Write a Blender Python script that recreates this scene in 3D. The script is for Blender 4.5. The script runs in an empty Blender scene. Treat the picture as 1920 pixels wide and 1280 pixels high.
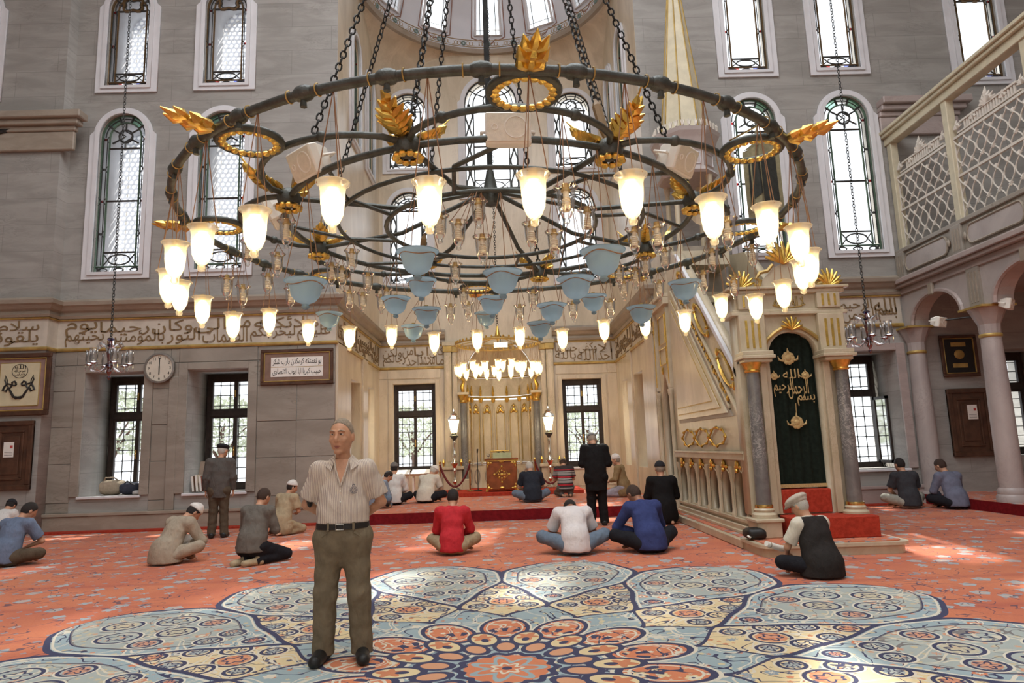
import bpy, bmesh, math, random
import numpy as np
from mathutils import Vector, Matrix
random.seed(7)
S = bpy.context.scene
COL = S.collection
PI = math.pi
R_ = math.radians

# ------------------------------------------------------------------ camera
CAM_Z = 1.5
def cam_axes(yaw=0.9, pitch=8.8, roll=1.9):
    y, p, r = R_(yaw), R_(pitch), R_(roll)
    fw = Vector((math.sin(y)*math.cos(p), math.cos(y)*math.cos(p), math.sin(p)))
    rt = Vector((math.cos(y), -math.sin(y), 0)); up = rt.cross(fw)
    return rt*math.cos(r)-up*math.sin(r), up*math.cos(r)+rt*math.sin(r), fw
_rt, _up, _fw = cam_axes()
cd = bpy.data.cameras.new('camera'); cam = bpy.data.objects.new('camera', cd); COL.objects.link(cam)
cd.lens = 24; cd.sensor_width = 36; cd.clip_end = 300
m = Matrix((_rt, _up, -_fw)).transposed().to_4x4(); m.translation = (0, 0, CAM_Z); cam.matrix_world = m
S.camera = cam

# ------------------------------------------------------------------ world, sun, added dome fill, exposure
w = bpy.data.worlds.new('sky'); S.world = w; w.use_nodes = True
bg = w.node_tree.nodes['Background']; bg.inputs[0].default_value = (0.93, 0.965, 1.0, 1); bg.inputs[1].default_value = 1.5
sd = bpy.data.lights.new('sun', 'SUN'); sd.energy = 5.5; sd.angle = R_(1.0); sd.color = (1, .95, .86)
so = bpy.data.objects.new('sun', sd); COL.objects.link(so)
so.rotation_euler = Vector((-.10, -1.0, -1.28)).to_track_quat('-Z', 'Y').to_euler()
dl = bpy.data.lights.new('dome_fill', 'AREA'); dl.shape = 'DISK'; dl.size = 13; dl.energy = 1250; dl.color = (.96, .97, 1.0)  # unseen area fill light, added in place of daylight from the dome windows
do = bpy.data.objects.new('dome_fill', dl); COL.objects.link(do); do.location = (0, 4.5, 16.2)
S.view_settings.view_transform = 'Standard'; S.view_settings.look = 'None'; S.view_settings.gamma = 1
S.view_settings.exposure = 0.34; S.view_settings.use_curve_mapping = False

# ------------------------------------------------------------------ mesh helpers
def link(name, data, parent=None, mat=None):
    o = bpy.data.objects.new(name, data); COL.objects.link(o)
    if mat is not None and data is not None and len(data.materials) == 0: data.materials.append(mat)
    if parent is not None: o.parent = parent
    return o
def tag(o, label=None, cat=None, group=None, kind=None):
    if label: o['label'] = label
    if cat: o['category'] = cat
    if group: o['group'] = group
    if kind: o['kind'] = kind
    return o
def thing(name, label, cat, loc=(0, 0, 0), rz=0, group=None):
    o = link(name, None); o.location = loc; o.rotation_euler = (0, 0, rz); o.empty_display_size = .1
    return tag(o, label, cat, group)
def struct(o, label=None):
    o['kind'] = 'structure'
    if label: o['label'] = label
    return o
def copy_tree(o, parent=None):
    c = o.copy(); COL.objects.link(c); c.parent = parent
    for ch in list(o.children): copy_tree(ch, c)
    return c

class MB:
    def __init__(s): s.v = []; s.f = []
    def add(s, vs, fs):
        n = len(s.v); s.v += [tuple(a) for a in vs]; s.f += [tuple(i+n for i in f) for f in fs]; return s
    def box(s, c, d, rz=0, M=None):
        x, y, z = d[0]/2, d[1]/2, d[2]/2
        vs = [Vector((a*x, b*y, e*z)) for e in (-1, 1) for b in (-1, 1) for a in (-1, 1)]
        if rz: q = Matrix.Rotation(rz, 3, 'Z'); vs = [q@v for v in vs]
        if M is not None: vs = [M@v for v in vs]
        vs = [v+Vector(c) for v in vs]
        return s.add(vs, [(0, 2, 3, 1), (4, 5, 7, 6), (0, 1, 5, 4), (2, 6, 7, 3), (0, 4, 6, 2), (1, 3, 7, 5)])
    def bb(s, a, b):
        return s.box([(a[i]+b[i])/2 for i in range(3)], [abs(b[i]-a[i]) for i in range(3)])
    def tube(s, path, r, n=8, cap=True, closed=False):
        P = [Vector(p) for p in path]; N = len(P)
        rr = r if isinstance(r, (list, tuple)) else [r]*N
        vs = []; up = None
        for i, p in enumerate(P):
            if closed: t = P[(i+1) % N]-P[i-1]
            else: t = P[min(i+1, N-1)]-P[max(i-1, 0)]
            t = t.normalized() if t.length > 1e-9 else Vector((0, 0, 1))
            if up is None:
                up = Vector((0, 0, 1)) if abs(t.z) < .9 else Vector((1, 0, 0))
            a = t.cross(up)
            a = a.normalized() if a.length > 1e-6 else t.orthogonal().normalized()
            b = a.cross(t).normalized(); up = b
            for k in range(n):
                q = 2*PI*k/n; vs.append(p+(a*math.cos(q)+b*math.sin(q))*rr[i])
        fs = []
        for i in range(N if closed else N-1):
            j = (i+1) % N
            for k in range(n):
                l = (k+1) % n; fs.append((i*n+k, j*n+k, j*n+l, i*n+l))
        if cap and not closed:
            fs.append(tuple(range(n))); fs.append(tuple(reversed(range((N-1)*n, N*n))))
        return s.add(vs, fs)
    def cyl(s, p0, p1, r0, r1=None, n=12):
        return s.tube([p0, p1], [r0, r0 if r1 is None else r1], n)
    def lathe(s, prof, n=16, c=(0, 0, 0), a0=0, a1=2*PI, cap=True):
        full = abs(a1-a0) > 2*PI-1e-6; m_ = n if full else n+1
        vs = []; fs = []
        for r, z in prof:
            for k in range(m_):
                q = a0+(a1-a0)*k/n; vs.append((c[0]+r*math.cos(q), c[1]+r*math.sin(q), c[2]+z))
        for i in range(len(prof)-1):
            for k in range(n):
                l = (k+1) % m_; fs.append((i*m_+k, i*m_+l, (i+1)*m_+l, (i+1)*m_+k))
        if cap and full:
            if prof[0][0] > 1e-4: fs.append(tuple(reversed(range(m_))))
            if prof[-1][0] > 1e-4: fs.append(tuple(range((len(prof)-1)*m_, len(prof)*m_)))
        return s.add(vs, fs)
    def ball(s, c, r, n=10, sc=(1, 1, 1)):
        h = max(4, n//2); pr = [(max(1e-5, math.sin(PI*i/h)), -math.cos(PI*i/h)) for i in range(h+1)]
        k = len(s.v); s.lathe(pr, n, cap=False)
        s.v[k:] = [(c[0]+x*r*sc[0], c[1]+y*r*sc[1], c[2]+z*r*sc[2]) for x, y, z in s.v[k:]]
        return s
    def prism(s, poly, a, b, axis='y'):
        n = len(poly)
        f = {'y': lambda u, v, w_: (u, w_, v), 'x': lambda u, v, w_: (w_, u, v), 'z': lambda u, v, w_: (u, v, w_)}[axis]
        vs = [f(u, v, a) for u, v in poly]+[f(u, v, b) for u, v in poly]
        fs = [tuple(range(n)), tuple(reversed(range(n, 2*n)))]+[(i, i+n, (i+1) % n+n, (i+1) % n) for i in range(n)]
        return s.add(vs, fs)
    def mesh(s, name, smooth=False, bevel=0):
        me = bpy.data.meshes.new(name); me.from_pydata(s.v, [], s.f)
        bm = bmesh.new(); bm.from_mesh(me)
        bmesh.ops.recalc_face_normals(bm, faces=bm.faces)
        if bevel: bmesh.ops.bevel(bm, geom=[e for e in bm.edges if e.is_manifold and e.calc_face_angle(0) > .6], offset=bevel, segments=1, affect='EDGES')
        bm.to_mesh(me); bm.free()
        if smooth:
            me.shade_smooth()
            try: me.set_sharp_from_angle(angle=R_(45))
            except Exception: pass
        return me
    def build(s, name, mat, parent=None, smooth=False, bevel=0):
        return link(name, s.mesh(name, smooth, bevel), parent, mat)

def slab(name, outer, holes, t, fmap, mat, parent=None):
    """flat plate with holes: 2-D fill, thickness t; fmap(u,v,w) with w in 0..t"""
    c = bpy.data.curves.new('tmp', 'CURVE'); c.dimensions = '2D'; c.fill_mode = 'BOTH'; c.extrude = .5
    for pl in [outer]+list(holes):
        sp = c.splines.new('POLY'); sp.points.add(len(pl)-1); sp.use_cyclic_u = True
        for i, (u, v) in enumerate(pl): sp.points[i].co = (u, v, 0, 1)
    o = bpy.data.objects.new('tmp', c); COL.objects.link(o)
    dg = bpy.context.evaluated_depsgraph_get()
    me = bpy.data.meshes.new_from_object(o.evaluated_get(dg)); me.name = name
    bpy.data.objects.remove(o); bpy.data.curves.remove(c)
    for v in me.vertices: v.co = fmap(v.co.x, v.co.y, (v.co.z+.5)*t)
    bm = bmesh.new(); bm.from_mesh(me); bmesh.ops.remove_doubles(bm, verts=bm.verts, dist=1e-5)
    bmesh.ops.recalc_face_normals(bm, faces=bm.faces); bm.to_mesh(me); bm.free()
    me.materials.clear()
    return link(name, me, parent, mat)
def XZ(y0): return lambda u, v, w_: (u, y0+w_, v)
def YZ(x0): return lambda u, v, w_: (x0+w_, u, v)
def rect(a, b, c, d): return [(a, b), (c, b), (c, d), (a, d)]
def arch(cx, z0, hw, zs, n=16, hr=None):
    hr = hr or hw
    return [(cx-hw, z0), (cx+hw, z0)]+[(cx+hr*math.cos(PI*i/n), zs+hr*math.sin(PI*i/n)) for i in range(n+1)]
def circ(cx, cy, r, n=12, a=0): return [(cx+r*math.cos(a+2*PI*i/n), cy+r*math.sin(a+2*PI*i/n)) for i in range(n)]

# ------------------------------------------------------------------ arabic lettering (presentation forms, laid out visually)
AR = {}
for ch, base, n in [('ا', 0xFE8D, 2), ('ب', 0xFE8F, 4), ('ة', 0xFE93, 2), ('ت', 0xFE95, 4), ('ث', 0xFE99, 4), ('ج', 0xFE9D, 4), ('ح', 0xFEA1, 4), ('خ', 0xFEA5, 4),
                    ('د', 0xFEA9, 2), ('ذ', 0xFEAB, 2), ('ر', 0xFEAD, 2), ('ز', 0xFEAF, 2), ('س', 0xFEB1, 4), ('ش', 0xFEB5, 4), ('ص', 0xFEB9, 4), ('ض', 0xFEBD, 4),
                    ('ط', 0xFEC1, 4), ('ظ', 0xFEC5, 4), ('ع', 0xFEC9, 4), ('غ', 0xFECD, 4), ('ف', 0xFED1, 4), ('ق', 0xFED5, 4), ('ك', 0xFED9, 4), ('ل', 0xFEDD, 4),
                    ('م', 0xFEE1, 4), ('ن', 0xFEE5, 4), ('ه', 0xFEE9, 4), ('و', 0xFEED, 2), ('ى', 0xFEEF, 2), ('ي', 0xFEF1, 4), ('ئ', 0xFE89, 4), ('ؤ', 0xFE85, 2)]:
    AR[ch] = (base, n)
def shape_ar(t):
    out = []
    for wd in t.split(' '):
        g = []; i = 0; join = False
        while i < len(wd):
            c = wd[i]; base, n = AR[c]
            if c == 'ل' and i+1 < len(wd) and wd[i+1] == 'ا':
                g.append(chr(0xFEFC if join else 0xFEFB)); i += 2; join = False; continue
            nxt = i+1 < len(wd)
            dual = n == 4
            if dual and nxt: k = 3 if join else 2
            else: k = 1 if join else 0
            g.append(chr(base+k)); join = dual and nxt; i += 1
        out.append(''.join(reversed(g)))
    return ' '.join(reversed(out))
def text_mesh(name, txt, arabic=True, depth=0.0, res=2):
    c = bpy.data.curves.new('tmp', 'FONT'); c.body = shape_ar(txt) if arabic else txt
    c.resolution_u = res; c.extrude = depth/2
    o = bpy.data.objects.new('tmp', c); COL.objects.link(o)
    dg = bpy.context.evaluated_depsgraph_get()
    me = bpy.data.meshes.new_from_object(o.evaluated_get(dg)); me.name = name
    bpy.data.objects.remove(o); bpy.data.curves.remove(c)
    me.materials.clear()
    co = np.array([v.co[:] for v in me.vertices])
    return me, co.min(0), co.max(0)
def text_fit(name, txt, u0, v0, u1, v1, fmap, mat, parent=None, arabic=True, depth=.012, keep=False):
    """fit lettering into the rectangle; fmap(u,v,w)"""
    me, a, b = text_mesh(name, txt, arabic, depth)
    su = (u1-u0)/(b[0]-a[0]); sv = (v1-v0)/(b[1]-a[1])
    if keep: su = sv = min(su, sv)
    cu, cv = (u0+u1)/2, (v0+v1)/2
    for v in me.vertices:
        v.co = fmap(cu+(v.co.x-(a[0]+b[0])/2)*su, cv+(v.co.y-(a[1]+b[1])/2)*sv, v.co.z)
    return link(name, me, parent, mat)
# ------------------------------------------------------------------ materials (all procedural)
class X:
    """socket expression: operators build Math nodes"""
    nt = None
    def __init__(s, so): s.so = so
    @staticmethod
    def m(op, *a, clamp=False):
        n = X.nt.nodes.new('ShaderNodeMath'); n.operation = op; n.use_clamp = clamp
        for i, q in enumerate(a):
            if isinstance(q, X): X.nt.links.new(q.so, n.inputs[i])
            else: n.inputs[i].default_value = q
        return X(n.outputs[0])
    def __add__(s, o): return X.m('ADD', s, o)
    __radd__ = __add__
    def __sub__(s, o): return X.m('SUBTRACT', s, o)
    def __rsub__(s, o): return X.m('SUBTRACT', o, s)
    def __mul__(s, o): return X.m('MULTIPLY', s, o)
    __rmul__ = __mul__
    def __truediv__(s, o): return X.m('DIVIDE', s, o)
    def lt(s, o): return X.m('LESS_THAN', s, o)
    def gt(s, o): return X.m('GREATER_THAN', s, o)
    def abs(s): return X.m('ABSOLUTE', s)
    def sin(s): return X.m('SINE', s)
    def cos(s): return X.m('COSINE', s)
    def fl(s): return X.m('FLOOR', s)
    def fr(s): return X.m('FRACT', s)
    def min(s, o): return X.m('MINIMUM', s, o)
    def max(s, o): return X.m('MAXIMUM', s, o)
    def sq(s): return X.m('SQRT', s)
    def pm(s, k): return X.m('FLOORED_MODULO', s, k)
    def ss(s, a, b, c=0., d=1.):
        n = X.nt.nodes.new('ShaderNodeMapRange'); n.interpolation_type = 'SMOOTHSTEP'
        X.nt.links.new(s.so, n.inputs[0])
        for i, q in enumerate((a, b, c, d)): n.inputs[i+1].default_value = q
        return X(n.outputs[0])
def hyp(a, b): return (a*a+b*b).sq()
def mixc(f, a, b):
    n = X.nt.nodes.new('ShaderNodeMix'); n.data_type = 'RGBA'
    if isinstance(f, X): X.nt.links.new(f.so, n.inputs[0])
    else: n.inputs[0].default_value = f
    for i, q in ((6, a), (7, b)):
        if hasattr(q, 'links') or isinstance(q, bpy.types.NodeSocket): X.nt.links.new(q, n.inputs[i])
        else: n.inputs[i].default_value = (*q, 1) if len(q) == 3 else q
    return n.outputs[2]
def start(name):
    mt = bpy.data.materials.new(name); mt.use_nodes = True; nt = mt.node_tree
    X.nt = nt; b = nt.nodes['Principled BSDF']
    return mt, nt, b
def coord(kind='Object'):
    n = X.nt.nodes.new('ShaderNodeTexCoord') if kind != 'World' else X.nt.nodes.new('ShaderNodeNewGeometry')
    return n.outputs['Position'] if kind == 'World' else n.outputs[kind]
def noise(vec, scale, detail=4, rough=.55, dist=0):
    n = X.nt.nodes.new('ShaderNodeTexNoise'); n.inputs['Scale'].default_value = scale; n.inputs['Detail'].default_value = detail
    n.inputs['Roughness'].default_value = rough; n.inputs['Distortion'].default_value = dist
    if vec is not None: X.nt.links.new(vec, n.inputs['Vector'])
    return X(n.outputs[0])
def voro(vec, scale, feat='F1', rnd=1.0):
    n = X.nt.nodes.new('ShaderNodeTexVoronoi'); n.feature = feat; n.inputs['Scale'].default_value = scale
    n.inputs['Randomness'].default_value = rnd
    if vec is not None: X.nt.links.new(vec, n.inputs['Vector'])
    return n
def sep(vec):
    n = X.nt.nodes.new('ShaderNodeSeparateXYZ'); X.nt.links.new(vec, n.inputs[0]); return X(n.outputs[0]), X(n.outputs[1]), X(n.outputs[2])
def comb(x, y, z=0.):
    n = X.nt.nodes.new('ShaderNodeCombineXYZ')
    for i, q in enumerate((x, y, z)):
        if isinstance(q, X): X.nt.links.new(q.so, n.inputs[i])
        else: n.inputs[i].default_value = q
    return n.outputs[0]
def bump(h, b, strength=.3, dist=.02):
    n = X.nt.nodes.new('ShaderNodeBump'); n.inputs['Strength'].default_value = strength; n.inputs['Distance'].default_value = dist
    X.nt.links.new(h.so, n.inputs['Height']); X.nt.links.new(n.outputs[0], b.inputs['Normal'])
def mat(name, c, rough=.6, metal=0., var=.18, scale=6., bs=.15, spec=.4, c2=None, co='Object', bscale=None, bdist=.01):
    mt, nt, b = start(name); v = coord(co)
    n = noise(v, scale); d = c2 or tuple(q*(1-var) for q in c)
    nt.links.new(mixc(n.ss(.3, .7), c, d), b.inputs['Base Color'])
    b.inputs['Roughness'].default_value = rough; b.inputs['Metallic'].default_value = metal
    b.inputs['Specular IOR Level'].default_value = spec
    if bs: bump(noise(v, bscale or scale*5), b, bs, bdist)
    return mt
def marble(name, c, c2, vein, scale=1.2, rough=.42, vamt=.5, stretch=(1, 1, 3.2), joint=None, jdark=.6):
    mt, nt, b = start(name); p = coord('World'); x, y, z = sep(p)
    q = comb(x*stretch[0], y*stretch[1], z*stretch[2])
    n1 = noise(q, scale, 6, .6, .8); n2 = noise(q, scale*3.1, 5, .6, 1.5); n3 = noise(p, 9, 4, .7)
    col = mixc(n1.ss(.32, .68), c, c2)
    v = (n2-.5).abs().ss(0., .045, 1, 0)*noise(p, 1.3).ss(.45, .7)*vamt
    col = mixc(v, col, vein)
    col = mixc(n3.ss(.55, .8)*.18, col, tuple(k*.6 for k in c))
    if joint:
        jw, jh = joint; row = (z/jh).fl(); fz = (z/jh).fr(); fx = ((x+y)/jw+row*.5).fr()
        j = (fz*jh).min((1.-fz)*jh).min((fx*jw).min((1.-fx)*jw)).lt(.007)
        cid = ((((x+y)/jw+row*.5).fl()*12.98+row*78.23).sin()*43758.5).fr()
        col = mixc(cid.ss(0, 1)*.16, col, tuple(k*.7 for k in c2)); col = mixc(j*jdark, col, tuple(k*.42 for k in c2))
    nt.links.new(col, b.inputs['Base Color']); b.inputs['Roughness'].default_value = rough
    bump(n3, b, .12, .01)
    return mt
def emis(name, c, st):
    mt, nt, b = start(name); b.inputs['Base Color'].default_value = (*c, 1)
    n = noise(coord(), 8); nt.links.new(mixc(n.ss(.2, .8), c, tuple(q*.93 for q in c)), b.inputs['Emission Color'])
    b.inputs['Emission Strength'].default_value = st; return mt
def glass(name, tint=(1, 1, 1), refl=.10, cloudy=0., rough=.05, ccol=(1, 1, 1)):
    mt, nt, b = start(name); nt.nodes.remove(b); out = nt.nodes['Material Output']
    t = nt.nodes.new('ShaderNodeBsdfTransparent'); g = nt.nodes.new('ShaderNodeBsdfGlossy'); g.inputs['Roughness'].default_value = rough
    n = noise(coord(), 7.)
    nt.links.new(mixc(n.ss(.3, .7), tint, tuple(q*.95 for q in tint)), t.inputs[0])
    lw = nt.nodes.new('ShaderNodeLayerWeight'); lw.inputs[0].default_value = .35
    f = X(lw.outputs['Fresnel'])*.75+refl
    mx = nt.nodes.new('ShaderNodeMixShader'); nt.links.new(X.m('MINIMUM', f, .9).so, mx.inputs[0])
    nt.links.new(t.outputs[0], mx.inputs[1]); nt.links.new(g.outputs[0], mx.inputs[2]); last = mx
    if cloudy:
        tr = nt.nodes.new('ShaderNodeBsdfTranslucent'); tr.inputs[0].default_value = (*ccol, 1)
        df = nt.nodes.new('ShaderNodeBsdfDiffuse'); df.inputs[0].default_value = (*ccol, 1)
        ad = nt.nodes.new('ShaderNodeMixShader'); ad.inputs[0].default_value = .5
        nt.links.new(tr.outputs[0], ad.inputs[1]); nt.links.new(df.outputs[0], ad.inputs[2])
        m2 = nt.nodes.new('ShaderNodeMixShader'); m2.inputs[0].default_value = cloudy
        nt.links.new(mx.outputs[0], m2.inputs[1]); nt.links.new(ad.outputs[0], m2.inputs[2]); last = m2
    nt.links.new(last.outputs[0], out.inputs[0]); return mt
def fabric(name, c, var=.2, rough=.9, stripes=None, bands=None):
    mt, nt, b = start(name); o = coord(); x, y, z = sep(o)
    n = noise(o, 14, 5); col = mixc(n.ss(.3, .75), c, tuple(q*(1-var) for q in c))
    if stripes:
        sc, sw, per = stripes; a = x+y*.45
        col = mixc((a/per).fr().lt(sw), col, sc)
    if bands:
        for z0, z1, bc in bands: col = mixc(z.gt(z0)*z.lt(z1), col, bc)
    nt.links.new(col, b.inputs['Base Color']); b.inputs['Roughness'].default_value = rough
    b.inputs['Specular IOR Level'].default_value = .15
    fold = noise(comb(x*2.2, y*2.2, z*.9), 6., 3, .5, 1.2); bump(fold+noise(o, 160, 2)*.06, b, .55, .03)
    return mt

M = {}
M['wall'] = marble('grey_ashlar', (.37, .355, .325), (.28, .268, .242), (.18, .17, .15), .9, .6, .5, (.8, .8, 3.5), (1.9, .62), .35)
M['marble'] = marble('pale_marble_slab', (.34, .305, .255), (.255, .225, .185), (.17, .145, .115), .8, .35, .6, (.7, .7, 2.4))
M['nmarble'] = marble('cream_marble', (.66, .565, .42), (.52, .435, .31), (.40, .31, .20), .8, .3, .5, (2.2, 2.2, .7))
M['pink'] = marble('pinkish_marble', (.43, .35, .32), (.35, .29, .265), (.24, .18, .165), 1.2, .4, .5)
M['mold'] = marble('moulding_stone', (.36, .305, .24), (.29, .245, .19), (.25, .20, .15), 1.5, .5, .5)
M['plaster'] = mat('white_plaster', (.70, .70, .71), .75, var=.08, scale=3, bs=.08)
M['dome'] = mat('dome_plaster', (.66, .67, .70), .8, var=.10, scale=1.2, bs=.08)
M['gold'] = mat('gold_leaf', (.83, .55, .13), .28, .9, var=.3, scale=12, bs=.3)
M['goldline'] = mat('gold_paint', (.55, .38, .12), .45, .35, var=.35, scale=4, bs=.1)
M['letter'] = mat('brown_gilt_lettering', (.26, .17, .08), .5, .15, var=.3, scale=9, bs=.1)
M['ground'] = mat('inscription_ground', (.58, .52, .43), .55, var=.2, scale=3, bs=.06)
M['minbar'] = marble('minbar_marble', (.58, .50, .36), (.46, .39, .26), (.32, .25, .14), 1.6, .35, .5, (2, 1, 1))
M['greymarble'] = marble('grey_column_marble', (.19, .185, .175), (.13, .125, .12), (.42, .40, .37), 3.2, .22, .8, (1, 1, 1))
M['stone'] = marble('column_stone', (.46, .41, .38), (.38, .33, .31), (.28, .24, .22), 1.4, .4, .5, (1, 1, .8))
M['iron'] = mat('dark_iron', (.055, .058, .055), .5, .7, var=.4, scale=20, bs=.2)
M['frameiron'] = mat('grey_green_painted_iron', (.085, .095, .085), .45, .35, var=.45, scale=14, bs=.3, c2=(.05, .055, .045))
M['came'] = mat('lead_came', (.07, .07, .065), .5, .5, var=.3, scale=12, bs=.1)
M['greencame'] = mat('green_edged_came', (.10, .16, .11), .5, .2, var=.3, scale=12, bs=.1)
M['brasscame'] = mat('brown_came', (.16, .10, .045), .45, .4, var=.3, scale=12, bs=.1)
M['darkwood'] = mat('dark_window_wood', (.040, .028, .022), .45, var=.4, scale=9, bs=.15)
M['doorwood'] = mat('brown_door_wood', (.105, .048, .026), .42, var=.45, scale=5, bs=.2)
M['redwood'] = mat('polished_mahogany', (.30, .085, .025), .25, var=.4, scale=4, bs=.1)
M['creamwood'] = mat('cream_painted_wood', (.62, .56, .40), .5, var=.16, scale=5, bs=.12)
M['lattice'] = mat('white_lattice_paint', (.68, .63, .55), .5, var=.1, scale=9, bs=.1)
M['brass'] = mat('brass', (.70, .48, .16), .25, .95, var=.2, scale=15, bs=.1)
M['silver'] = mat('polished_silver', (.72, .68, .60), .14, 1.0, var=.15, scale=12, bs=.05)
M['white'] = mat('white_plastic', (.80, .78, .70), .45, var=.06, scale=8, bs=.05)
M['grille'] = mat('speaker_cloth', (.72, .68, .56), .8, var=.1, scale=40, bs=.3)
M['paper'] = mat('paper', (.80, .77, .70), .8, var=.06, scale=20, bs=.05)
M['ink'] = mat('black_ink', (.022, .02, .018), .6, var=.2, scale=20, bs=0)
M['cord'] = mat('brown_cord', (.33, .19, .10), .7, var=.3, scale=30, bs=0)
M['rope'] = mat('maroon_velvet', (.16, .018, .022), .7, var=.3, scale=30, bs=.2)
M['redcarpet'] = mat('plain_red_carpet', (.46, .055, .030), .95, var=.3, scale=18, bs=.5, spec=.1)
M['riser'] = mat('dark_red_riser', (.20, .012, .016), .9, var=.3, scale=14, bs=.3, spec=.1)
M['curtain'] = mat('dark_green_velvet', (.012, .020, .014), .85, var=.4, scale=20, bs=.3, spec=.15)
M['embroid'] = mat('gold_embroidery', (.62, .45, .20), .5, .25, var=.3, scale=60, bs=.4)
M['banner'] = mat('black_banner_cloth', (.035, .037, .030), .9, var=.3, scale=12, bs=.2)
M['olive'] = mat('olive_banner_border', (.26, .23, .13), .85, var=.25, scale=12, bs=.2)
M['glassclear'] = glass('clear_pane', (.97, .98, 1.0), .03)
M['glassred'] = glass('red_pane', (.75, .10, .10), .03)
M['glassblue'] = glass('blue_pane', (.30, .35, .85), .03)
M['glassamber'] = glass('amber_pane', (.95, .70, .35), .03)
M['glassgreen'] = glass('green_pane', (.45, .8, .6), .03)
M['glasslamp'] = glass('lamp_glass', (.97, .96, .93), .07)
M['crystal'] = glass('cut_crystal', (.92, .93, .95), .18)
M['redglass'] = glass('ruby_glass', (.55, .10, .09), .12)
M['blueglass'] = glass('cobalt_glass', (.25, .28, .5), .15)
M['screen'] = glass('translucent_screen', (.9, .93, .96), .0, .96, .4, (.86, .88, .92))
M['blue'] = glass('sky_blue_opaline', (.5, .62, .68), .05, .93, .1, (.36, .50, .58))
M['bulb'] = emis('lit_bulb', (1.0, .80, .46), 14.)
M['litglass'] = glass('glowing_lamp_glass', (1.0, .97, .88), .05, .30, .05, (1., .93, .75))
M['bulboff'] = mat('unlit_spiral_bulb', (.85, .78, .62), .4, var=.05, scale=10, bs=0)
M['lantern'] = emis('lantern_panel', (1.0, .86, .58), 3.2)
M['leather'] = mat('black_leather', (.015, .014, .013), .45, var=.3, scale=30, bs=.3)
M['skin'] = mat('skin', (.58, .32, .20), .5, var=.2, scale=14, bs=.08, spec=.35)
M['skind'] = mat('tanned_skin', (.36, .17, .10), .5, var=.2, scale=14, bs=.08, spec=.35)
M['lips'] = mat('lips', (.36, .13, .10), .45, var=.1, scale=30, bs=0)
M['eye'] = mat('eye_white', (.72, .68, .64), .3, var=.04, scale=30, bs=0)
M['iris'] = mat('dark_iris', (.03, .02, .015), .2, var=.1, scale=30, bs=0)
M['hairdark'] = mat('dark_hair', (.022, .016, .013), .6, var=.4, scale=90, bs=.6)
M['hairbrown'] = mat('brown_hair', (.06, .032, .02), .6, var=.4, scale=90, bs=.6)
M['hairgrey'] = mat('short_grey_hair', (.40, .33, .25), .65, var=.4, scale=120, bs=.6)
M['hairwhite'] = mat('white_hair', (.62, .58, .50), .65, var=.3, scale=120, bs=.6)

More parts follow.
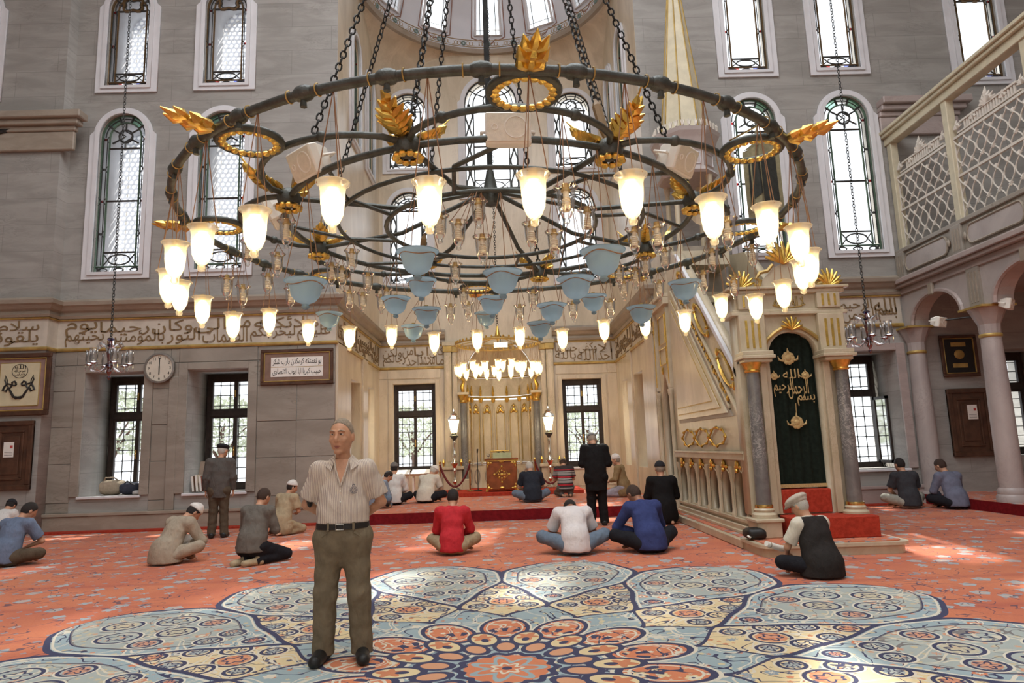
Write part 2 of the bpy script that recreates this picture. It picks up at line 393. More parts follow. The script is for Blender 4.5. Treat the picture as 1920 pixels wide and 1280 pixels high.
def carpet(name, medallion=True):
    mt, nt, b = start(name); p = coord('World'); x, y, z = sep(p)
    navy = (.035, .040, .10); cream = (.74, .60, .34); blue = (.33, .43, .45); coral = (.62, .20, .092); orange = (.66, .22, .10); white = (.70, .65, .52)
    # field: coral ground, rows of small pale-blue flower heads and dark tendrils
    n0 = noise(p, .9, 3); field = mixc(n0.ss(.35, .65), coral, (.54, .15, .075))
    field = mixc(noise(p, 55, 2).ss(.4, .7)*.25, field, (.45, .09, .05))
    row = ((y/1.24).fr()-.5).abs(); field = mixc(row.ss(.40, .5)*.35, field, (.34, .06, .05))
    def flowers(px, py, sc, pet, rad):
        vv = voro(comb(px, py), sc, 'F1', .75); d = X(vv.outputs['Distance']); ps = vv.outputs['Position']; qx, qy, _ = sep(ps)
        an = X.m('ARCTAN2', py-qy, px-qx)
        return d, (an*pet).cos()*.12*rad+rad, vv
    d, rr, vv = flowers(x, y, 3.6, 5., .30)
    field = mixc(d.lt(rr), field, (.36, .42, .44)); field = mixc(d.lt(rr*.6), field, (.50, .40, .33)); field = mixc(d.lt(.055), field, cream)
    tn = noise(comb(x*1.0+3., y*1.0), 4.2, 1, .4, .6); ten = (tn-.5).abs().lt(.012)*noise(comb(x, y), 2.3, 1).gt(.47)
    field = mixc(ten*.85, field, (.10, .06, .09))
    d2, r2, _v = flowers(x+.37, y+.21, 7.3, 4., .26)
    field = mixc(d2.lt(r2)*noise(comb(x, y), 3.1, 1).gt(.46)*.8, field, (.26, .31, .35))
    col = field
    if medallion:
        cx, cy = -.03, 4.99; dx = x-cx; dy = y-cy; r = hyp(dx, dy); th = X.m('ARCTAN2', dy, dx)
        N = 14; st = 2*PI/N; t0 = R_(90.9)
        def fold(off, k=1):
            a = (th-t0+off+st/2/k).pm(st/k)-st/2/k
            return r*a.sin(), r*a.cos()
        xa, ya = fold(0.); xb, yb = fold(st/2)
        wob = noise(comb(x, y), 3., 2)-.5
        # lobe half width along its axis
        wl = yb.ss(1.75, 3.42)*.79; up = (yb-3.42)/.93; wu = (1.-(up*up).min(1.)).sq()*.79
        isup = yb.gt(3.42); W = wl*(1.-isup)+wu*isup
        W = W+((yb*9.).sin()*.022)
        lob = xb.abs()-W
        lobm = lob.lt(0.)*r.lt(4.36)*r.gt(1.75)
        inner = r.lt(3.4)
        any_ = X.m('MAXIMUM', lobm, inner)
        # small flowers used everywhere inside
        fd, fr_, fv = flowers(x, y, 5.6, 6., .30)
        rc = fv.outputs['Color']; rx, ry, rz_ = sep(rc)
        gd, gr, gv = flowers(x+.13, y-.31, 12.5, 5., .30); gx, gy, gz = sep(gv.outputs['Color'])
        sc1 = (noise(comb(x, y), 3.4, 1, .4, .9)-.5).abs(); sc2 = (noise(comb(x+5., y), 2.1, 1, .4, .5)-.5).abs()
        def deck(base, f1, f2, f3):
            c_ = mixc(gd.lt(gr)*gx.gt(.35), base, f2); c_ = mixc(gd.lt(gr)*gx.lt(.3), c_, f3)
            c_ = mixc(sc1.lt(.013), c_, navy); c_ = mixc((sc2-.022).abs().lt(.008), c_, white)
            c_ = mixc(fd.lt(fr_)*rx.gt(.35), c_, f1); c_ = mixc(fd.lt(fr_*.62)*rx.gt(.35), c_, white); c_ = mixc(fd.lt(.08)*rx.gt(.35), c_, navy)
            return c_
        lobc = deck(blue, orange, (.60, .50, .30), (.66, .30, .16))
        # scrolling stems inside the lobe, mirrored about its axis
        lobc = mixc((lob+.20).abs().lt(.014)*r.gt(2.5), lobc, navy); lobc = mixc((lob+.20).lt(0.)*r.gt(2.5)*.35, lobc, (.52, .47, .33))
        ub = xb.abs()
        def rings(c_, u, v, lst):
            for cx_, cy_, rad, fill in lst:
                q_ = hyp(u-cx_, v-cy_)
                if fill: c_ = mixc(q_.lt(rad-.03)*.8, c_, fill)
                c_ = mixc((q_-rad).abs().lt(.014), c_, navy); c_ = mixc((q_-rad-.024).abs().lt(.007), c_, white)
                c_ = mixc((q_-rad*.45-(X.m('ARCTAN2', v-cy_, u-cx_)*5.).cos()*.02).abs().lt(.012), c_, navy)
            return c_
        lobc = rings(lobc, ub, yb, [(.30, 3.52, .17, None), (.0, 3.86, .16, (.60, .52, .34)), (.36, 3.12, .12, (.62, .26, .14)), (.0, 3.18, .15, (.56, .50, .34)), (.13, 2.66, .10, None), (.0, 2.30, .08, orange)])
        yel = deck(cream, (.30, .36, .40), (.66, .27, .13), (.12, .13, .2))
        yel = rings(yel, xa.abs(), ya, [(.0, 2.08, .15, orange), (.24, 2.22, .11, None), (.16, 2.50, .10, (.34, .42, .44)), (.0, 2.78, .10, orange), (.24, 1.90, .09, (.34, .42, .44))])
        # ground between yellow lobes and petals: blue
        yw = ya.ss(1.42, 1.95)*.47; yb_ = xa.abs()-yw
        mid = deck(blue, white, (.62, .55, .33), (.64, .25, .12))
        body = mixc(yb_.lt(0.)*r.gt(1.42), mid, yel); body = mixc((yb_.abs().lt(.022))*r.gt(1.42)*r.lt(2.05), body, navy)
        # ring of coral petals
        pe = hyp(xa/.195, (ya-1.07)/.31)-1.; pc = deck(orange, cream, white, (.62, .50, .32))
        fan = ((X.m('ARCTAN2', xa, ya-.86)*9.).cos().gt(.1))*hyp(xa, ya-.86).gt(.10)*hyp(xa, ya-.86).lt(.20)*ya.gt(.86); pc = mixc(fan, pc, navy)
        body = mixc(pe.lt(0.), body, pc); body = mixc(pe.abs().lt(.085), body, navy); body = mixc((pe-.14).abs().lt(.045), body, white); body = mixc((pe+.22).abs().lt(.035), body, white)
        yp = hyp(xb/.115, (yb-.76)/.19)-1.; ypc = mixc((hyp(xb/.07, (yb-.80)/.09)+(X.m('ARCTAN2', yb-.8, xb)*5.).cos()*.3).lt(1.), cream, (.60, .22, .10)); ypc = mixc(hyp(xb/.03, (yb-.72)/.05).lt(1.), ypc, navy); body = mixc(yp.lt(0.), body, ypc); body = mixc(yp.abs().lt(.14), body, navy)
        q2 = hyp(xa/.085, (ya-.52)/.13)-1.; body = mixc(q2.lt(0.), body, (.66, .33, .18)); body = mixc(q2.abs().lt(.2), body, navy)
        disc = mixc(((th*7.).cos()*.06+.19-r).abs().lt(.03), orange, blue); disc = mixc((r-.09-(th*7.).cos()*.02).abs().lt(.015), disc, white); disc = mixc(r.lt(.035), disc, navy)
        body = mixc(r.lt(.30), body, disc); body = mixc((r-.33-(th*14.).cos()*.02).abs().lt(.03), body, navy)
        full = mixc(lobm, body, lobc)
        full = mixc(lob.abs().lt(.028)*r.gt(1.8), full, navy); full = mixc((lob+.052).abs().lt(.012)*r.gt(1.8), full, white)
        col = mixc(any_, field, full)
        edge = X.m('MAXIMUM', (lob.abs().lt(.03)*r.gt(3.3)*r.lt(4.36)), 0.); col = mixc(edge, col, navy)
    nt.links.new(col, b.inputs['Base Color']); b.inputs['Roughness'].default_value = .85; b.inputs['Specular IOR Level'].default_value = .2
    try: b.inputs['Sheen Weight'].default_value = .15
    except Exception: pass
    bump(noise(p, 220, 2), b, .35, .006)
    return mt
M['carpet'] = carpet('medallion_carpet'); M['carpet2'] = carpet('flower_carpet', False)
# ------------------------------------------------------------------ the setting
W = 15.3          # inner face of the qibla wall
NB = 20.7         # back wall of the mihrab recess
NX0, NX1 = -3.75, 3.49
AX = -.13         # axis of the building
TOP = 16.6
def fl(name, x0, y0, x1, y1, z, h, m, label=None, parent=None):
    o = MB().bb((x0, y0, z-h), (x1, y1, z)).build(name, m, parent)
    return struct(o, label) if parent is None else o
fl('floor', -14, -9, 14, 17, 0, .2, M['carpet'], 'coral carpet with a large lobed medallion')
pf = fl('floor_recess', NX0, 14.62, NX1, NB+.4, .22, .22, M['carpet2'], 'raised carpeted floor of the mihrab recess')
fl('riser', NX0+.02, 14.60, NX1-.35, 14.622, .218, .215, M['riser'], parent=pf)
p2 = fl('floor_mihrab_step', -2.3, 18.75, 2.1, NB+.4, .32, .099, M['redcarpet'], 'low red carpeted step in front of the mihrab')
pr = fl('floor_gallery', 9.13, 10.6, 14, W, .2, .2, M['carpet2'], 'raised carpeted floor under the gallery')
fl('riser', 9.115, 10.6, 9.13, W, .198, .196, M['riser'], parent=pr)
be = MB().bb((-9.9, W-.42, .001), (NX0, W-.03, .035)).build('trim_1', M['redcarpet']); struct(be, 'red carpet border strip along the wall foot')
be = MB().bb((5.2, W-.35, .001), (8.98, W-.03, .03)).build('trim_2', M['redcarpet']); struct(be, 'red carpet border strip below the open window')

# --- window positions in the qibla wall (cx, half outer width)
LOWX = [-8.76, -6.43, 6.17, 8.41]
def low_arch(cx): return arch(cx, 5.74, .56, 9.06)
def up_arch(cx): return arch(cx, 10.30, .52, 12.35)
RECT_L = [(-9.30, -7.99), (-7.03, -5.68)]; RECT_R = [(7.68, 8.95)]
wl = slab('wall_left', rect(-10.0, 0, NX0, TOP), [low_arch(c) for c in LOWX[:2]]+[up_arch(c) for c in LOWX[:2]]+[rect(a, .74, b, 3.45) for a, b in RECT_L], 1.3, XZ(W), M['wall']); struct(wl, 'grey stone wall left of the mihrab recess')
wr = slab('wall_right', rect(NX1, 0, 9.45, 4.9), [rect(a, .76, b, 3.40) for a, b in RECT_R], 1.3, XZ(W), M['wall']); struct(wr, 'grey stone wall right of the mihrab recess')
struct(slab('wall_right_upper', rect(NX1, 4.9, 9.45, TOP), [low_arch(c) for c in LOWX[2:]]+[up_arch(c) for c in LOWX[2:]], .32, XZ(W), M['wall']), 'upper part of the grey wall right of the recess')
for c in LOWX[:2]:
    for z0_, hw_, zs_ in ((5.74, .56, 9.06), (10.30, .52, 12.35)):
        slab('plaster_reveal', arch(c, z0_-.004, hw_+.004, zs_), [arch(c, z0_+.012, hw_-.012, zs_)], 1.1, XZ(W+.12), M['plaster'], wl)
# corner piers further out, standing a little proud
up3 = lambda cx: arch(cx, 9.95, .55, 12.1)
pl_ = slab('wall_far_left', rect(-14, 0, -10.0, TOP), [up3(-12.2)], 1.7, XZ(W-.35), M['wall']); struct(pl_, 'stone corner pier at the far left')
prr = slab('wall_far_right', rect(9.45, 0, 14, 5.4), [rect(11.2, .95, 12.45, 3.35)], 1.3, XZ(W), M['wall']); struct(prr, 'stone wall below and behind the gallery')
struct(slab('wall_far_right_upper', rect(9.45, 5.4, 14, TOP), [up3(11.9)], .32, XZ(W), M['wall']), 'stone wall above the gallery')
struct(MB().bb((-14.3, -9, 0), (-14, 17, TOP)).build('wall_side_left', M['wall']), 'side wall')
struct(MB().bb((14, -9, 0), (14.3, 17, TOP)).build('wall_side_right', M['wall']), 'side wall')
struct(slab('wall_back', rect(-14, 0, 14, TOP), [rect(-11, 7.5, 11, 14.5)], .3, XZ(-9.3), M['wall']), 'rear wall of the hall')
struct(slab('ceiling', rect(-14.3, -9, 14.3, 17), [circ(0, 4.5, 6.8, 40)], .3, lambda u, v, q: (u, v, TOP+q), M['dome']), 'plaster vault')
# --- mihrab recess walls
NW = [(-3.33, -2.05), (1.80, 3.02)]
nicheW = [rect(a, .86, b, 3.5) for a, b in NW]
cw = arch(-.12, 9.45, .86, 12.55); sw = [arch(-2.8, 10.35, .60, 12.35), arch(2.5, 10.25, .60, 12.25)]; lw2 = [arch(-2.8, 6.6, .60, 9.0), arch(2.5, 6.6, .60, 9.0)]
nb = slab('wall_niche_back', rect(NX0-.6, .0, NX1+.6, 14.35), nicheW+[cw]+sw+lw2+[arch(-.1, .1, 1.02, 3.75)], .5, XZ(NB), M['nmarble']); struct(nb, 'cream marble back wall of the mihrab recess')
def sidehole(y0, y1, z0, z1): return rect(y0, z0, y1, z1)
nsl = slab('wall_niche_left', rect(W+.015, 0, NB, 14.35), [rect(16.9, .9, 18.0, 3.3), rect(18.9, .9, 19.9, 3.3), arch(17.2, 9.6, .5, 12.2), arch(19.2, 9.6, .5, 12.2)], .6, YZ(NX0-.594), M['nmarble']); struct(nsl, 'left side wall of the mihrab recess')
nsr = slab('wall_niche_right', rect(W+.015, 0, NB, 14.35), [rect(16.9, .9, 18.0, 3.3), rect(18.9, .9, 19.9, 3.3), arch(17.2, 9.6, .5, 12.2), arch(19.2, 9.6, .5, 12.2)], .6, YZ(NX1-.006), M['nmarble']); struct(nsr, 'right side wall of the mihrab recess')
# flat pilaster strips on the recess side walls
for nm, xx, s in (('trim_3', NX0, 1), ('trim_4', NX1, -1)):
    q = MB()
    for a, b in ((W+.02, W+.9), (18.12, 18.75)): q.bb((xx, a, .17), (xx+s*.06, b, 4.0))
    struct(q.build(nm, M['nmarble'], bevel=.01), 'marble pilaster strips of the recess side wall')
# --- semi-dome over the recess: squinches, painted band, shell with windows
RC = (AX, NB-3.62); RR = 3.62; ZR = 14.35
q = MB(); n = 28; ring = []; base = []
for i in range(n+1):
    a = PI*i/n; c, s = math.cos(a), math.sin(a)
    ring.append((RC[0]+RR*c, RC[1]+RR*s, ZR)); k = 1/max(abs(c), abs(s))
    base.append((RC[0]+RR*c*k, RC[1]+RR*s*k*.999, 14.25-1.7*min(1, (k-1)/.414)**2))
vs = []; rows = 8
for j in range(rows+1):
    t = j/rows; e = t*t
    for i in range(n+1):
        b_, r_ = Vector(base[i]), Vector(ring[i]); p = b_.lerp(r_, t); p.z = b_.z+(r_.z-b_.z)*(1-(1-t)**2)
        vs.append(p)
fs = [(j*(n+1)+i, j*(n+1)+i+1, (j+1)*(n+1)+i+1, (j+1)*(n+1)+i) for j in range(rows) for i in range(n)]
struct(q.add(vs, fs).build('wall_squinch', M['nmarble'], smooth=True), 'curved stone squinches under the half dome')
q = MB().lathe([(RR+.02, -.12), (RR-.10, -.12), (RR-.16, 0), (RR-.02, .06), (RR+.02, .06)], 48, (RC[0], RC[1], ZR), 0, PI)
struct(q.build('trim_5', M['mold'], smooth=True), 'stone ledge at the foot of the half dome')
DW = [(90, .118), (61, .118), (119, .118), (33, .11), (147, .11)]
q = MB(); na, ne = 180, 60; vs = []; fs = []
for j in range(ne+1):
    for i in range(na+1):
        a = PI*i/na; e = (PI/2)*j/ne
        vs.append((RC[0]+RR*math.cos(e)*math.cos(a), RC[1]+RR*math.cos(e)*math.sin(a), ZR+.05+RR*1.05*math.sin(e)))
def inwin(a, z):
    for c_, hw in DW:
        if abs(a-R_(c_)) < hw and .48 < z < 2.0: return True
    return False
for j in range(ne):
    z = RR*1.05*math.sin(PI/2*(j+.5)/ne)
    for i in range(na):
        if inwin(PI*(i+.5)/na, z): continue
        fs.append((j*(na+1)+i, j*(na+1)+i+1, (j+1)*(na+1)+i+1, (j+1)*(na+1)+i))
hd = q.add(vs, fs).build('ceiling_half_dome', M['dome'], smooth=True); struct(hd, 'white plastered half dome over the recess')
def on_dome(a, z, off=0.):
    e = math.asin(min(1, z/(RR*1.05))); r = (RR-off)
    return (RC[0]+r*math.cos(e)*math.cos(a), RC[1]+r*math.cos(e)*math.sin(a), ZR+.05+(RR-off)*1.05*math.sin(e)+0)
mred = mat('painted_red_line', (.30, .16, .12), .7, scale=9); mgrn = mat('painted_green', (.20, .27, .24), .7, scale=9); mtan = mat('painted_tan_line', (.42, .30, .16), .7, scale=9)
for z in (.10, .33):
    MB().tube([on_dome(PI*i/60, z, .006) for i in range(61)], .014, 5).build('painted_line', mtan, hd)
for k in range(13):
    a = R_(12+k*13)
    c0 = Vector(on_dome(a, .21, .01)); nr = (Vector((RC[0], RC[1], c0.z))-c0).normalized(); tx = Vector((0, 0, 1)).cross(nr)
    q = MB(); q.tube([c0+(tx*math.cos(t)+Vector((0, 0, 1))*math.sin(t))*.055 for t in [2*PI*i/12 for i in range(12)]], .03, 5, closed=True); q.build('painted_roundel', mgrn, hd)
    q = MB()
    for s in (-1, 1):
        for off in (.15, .25, .35):
            cc = c0+tx*s*off
            q.tube([cc+(tx*math.cos(t)+Vector((0, 0, 1))*math.sin(t))*.065 for t in [2*PI*i/10 for i in range(10)]], .011, 4, closed=True)
    q.build('painted_knot', mtan, hd)
for i, (c_, hw) in enumerate(DW):
    a = R_(c_); wo = struct(link('window_%d' % (20+i), None), 'small window in the half dome'); A = lambda da, z, off=0.: on_dome(a+da, z, off)
    q = MB()
    for off, rr in ((0, .05),):
        q.tube([A(-hw, .48, .03), A(-hw, 2.0, .03), A(hw, 2.0, .03), A(hw, .48, .03)], rr, 6, closed=True)
    q.build('surround', M['plaster'], wo)
    q = MB().tube([A(-hw-.035, .40, .0), A(-hw-.035, 2.0, .0)], .018, 5).tube([A(hw+.035, .40, 0), A(hw+.035, 2.0, 0)], .018, 5)
    q.tube([A(hw+.035, .42), A(hw*.8, .33), A(hw*.55, .36), A(hw*.3, .24), A(0, .20), A(-hw*.3, .24), A(-hw*.55, .36), A(-hw*.8, .33), A(-hw-.035, .42)], .02, 5)
    q.build('painted_scroll', mred, wo)
    q = MB()
    for t in (-.62, .62): q.tube([A(hw*t, .5), A(hw*t, 2.0)], .012, 4)
    for z in (.66,): q.tube([A(-hw, z), A(hw, z)], .012, 4)
    q.build('came', M['came'], wo)
    MB().add([A(-hw, .48, -.02), A(hw, .48, -.02), A(hw, 2.0, -.02), A(-hw, 2.0, -.02)], [(0, 1, 2, 3)]).build('pane', M['glassclear'], wo)

# --- cornice and inscription band running round the walls
prof = [(0, 4.68), (.07, 4.68), (.10, 4.74), (.05, 4.76), (.05, 4.82), (.12, 4.86), (.17, 4.93), (.22, 4.96), (.24, 5.04), (.10, 5.06), (.07, 5.12), (0, 5.14)]
lowp = [(0, 3.94), (.045, 3.94), (.06, 3.97), (.06, 4.0), (.03, 4.02), (0, 4.02)]
lowu = [(0, 4.64), (.05, 4.64), (.06, 4.66), (.04, 4.685), (0, 4.685)]
def sweep(path, prof_):
    """path: list of (x,y,nx,ny mitred outward direction)"""
    q = MB(); n_ = len(prof_); vs = []
    for x, y, nx, ny in path:
        for d, z in prof_: vs.append((x+nx*d, y+ny*d, z))
    fs_ = [(i*n_+k, (i+1)*n_+k, (i+1)*n_+k+1, i*n_+k+1) for i in range(len(path)-1) for k in range(n_-1)]
    return q.add(vs, fs_)
PATHS = [[(-14, W-.35, 0, -1), (-10.0, W-.35, 1, -1), (-10.0, W, 1, -1), (NX0, W, 1, -1), (NX0, NB, 1, -1), (-1.72, NB, 0, -1)],
         [(1.55, NB, 0, -1), (NX1, NB, -1, -1), (NX1, W, -1, -1), (9.2, W, 0, -1)]]
k = 6
for pth in PATHS:
    for pf_, m_, lb in ((prof, M['mold'], 'stone cornice above the inscription band'), (lowp, M['goldline'], 'gilt moulding below the inscription band'), (lowu, M['goldline'], 'gilt moulding above the inscription band')):
        struct(sweep(pth, pf_).build('trim_%d' % k, m_), lb); k += 1
    struct(sweep(pth, [(.012, 4.02), (.012, 4.64)]).build('trim_%d' % k, M['ground']), 'pale ground of the inscription band'); k += 1
# words of the running inscription, stacked in two tiers
def inscription(name, text, u0, u1, fm, label, z0=4.05, z1=4.61, n_tier=2, m_=None):
    root = struct(link(name, None), label); ws = text.split(' ')
    tiers = [ws[0::2], ws[1::2]] if n_tier == 2 else [ws]
    hh = (z1-z0)
    for t, wl_ in enumerate(tiers):
        if not wl_: continue
        a = z0 if t == 0 else z0+hh*.40; b_ = z0+hh*.62 if t == 0 else z1
        if n_tier == 1: a, b_ = z0, z1
        tot = sum(len(x_)+.6 for x_ in wl_); u = u1
        for w_ in wl_:
            wd = (u1-u0)*(len(w_)+.6)/tot
            text_fit('inscription_word', w_, u-wd*.96, a, u-wd*.02, b_, fm, m_ or M['letter'], root, depth=.014); u -= wd
    return root
inscription('trim_30', 'عليكم وملائكته ليخرجكم من الظلمات الى النور وكان بالمؤمنين رحيما تحيتهم يوم', -9.85, NX0-.1, lambda u, v, d: (u, W-.02-d, v), 'Arabic inscription on the wall left of the recess')
inscription('trim_31', 'يلقونه سلام واعد لهم اجرا كريما', -13.0, -10.15, lambda u, v, d: (u, W-.37-d, v), 'Arabic inscription on the far left pier')
inscription('trim_32', 'ما كان محمد ابا احد من رجالكم ولكن', NX0+.1, -1.75, lambda u, v, d: (u, NB-.02-d, v), 'Arabic inscription left of the mihrab')
inscription('trim_33', 'احدا الا الله وكفى بالله حسيبا', 1.6, NX1-.1, lambda u, v, d: (u, NB-.02-d, v), 'Arabic inscription right of the mihrab')
inscription('trim_34', 'رسول الله وخاتم النبيين وكان الله بكل شيء عليما'.replace('ء', 'ا'), W+.1, NB-.1, lambda u, v, d: (NX0+.026+d, u, v), 'Arabic inscription on the left side of the recess')
inscription('trim_35', 'الذين يبلغون رسالات الله ويخشونه ولا يخشون', -(NB-.1), -(W+.1), lambda u, v, d: (NX1-.026-d, -u, v), 'Arabic inscription on the right side of the recess')
inscription('trim_36', 'بسم الله الرحمن الرحيم يا ايها الذين امنوا اذكروا الله ذكرا كثيرا', 5.3, 9.1, lambda u, v, d: (u, W-.02-d, v), 'Arabic inscription behind the minbar')

# --- pier cornices, wall foot plinth, marble slabs with joints
for nm, x0, x1, y in (('trim_40', -14, -9.75, W-.35), ('trim_41', 9.2, 11.0, W)):
    q = MB()
    for d, a, b_ in ((.14, 9.0, 9.12), (.24, 9.12, 9.25), (.34, 9.25, 9.42), (.10, 8.55, 9.0)): q.bb((x0, y-d, a), (x1+d, y, b_))
    struct(q.build(nm, M['mold'] if x0 < 0 else M['pink'], bevel=.02), 'stepped impost moulding on the pier')
struct(MB().bb((-10.0, W-.10, 0), (NX0, W, .33)).bb((-10.0, W-.13, .33), (NX0, W, .40)).build('baseboard_left', M['mold'], bevel=.01), 'worn stone plinth')
struct(MB().bb((NX1, W-.10, 0), (9.4, W, .33)).bb((NX1, W-.13, .33), (9.4, W, .40)).build('baseboard_right', M['pink'], bevel=.01), 'worn stone plinth')
def slabs(parent, xs, zs, y, m_, holes=()):
    for i in range(len(xs)-1):
        for j in range(len(zs)-1):
            a, b_, c_, d_ = xs[i], xs[i+1], zs[j], zs[j+1]
            if any(not (b_ <= h[0]+.01 or a >= h[2]-.01 or d_ <= h[1]+.01 or c_ >= h[3]-.01) for h in holes): continue
            e = .015+.006*((i*7+j*5) % 3)
            MB().bb((a+.006, y-e, c_+.006), (b_-.006, y, d_-.006)).build('marble_slab', m_, parent, bevel=.004)
hls = [(a-.2, .6, b_+.2, 3.62) for a, b_ in RECT_L]
slabs(wl, [-10.0, -9.5, -7.79, -7.42, -7.23, -5.48, -4.6, NX0], [.40, .62, 1.45, 2.25, 3.05, 3.62, 3.94], W, M['marble'], hls)
slabs(wr, [5.2, 6.3, 7.48, 9.15], [.40, .62, 1.45, 2.25, 3.05, 3.56, 3.94], W, M['pink'], [(7.48, .6, 9.15, 3.58)])
slabs(nb, [NX0, -3.5, -1.88], [.30, .70, 3.65, 3.94], NB, M['nmarble'], [(-3.5, .7, -1.88, 3.65)])
slabs(nb, [1.62, 3.2, NX1], [.30, .70, 3.65, 3.94], NB, M['nmarble'], [(1.62, .7, 3.2, 3.65)])
# flat architraves round the rectangular windows
def architrave(parent, x0, x1, z0, z1, y, m_, wd=.2, d=.05):
    MB().bb((x0-wd, y-d, z0), (x0, y, z1+wd*.8)).build('jamb', m_, parent, bevel=.008)
    MB().bb((x1, y-d, z0), (x1+wd, y, z1+wd*.8)).build('jamb', m_, parent, bevel=.008)
    MB().bb((x0, y-d, z1), (x1, y, z1+wd*.8)).build('lintel', m_, parent, bevel=.008)
    MB().bb((x0-.03, y-d-.012, z0-.055), (x1+.03, y+.1, z0)).build('sill', M['plaster'], parent, bevel=.008)
for a, b_ in RECT_L: architrave(wl, a, b_, .74, 3.45, W, M['marble'])
for a, b_ in RECT_R: architrave(wr, a, b_, .76, 3.40, W, M['pink'])
for a, b_ in NW: architrave(nb, a, b_, .86, 3.5, NB, M['nmarble'], .13, .03)
MB().bb((-7.42, W-.07, .4), (-7.22, W, 3.3)).build('pilaster_strip', M['marble'], wl, bevel=.01)

# ------------------------------------------------------------------ arched stained-glass windows
WN = [0]
def arc_pts(cx, zc, r, a0, a1, n): return [(cx+r*math.cos(a0+(a1-a0)*i/n), zc+r*math.sin(a0+(a1-a0)*i/n)) for i in range(n+1)]
def arched_window(cx, z0, hw, zs, fm, label, style='color', outer=True, grille=False, bars=True):
    """fm(u, v, d): u across, v up, d depth into the wall"""
    WN[0] += 1; root = struct(link('window_%d' % WN[0], None), label)
    a = hw; zt = zs+hw
    if outer:
        o_ = [(cx-a-.21, z0-.15), (cx+a+.21, z0-.15), (cx+a+.21, zs+.02), (cx+a+.13, zs+.10)]+arc_pts(cx, zs, a+.13, .12, PI-.12, 18)+[(cx-a-.13, zs+.10), (cx-a-.21, zs+.02)]
        slab('surround', o_, [arch(cx, z0, a, zs)], .06, lambda u, v, d: fm(u, v, -.06+d), M['plaster'], root)
        o_ = arch(cx, z0-.06, a+.07, zs); slab('surround_bead', o_, [arch(cx, z0+.01, a-.02, zs)], .05, lambda u, v, d: fm(u, v, -.10+d), M['plaster'], root)
    D = .07
    P = lambda u, v, d=0.: fm(u, v, D+d)
    def line(pts, r, m_, nm='came', closed=False): MB().tube([P(u, v) for u, v in pts], r*1.4, 5, closed=closed).build(nm, m_, root)
    def pane(pts, m_='glassclear', nm='pane'):
        MB().add([P(u, v, .012) for u, v in pts], [tuple(range(len(pts)))]).build(nm, M[m_], root)
    b = a*.66; c1, c2 = (M['greencame'], M['came']) if style == 'green' else ((M['brasscame'], M['came']) if style == 'color' else (M['came'], M['came']))
    H = zs-z0
    line(arch(cx, z0+.02, a-.02, zs), .02, c1, 'border_came', True)
    line([(cx-b, z0+.16)]+[(cx-b, zs)]+arc_pts(cx, zs, b, PI, 0, 12)+[(cx+b, z0+.16)], .016, c1, 'border_came')
    line([(cx-a, z0+.16), (cx+a, z0+.16)], .016, c1, 'border_came')
    mid = (a+b)/2; g = (a-b)/2
    # side strips with crossings
    nx = 4 if H > 2.6 else 2
    ys = [z0+.16+(H-.16)*i/nx for i in range(nx+1)]
    for s in (-1, 1):
        for i in range(nx):
            pane([(cx+s*b, ys[i]), (cx+s*a, ys[i]), (cx+s*a, ys[i+1]), (cx+s*b, ys[i+1])])
        for i in range(1, nx+1):
            y = ys[i]-(.0 if i < nx else .05); c_ = cx+s*mid
            if style == 'wave': continue
            q = MB(); q.tube([P(c_-g, y-.10), P(c_-g*.2, y), P(c_-g, y+.10)], .013, 4).tube([P(c_+g, y-.10), P(c_+g*.2, y), P(c_+g, y+.10)], .013, 4)
            q.build('crossing_came', c2, root)
            MB().ball(P(c_, y, -.005), .035, 6, (1, .4, 1)).build('jewel', M['glassred'] if (i % 2 == 0 or style == 'color') else M['came'], root)
        for k_ in (-.45, .45):
            if style == 'wave':
                line([(cx+s*mid+k_*g+.045*math.sin(t*2.2*PI*H*1.1)*(1 if k_ > 0 else -1), z0+.16+(H-.16)*t) for t in [i/40 for i in range(41)]], .02, c2)
            else: line([(cx+s*mid+k_*g, z0+.2), (cx+s*mid+k_*g, zs)], .008, c2)
    # arch border segments
    for i in range(5):
        t0, t1 = PI*i/5, PI*(i+1)/5
        pane(arc_pts(cx, zs, a, t0, t1, 5)+list(reversed(arc_pts(cx, zs, b, t0, t1, 5))), 'glassclear' if style == 'wave' else ('glassgreen' if i % 2 and style == 'green' else 'glassclear'))
        if i: line([(cx+b*math.cos(t0), zs+b*math.sin(t0)), (cx+a*math.cos(t0), zs+a*math.sin(t0))], .018, c2)
    line(arc_pts(cx, zs, mid, 0, PI, 14), .010, c2)
    # bottom row
    for i in range(3):
        u0, u1 = cx-a+2*a*i/3, cx-a+2*a*(i+1)/3
        pane([(u0, z0), (u1, z0), (u1, z0+.16), (u0, z0+.16)], ('glassred', 'glassamber', 'glassblue')[i] if style == 'color' and i != 1 else 'glassclear')
        line([((u0+u1)/2+math.cos(t)*.11, z0+.085+math.sin(t)*.045) for t in [2*PI*j/10 for j in range(10)]], .012, c2, closed=True)
    for s in (-1, 1):
        q = MB(); c_ = cx+s*(a-.11)
        for j in range(4): q.tube([P(c_, z0+.09), P(c_+.085*math.cos(PI/4+j*PI/2), z0+.09+.075*math.sin(PI/4+j*PI/2))], .02, 4)
        q.build('corner_flower', c2, root)
    # centre panel
    zb = z0+.16+ (.34 if H > 2.6 else .22); zh = zs-.02 if H <= 2.6 else zs-.28
    line([(cx-b, zb), (cx+b, zb)], .016, c2); line([(cx-b, zh), (cx+b, zh)], .018, c2)
    pane([(cx-b, z0+.16), (cx+b, z0+.16), (cx+b, zb), (cx-b, zb)])
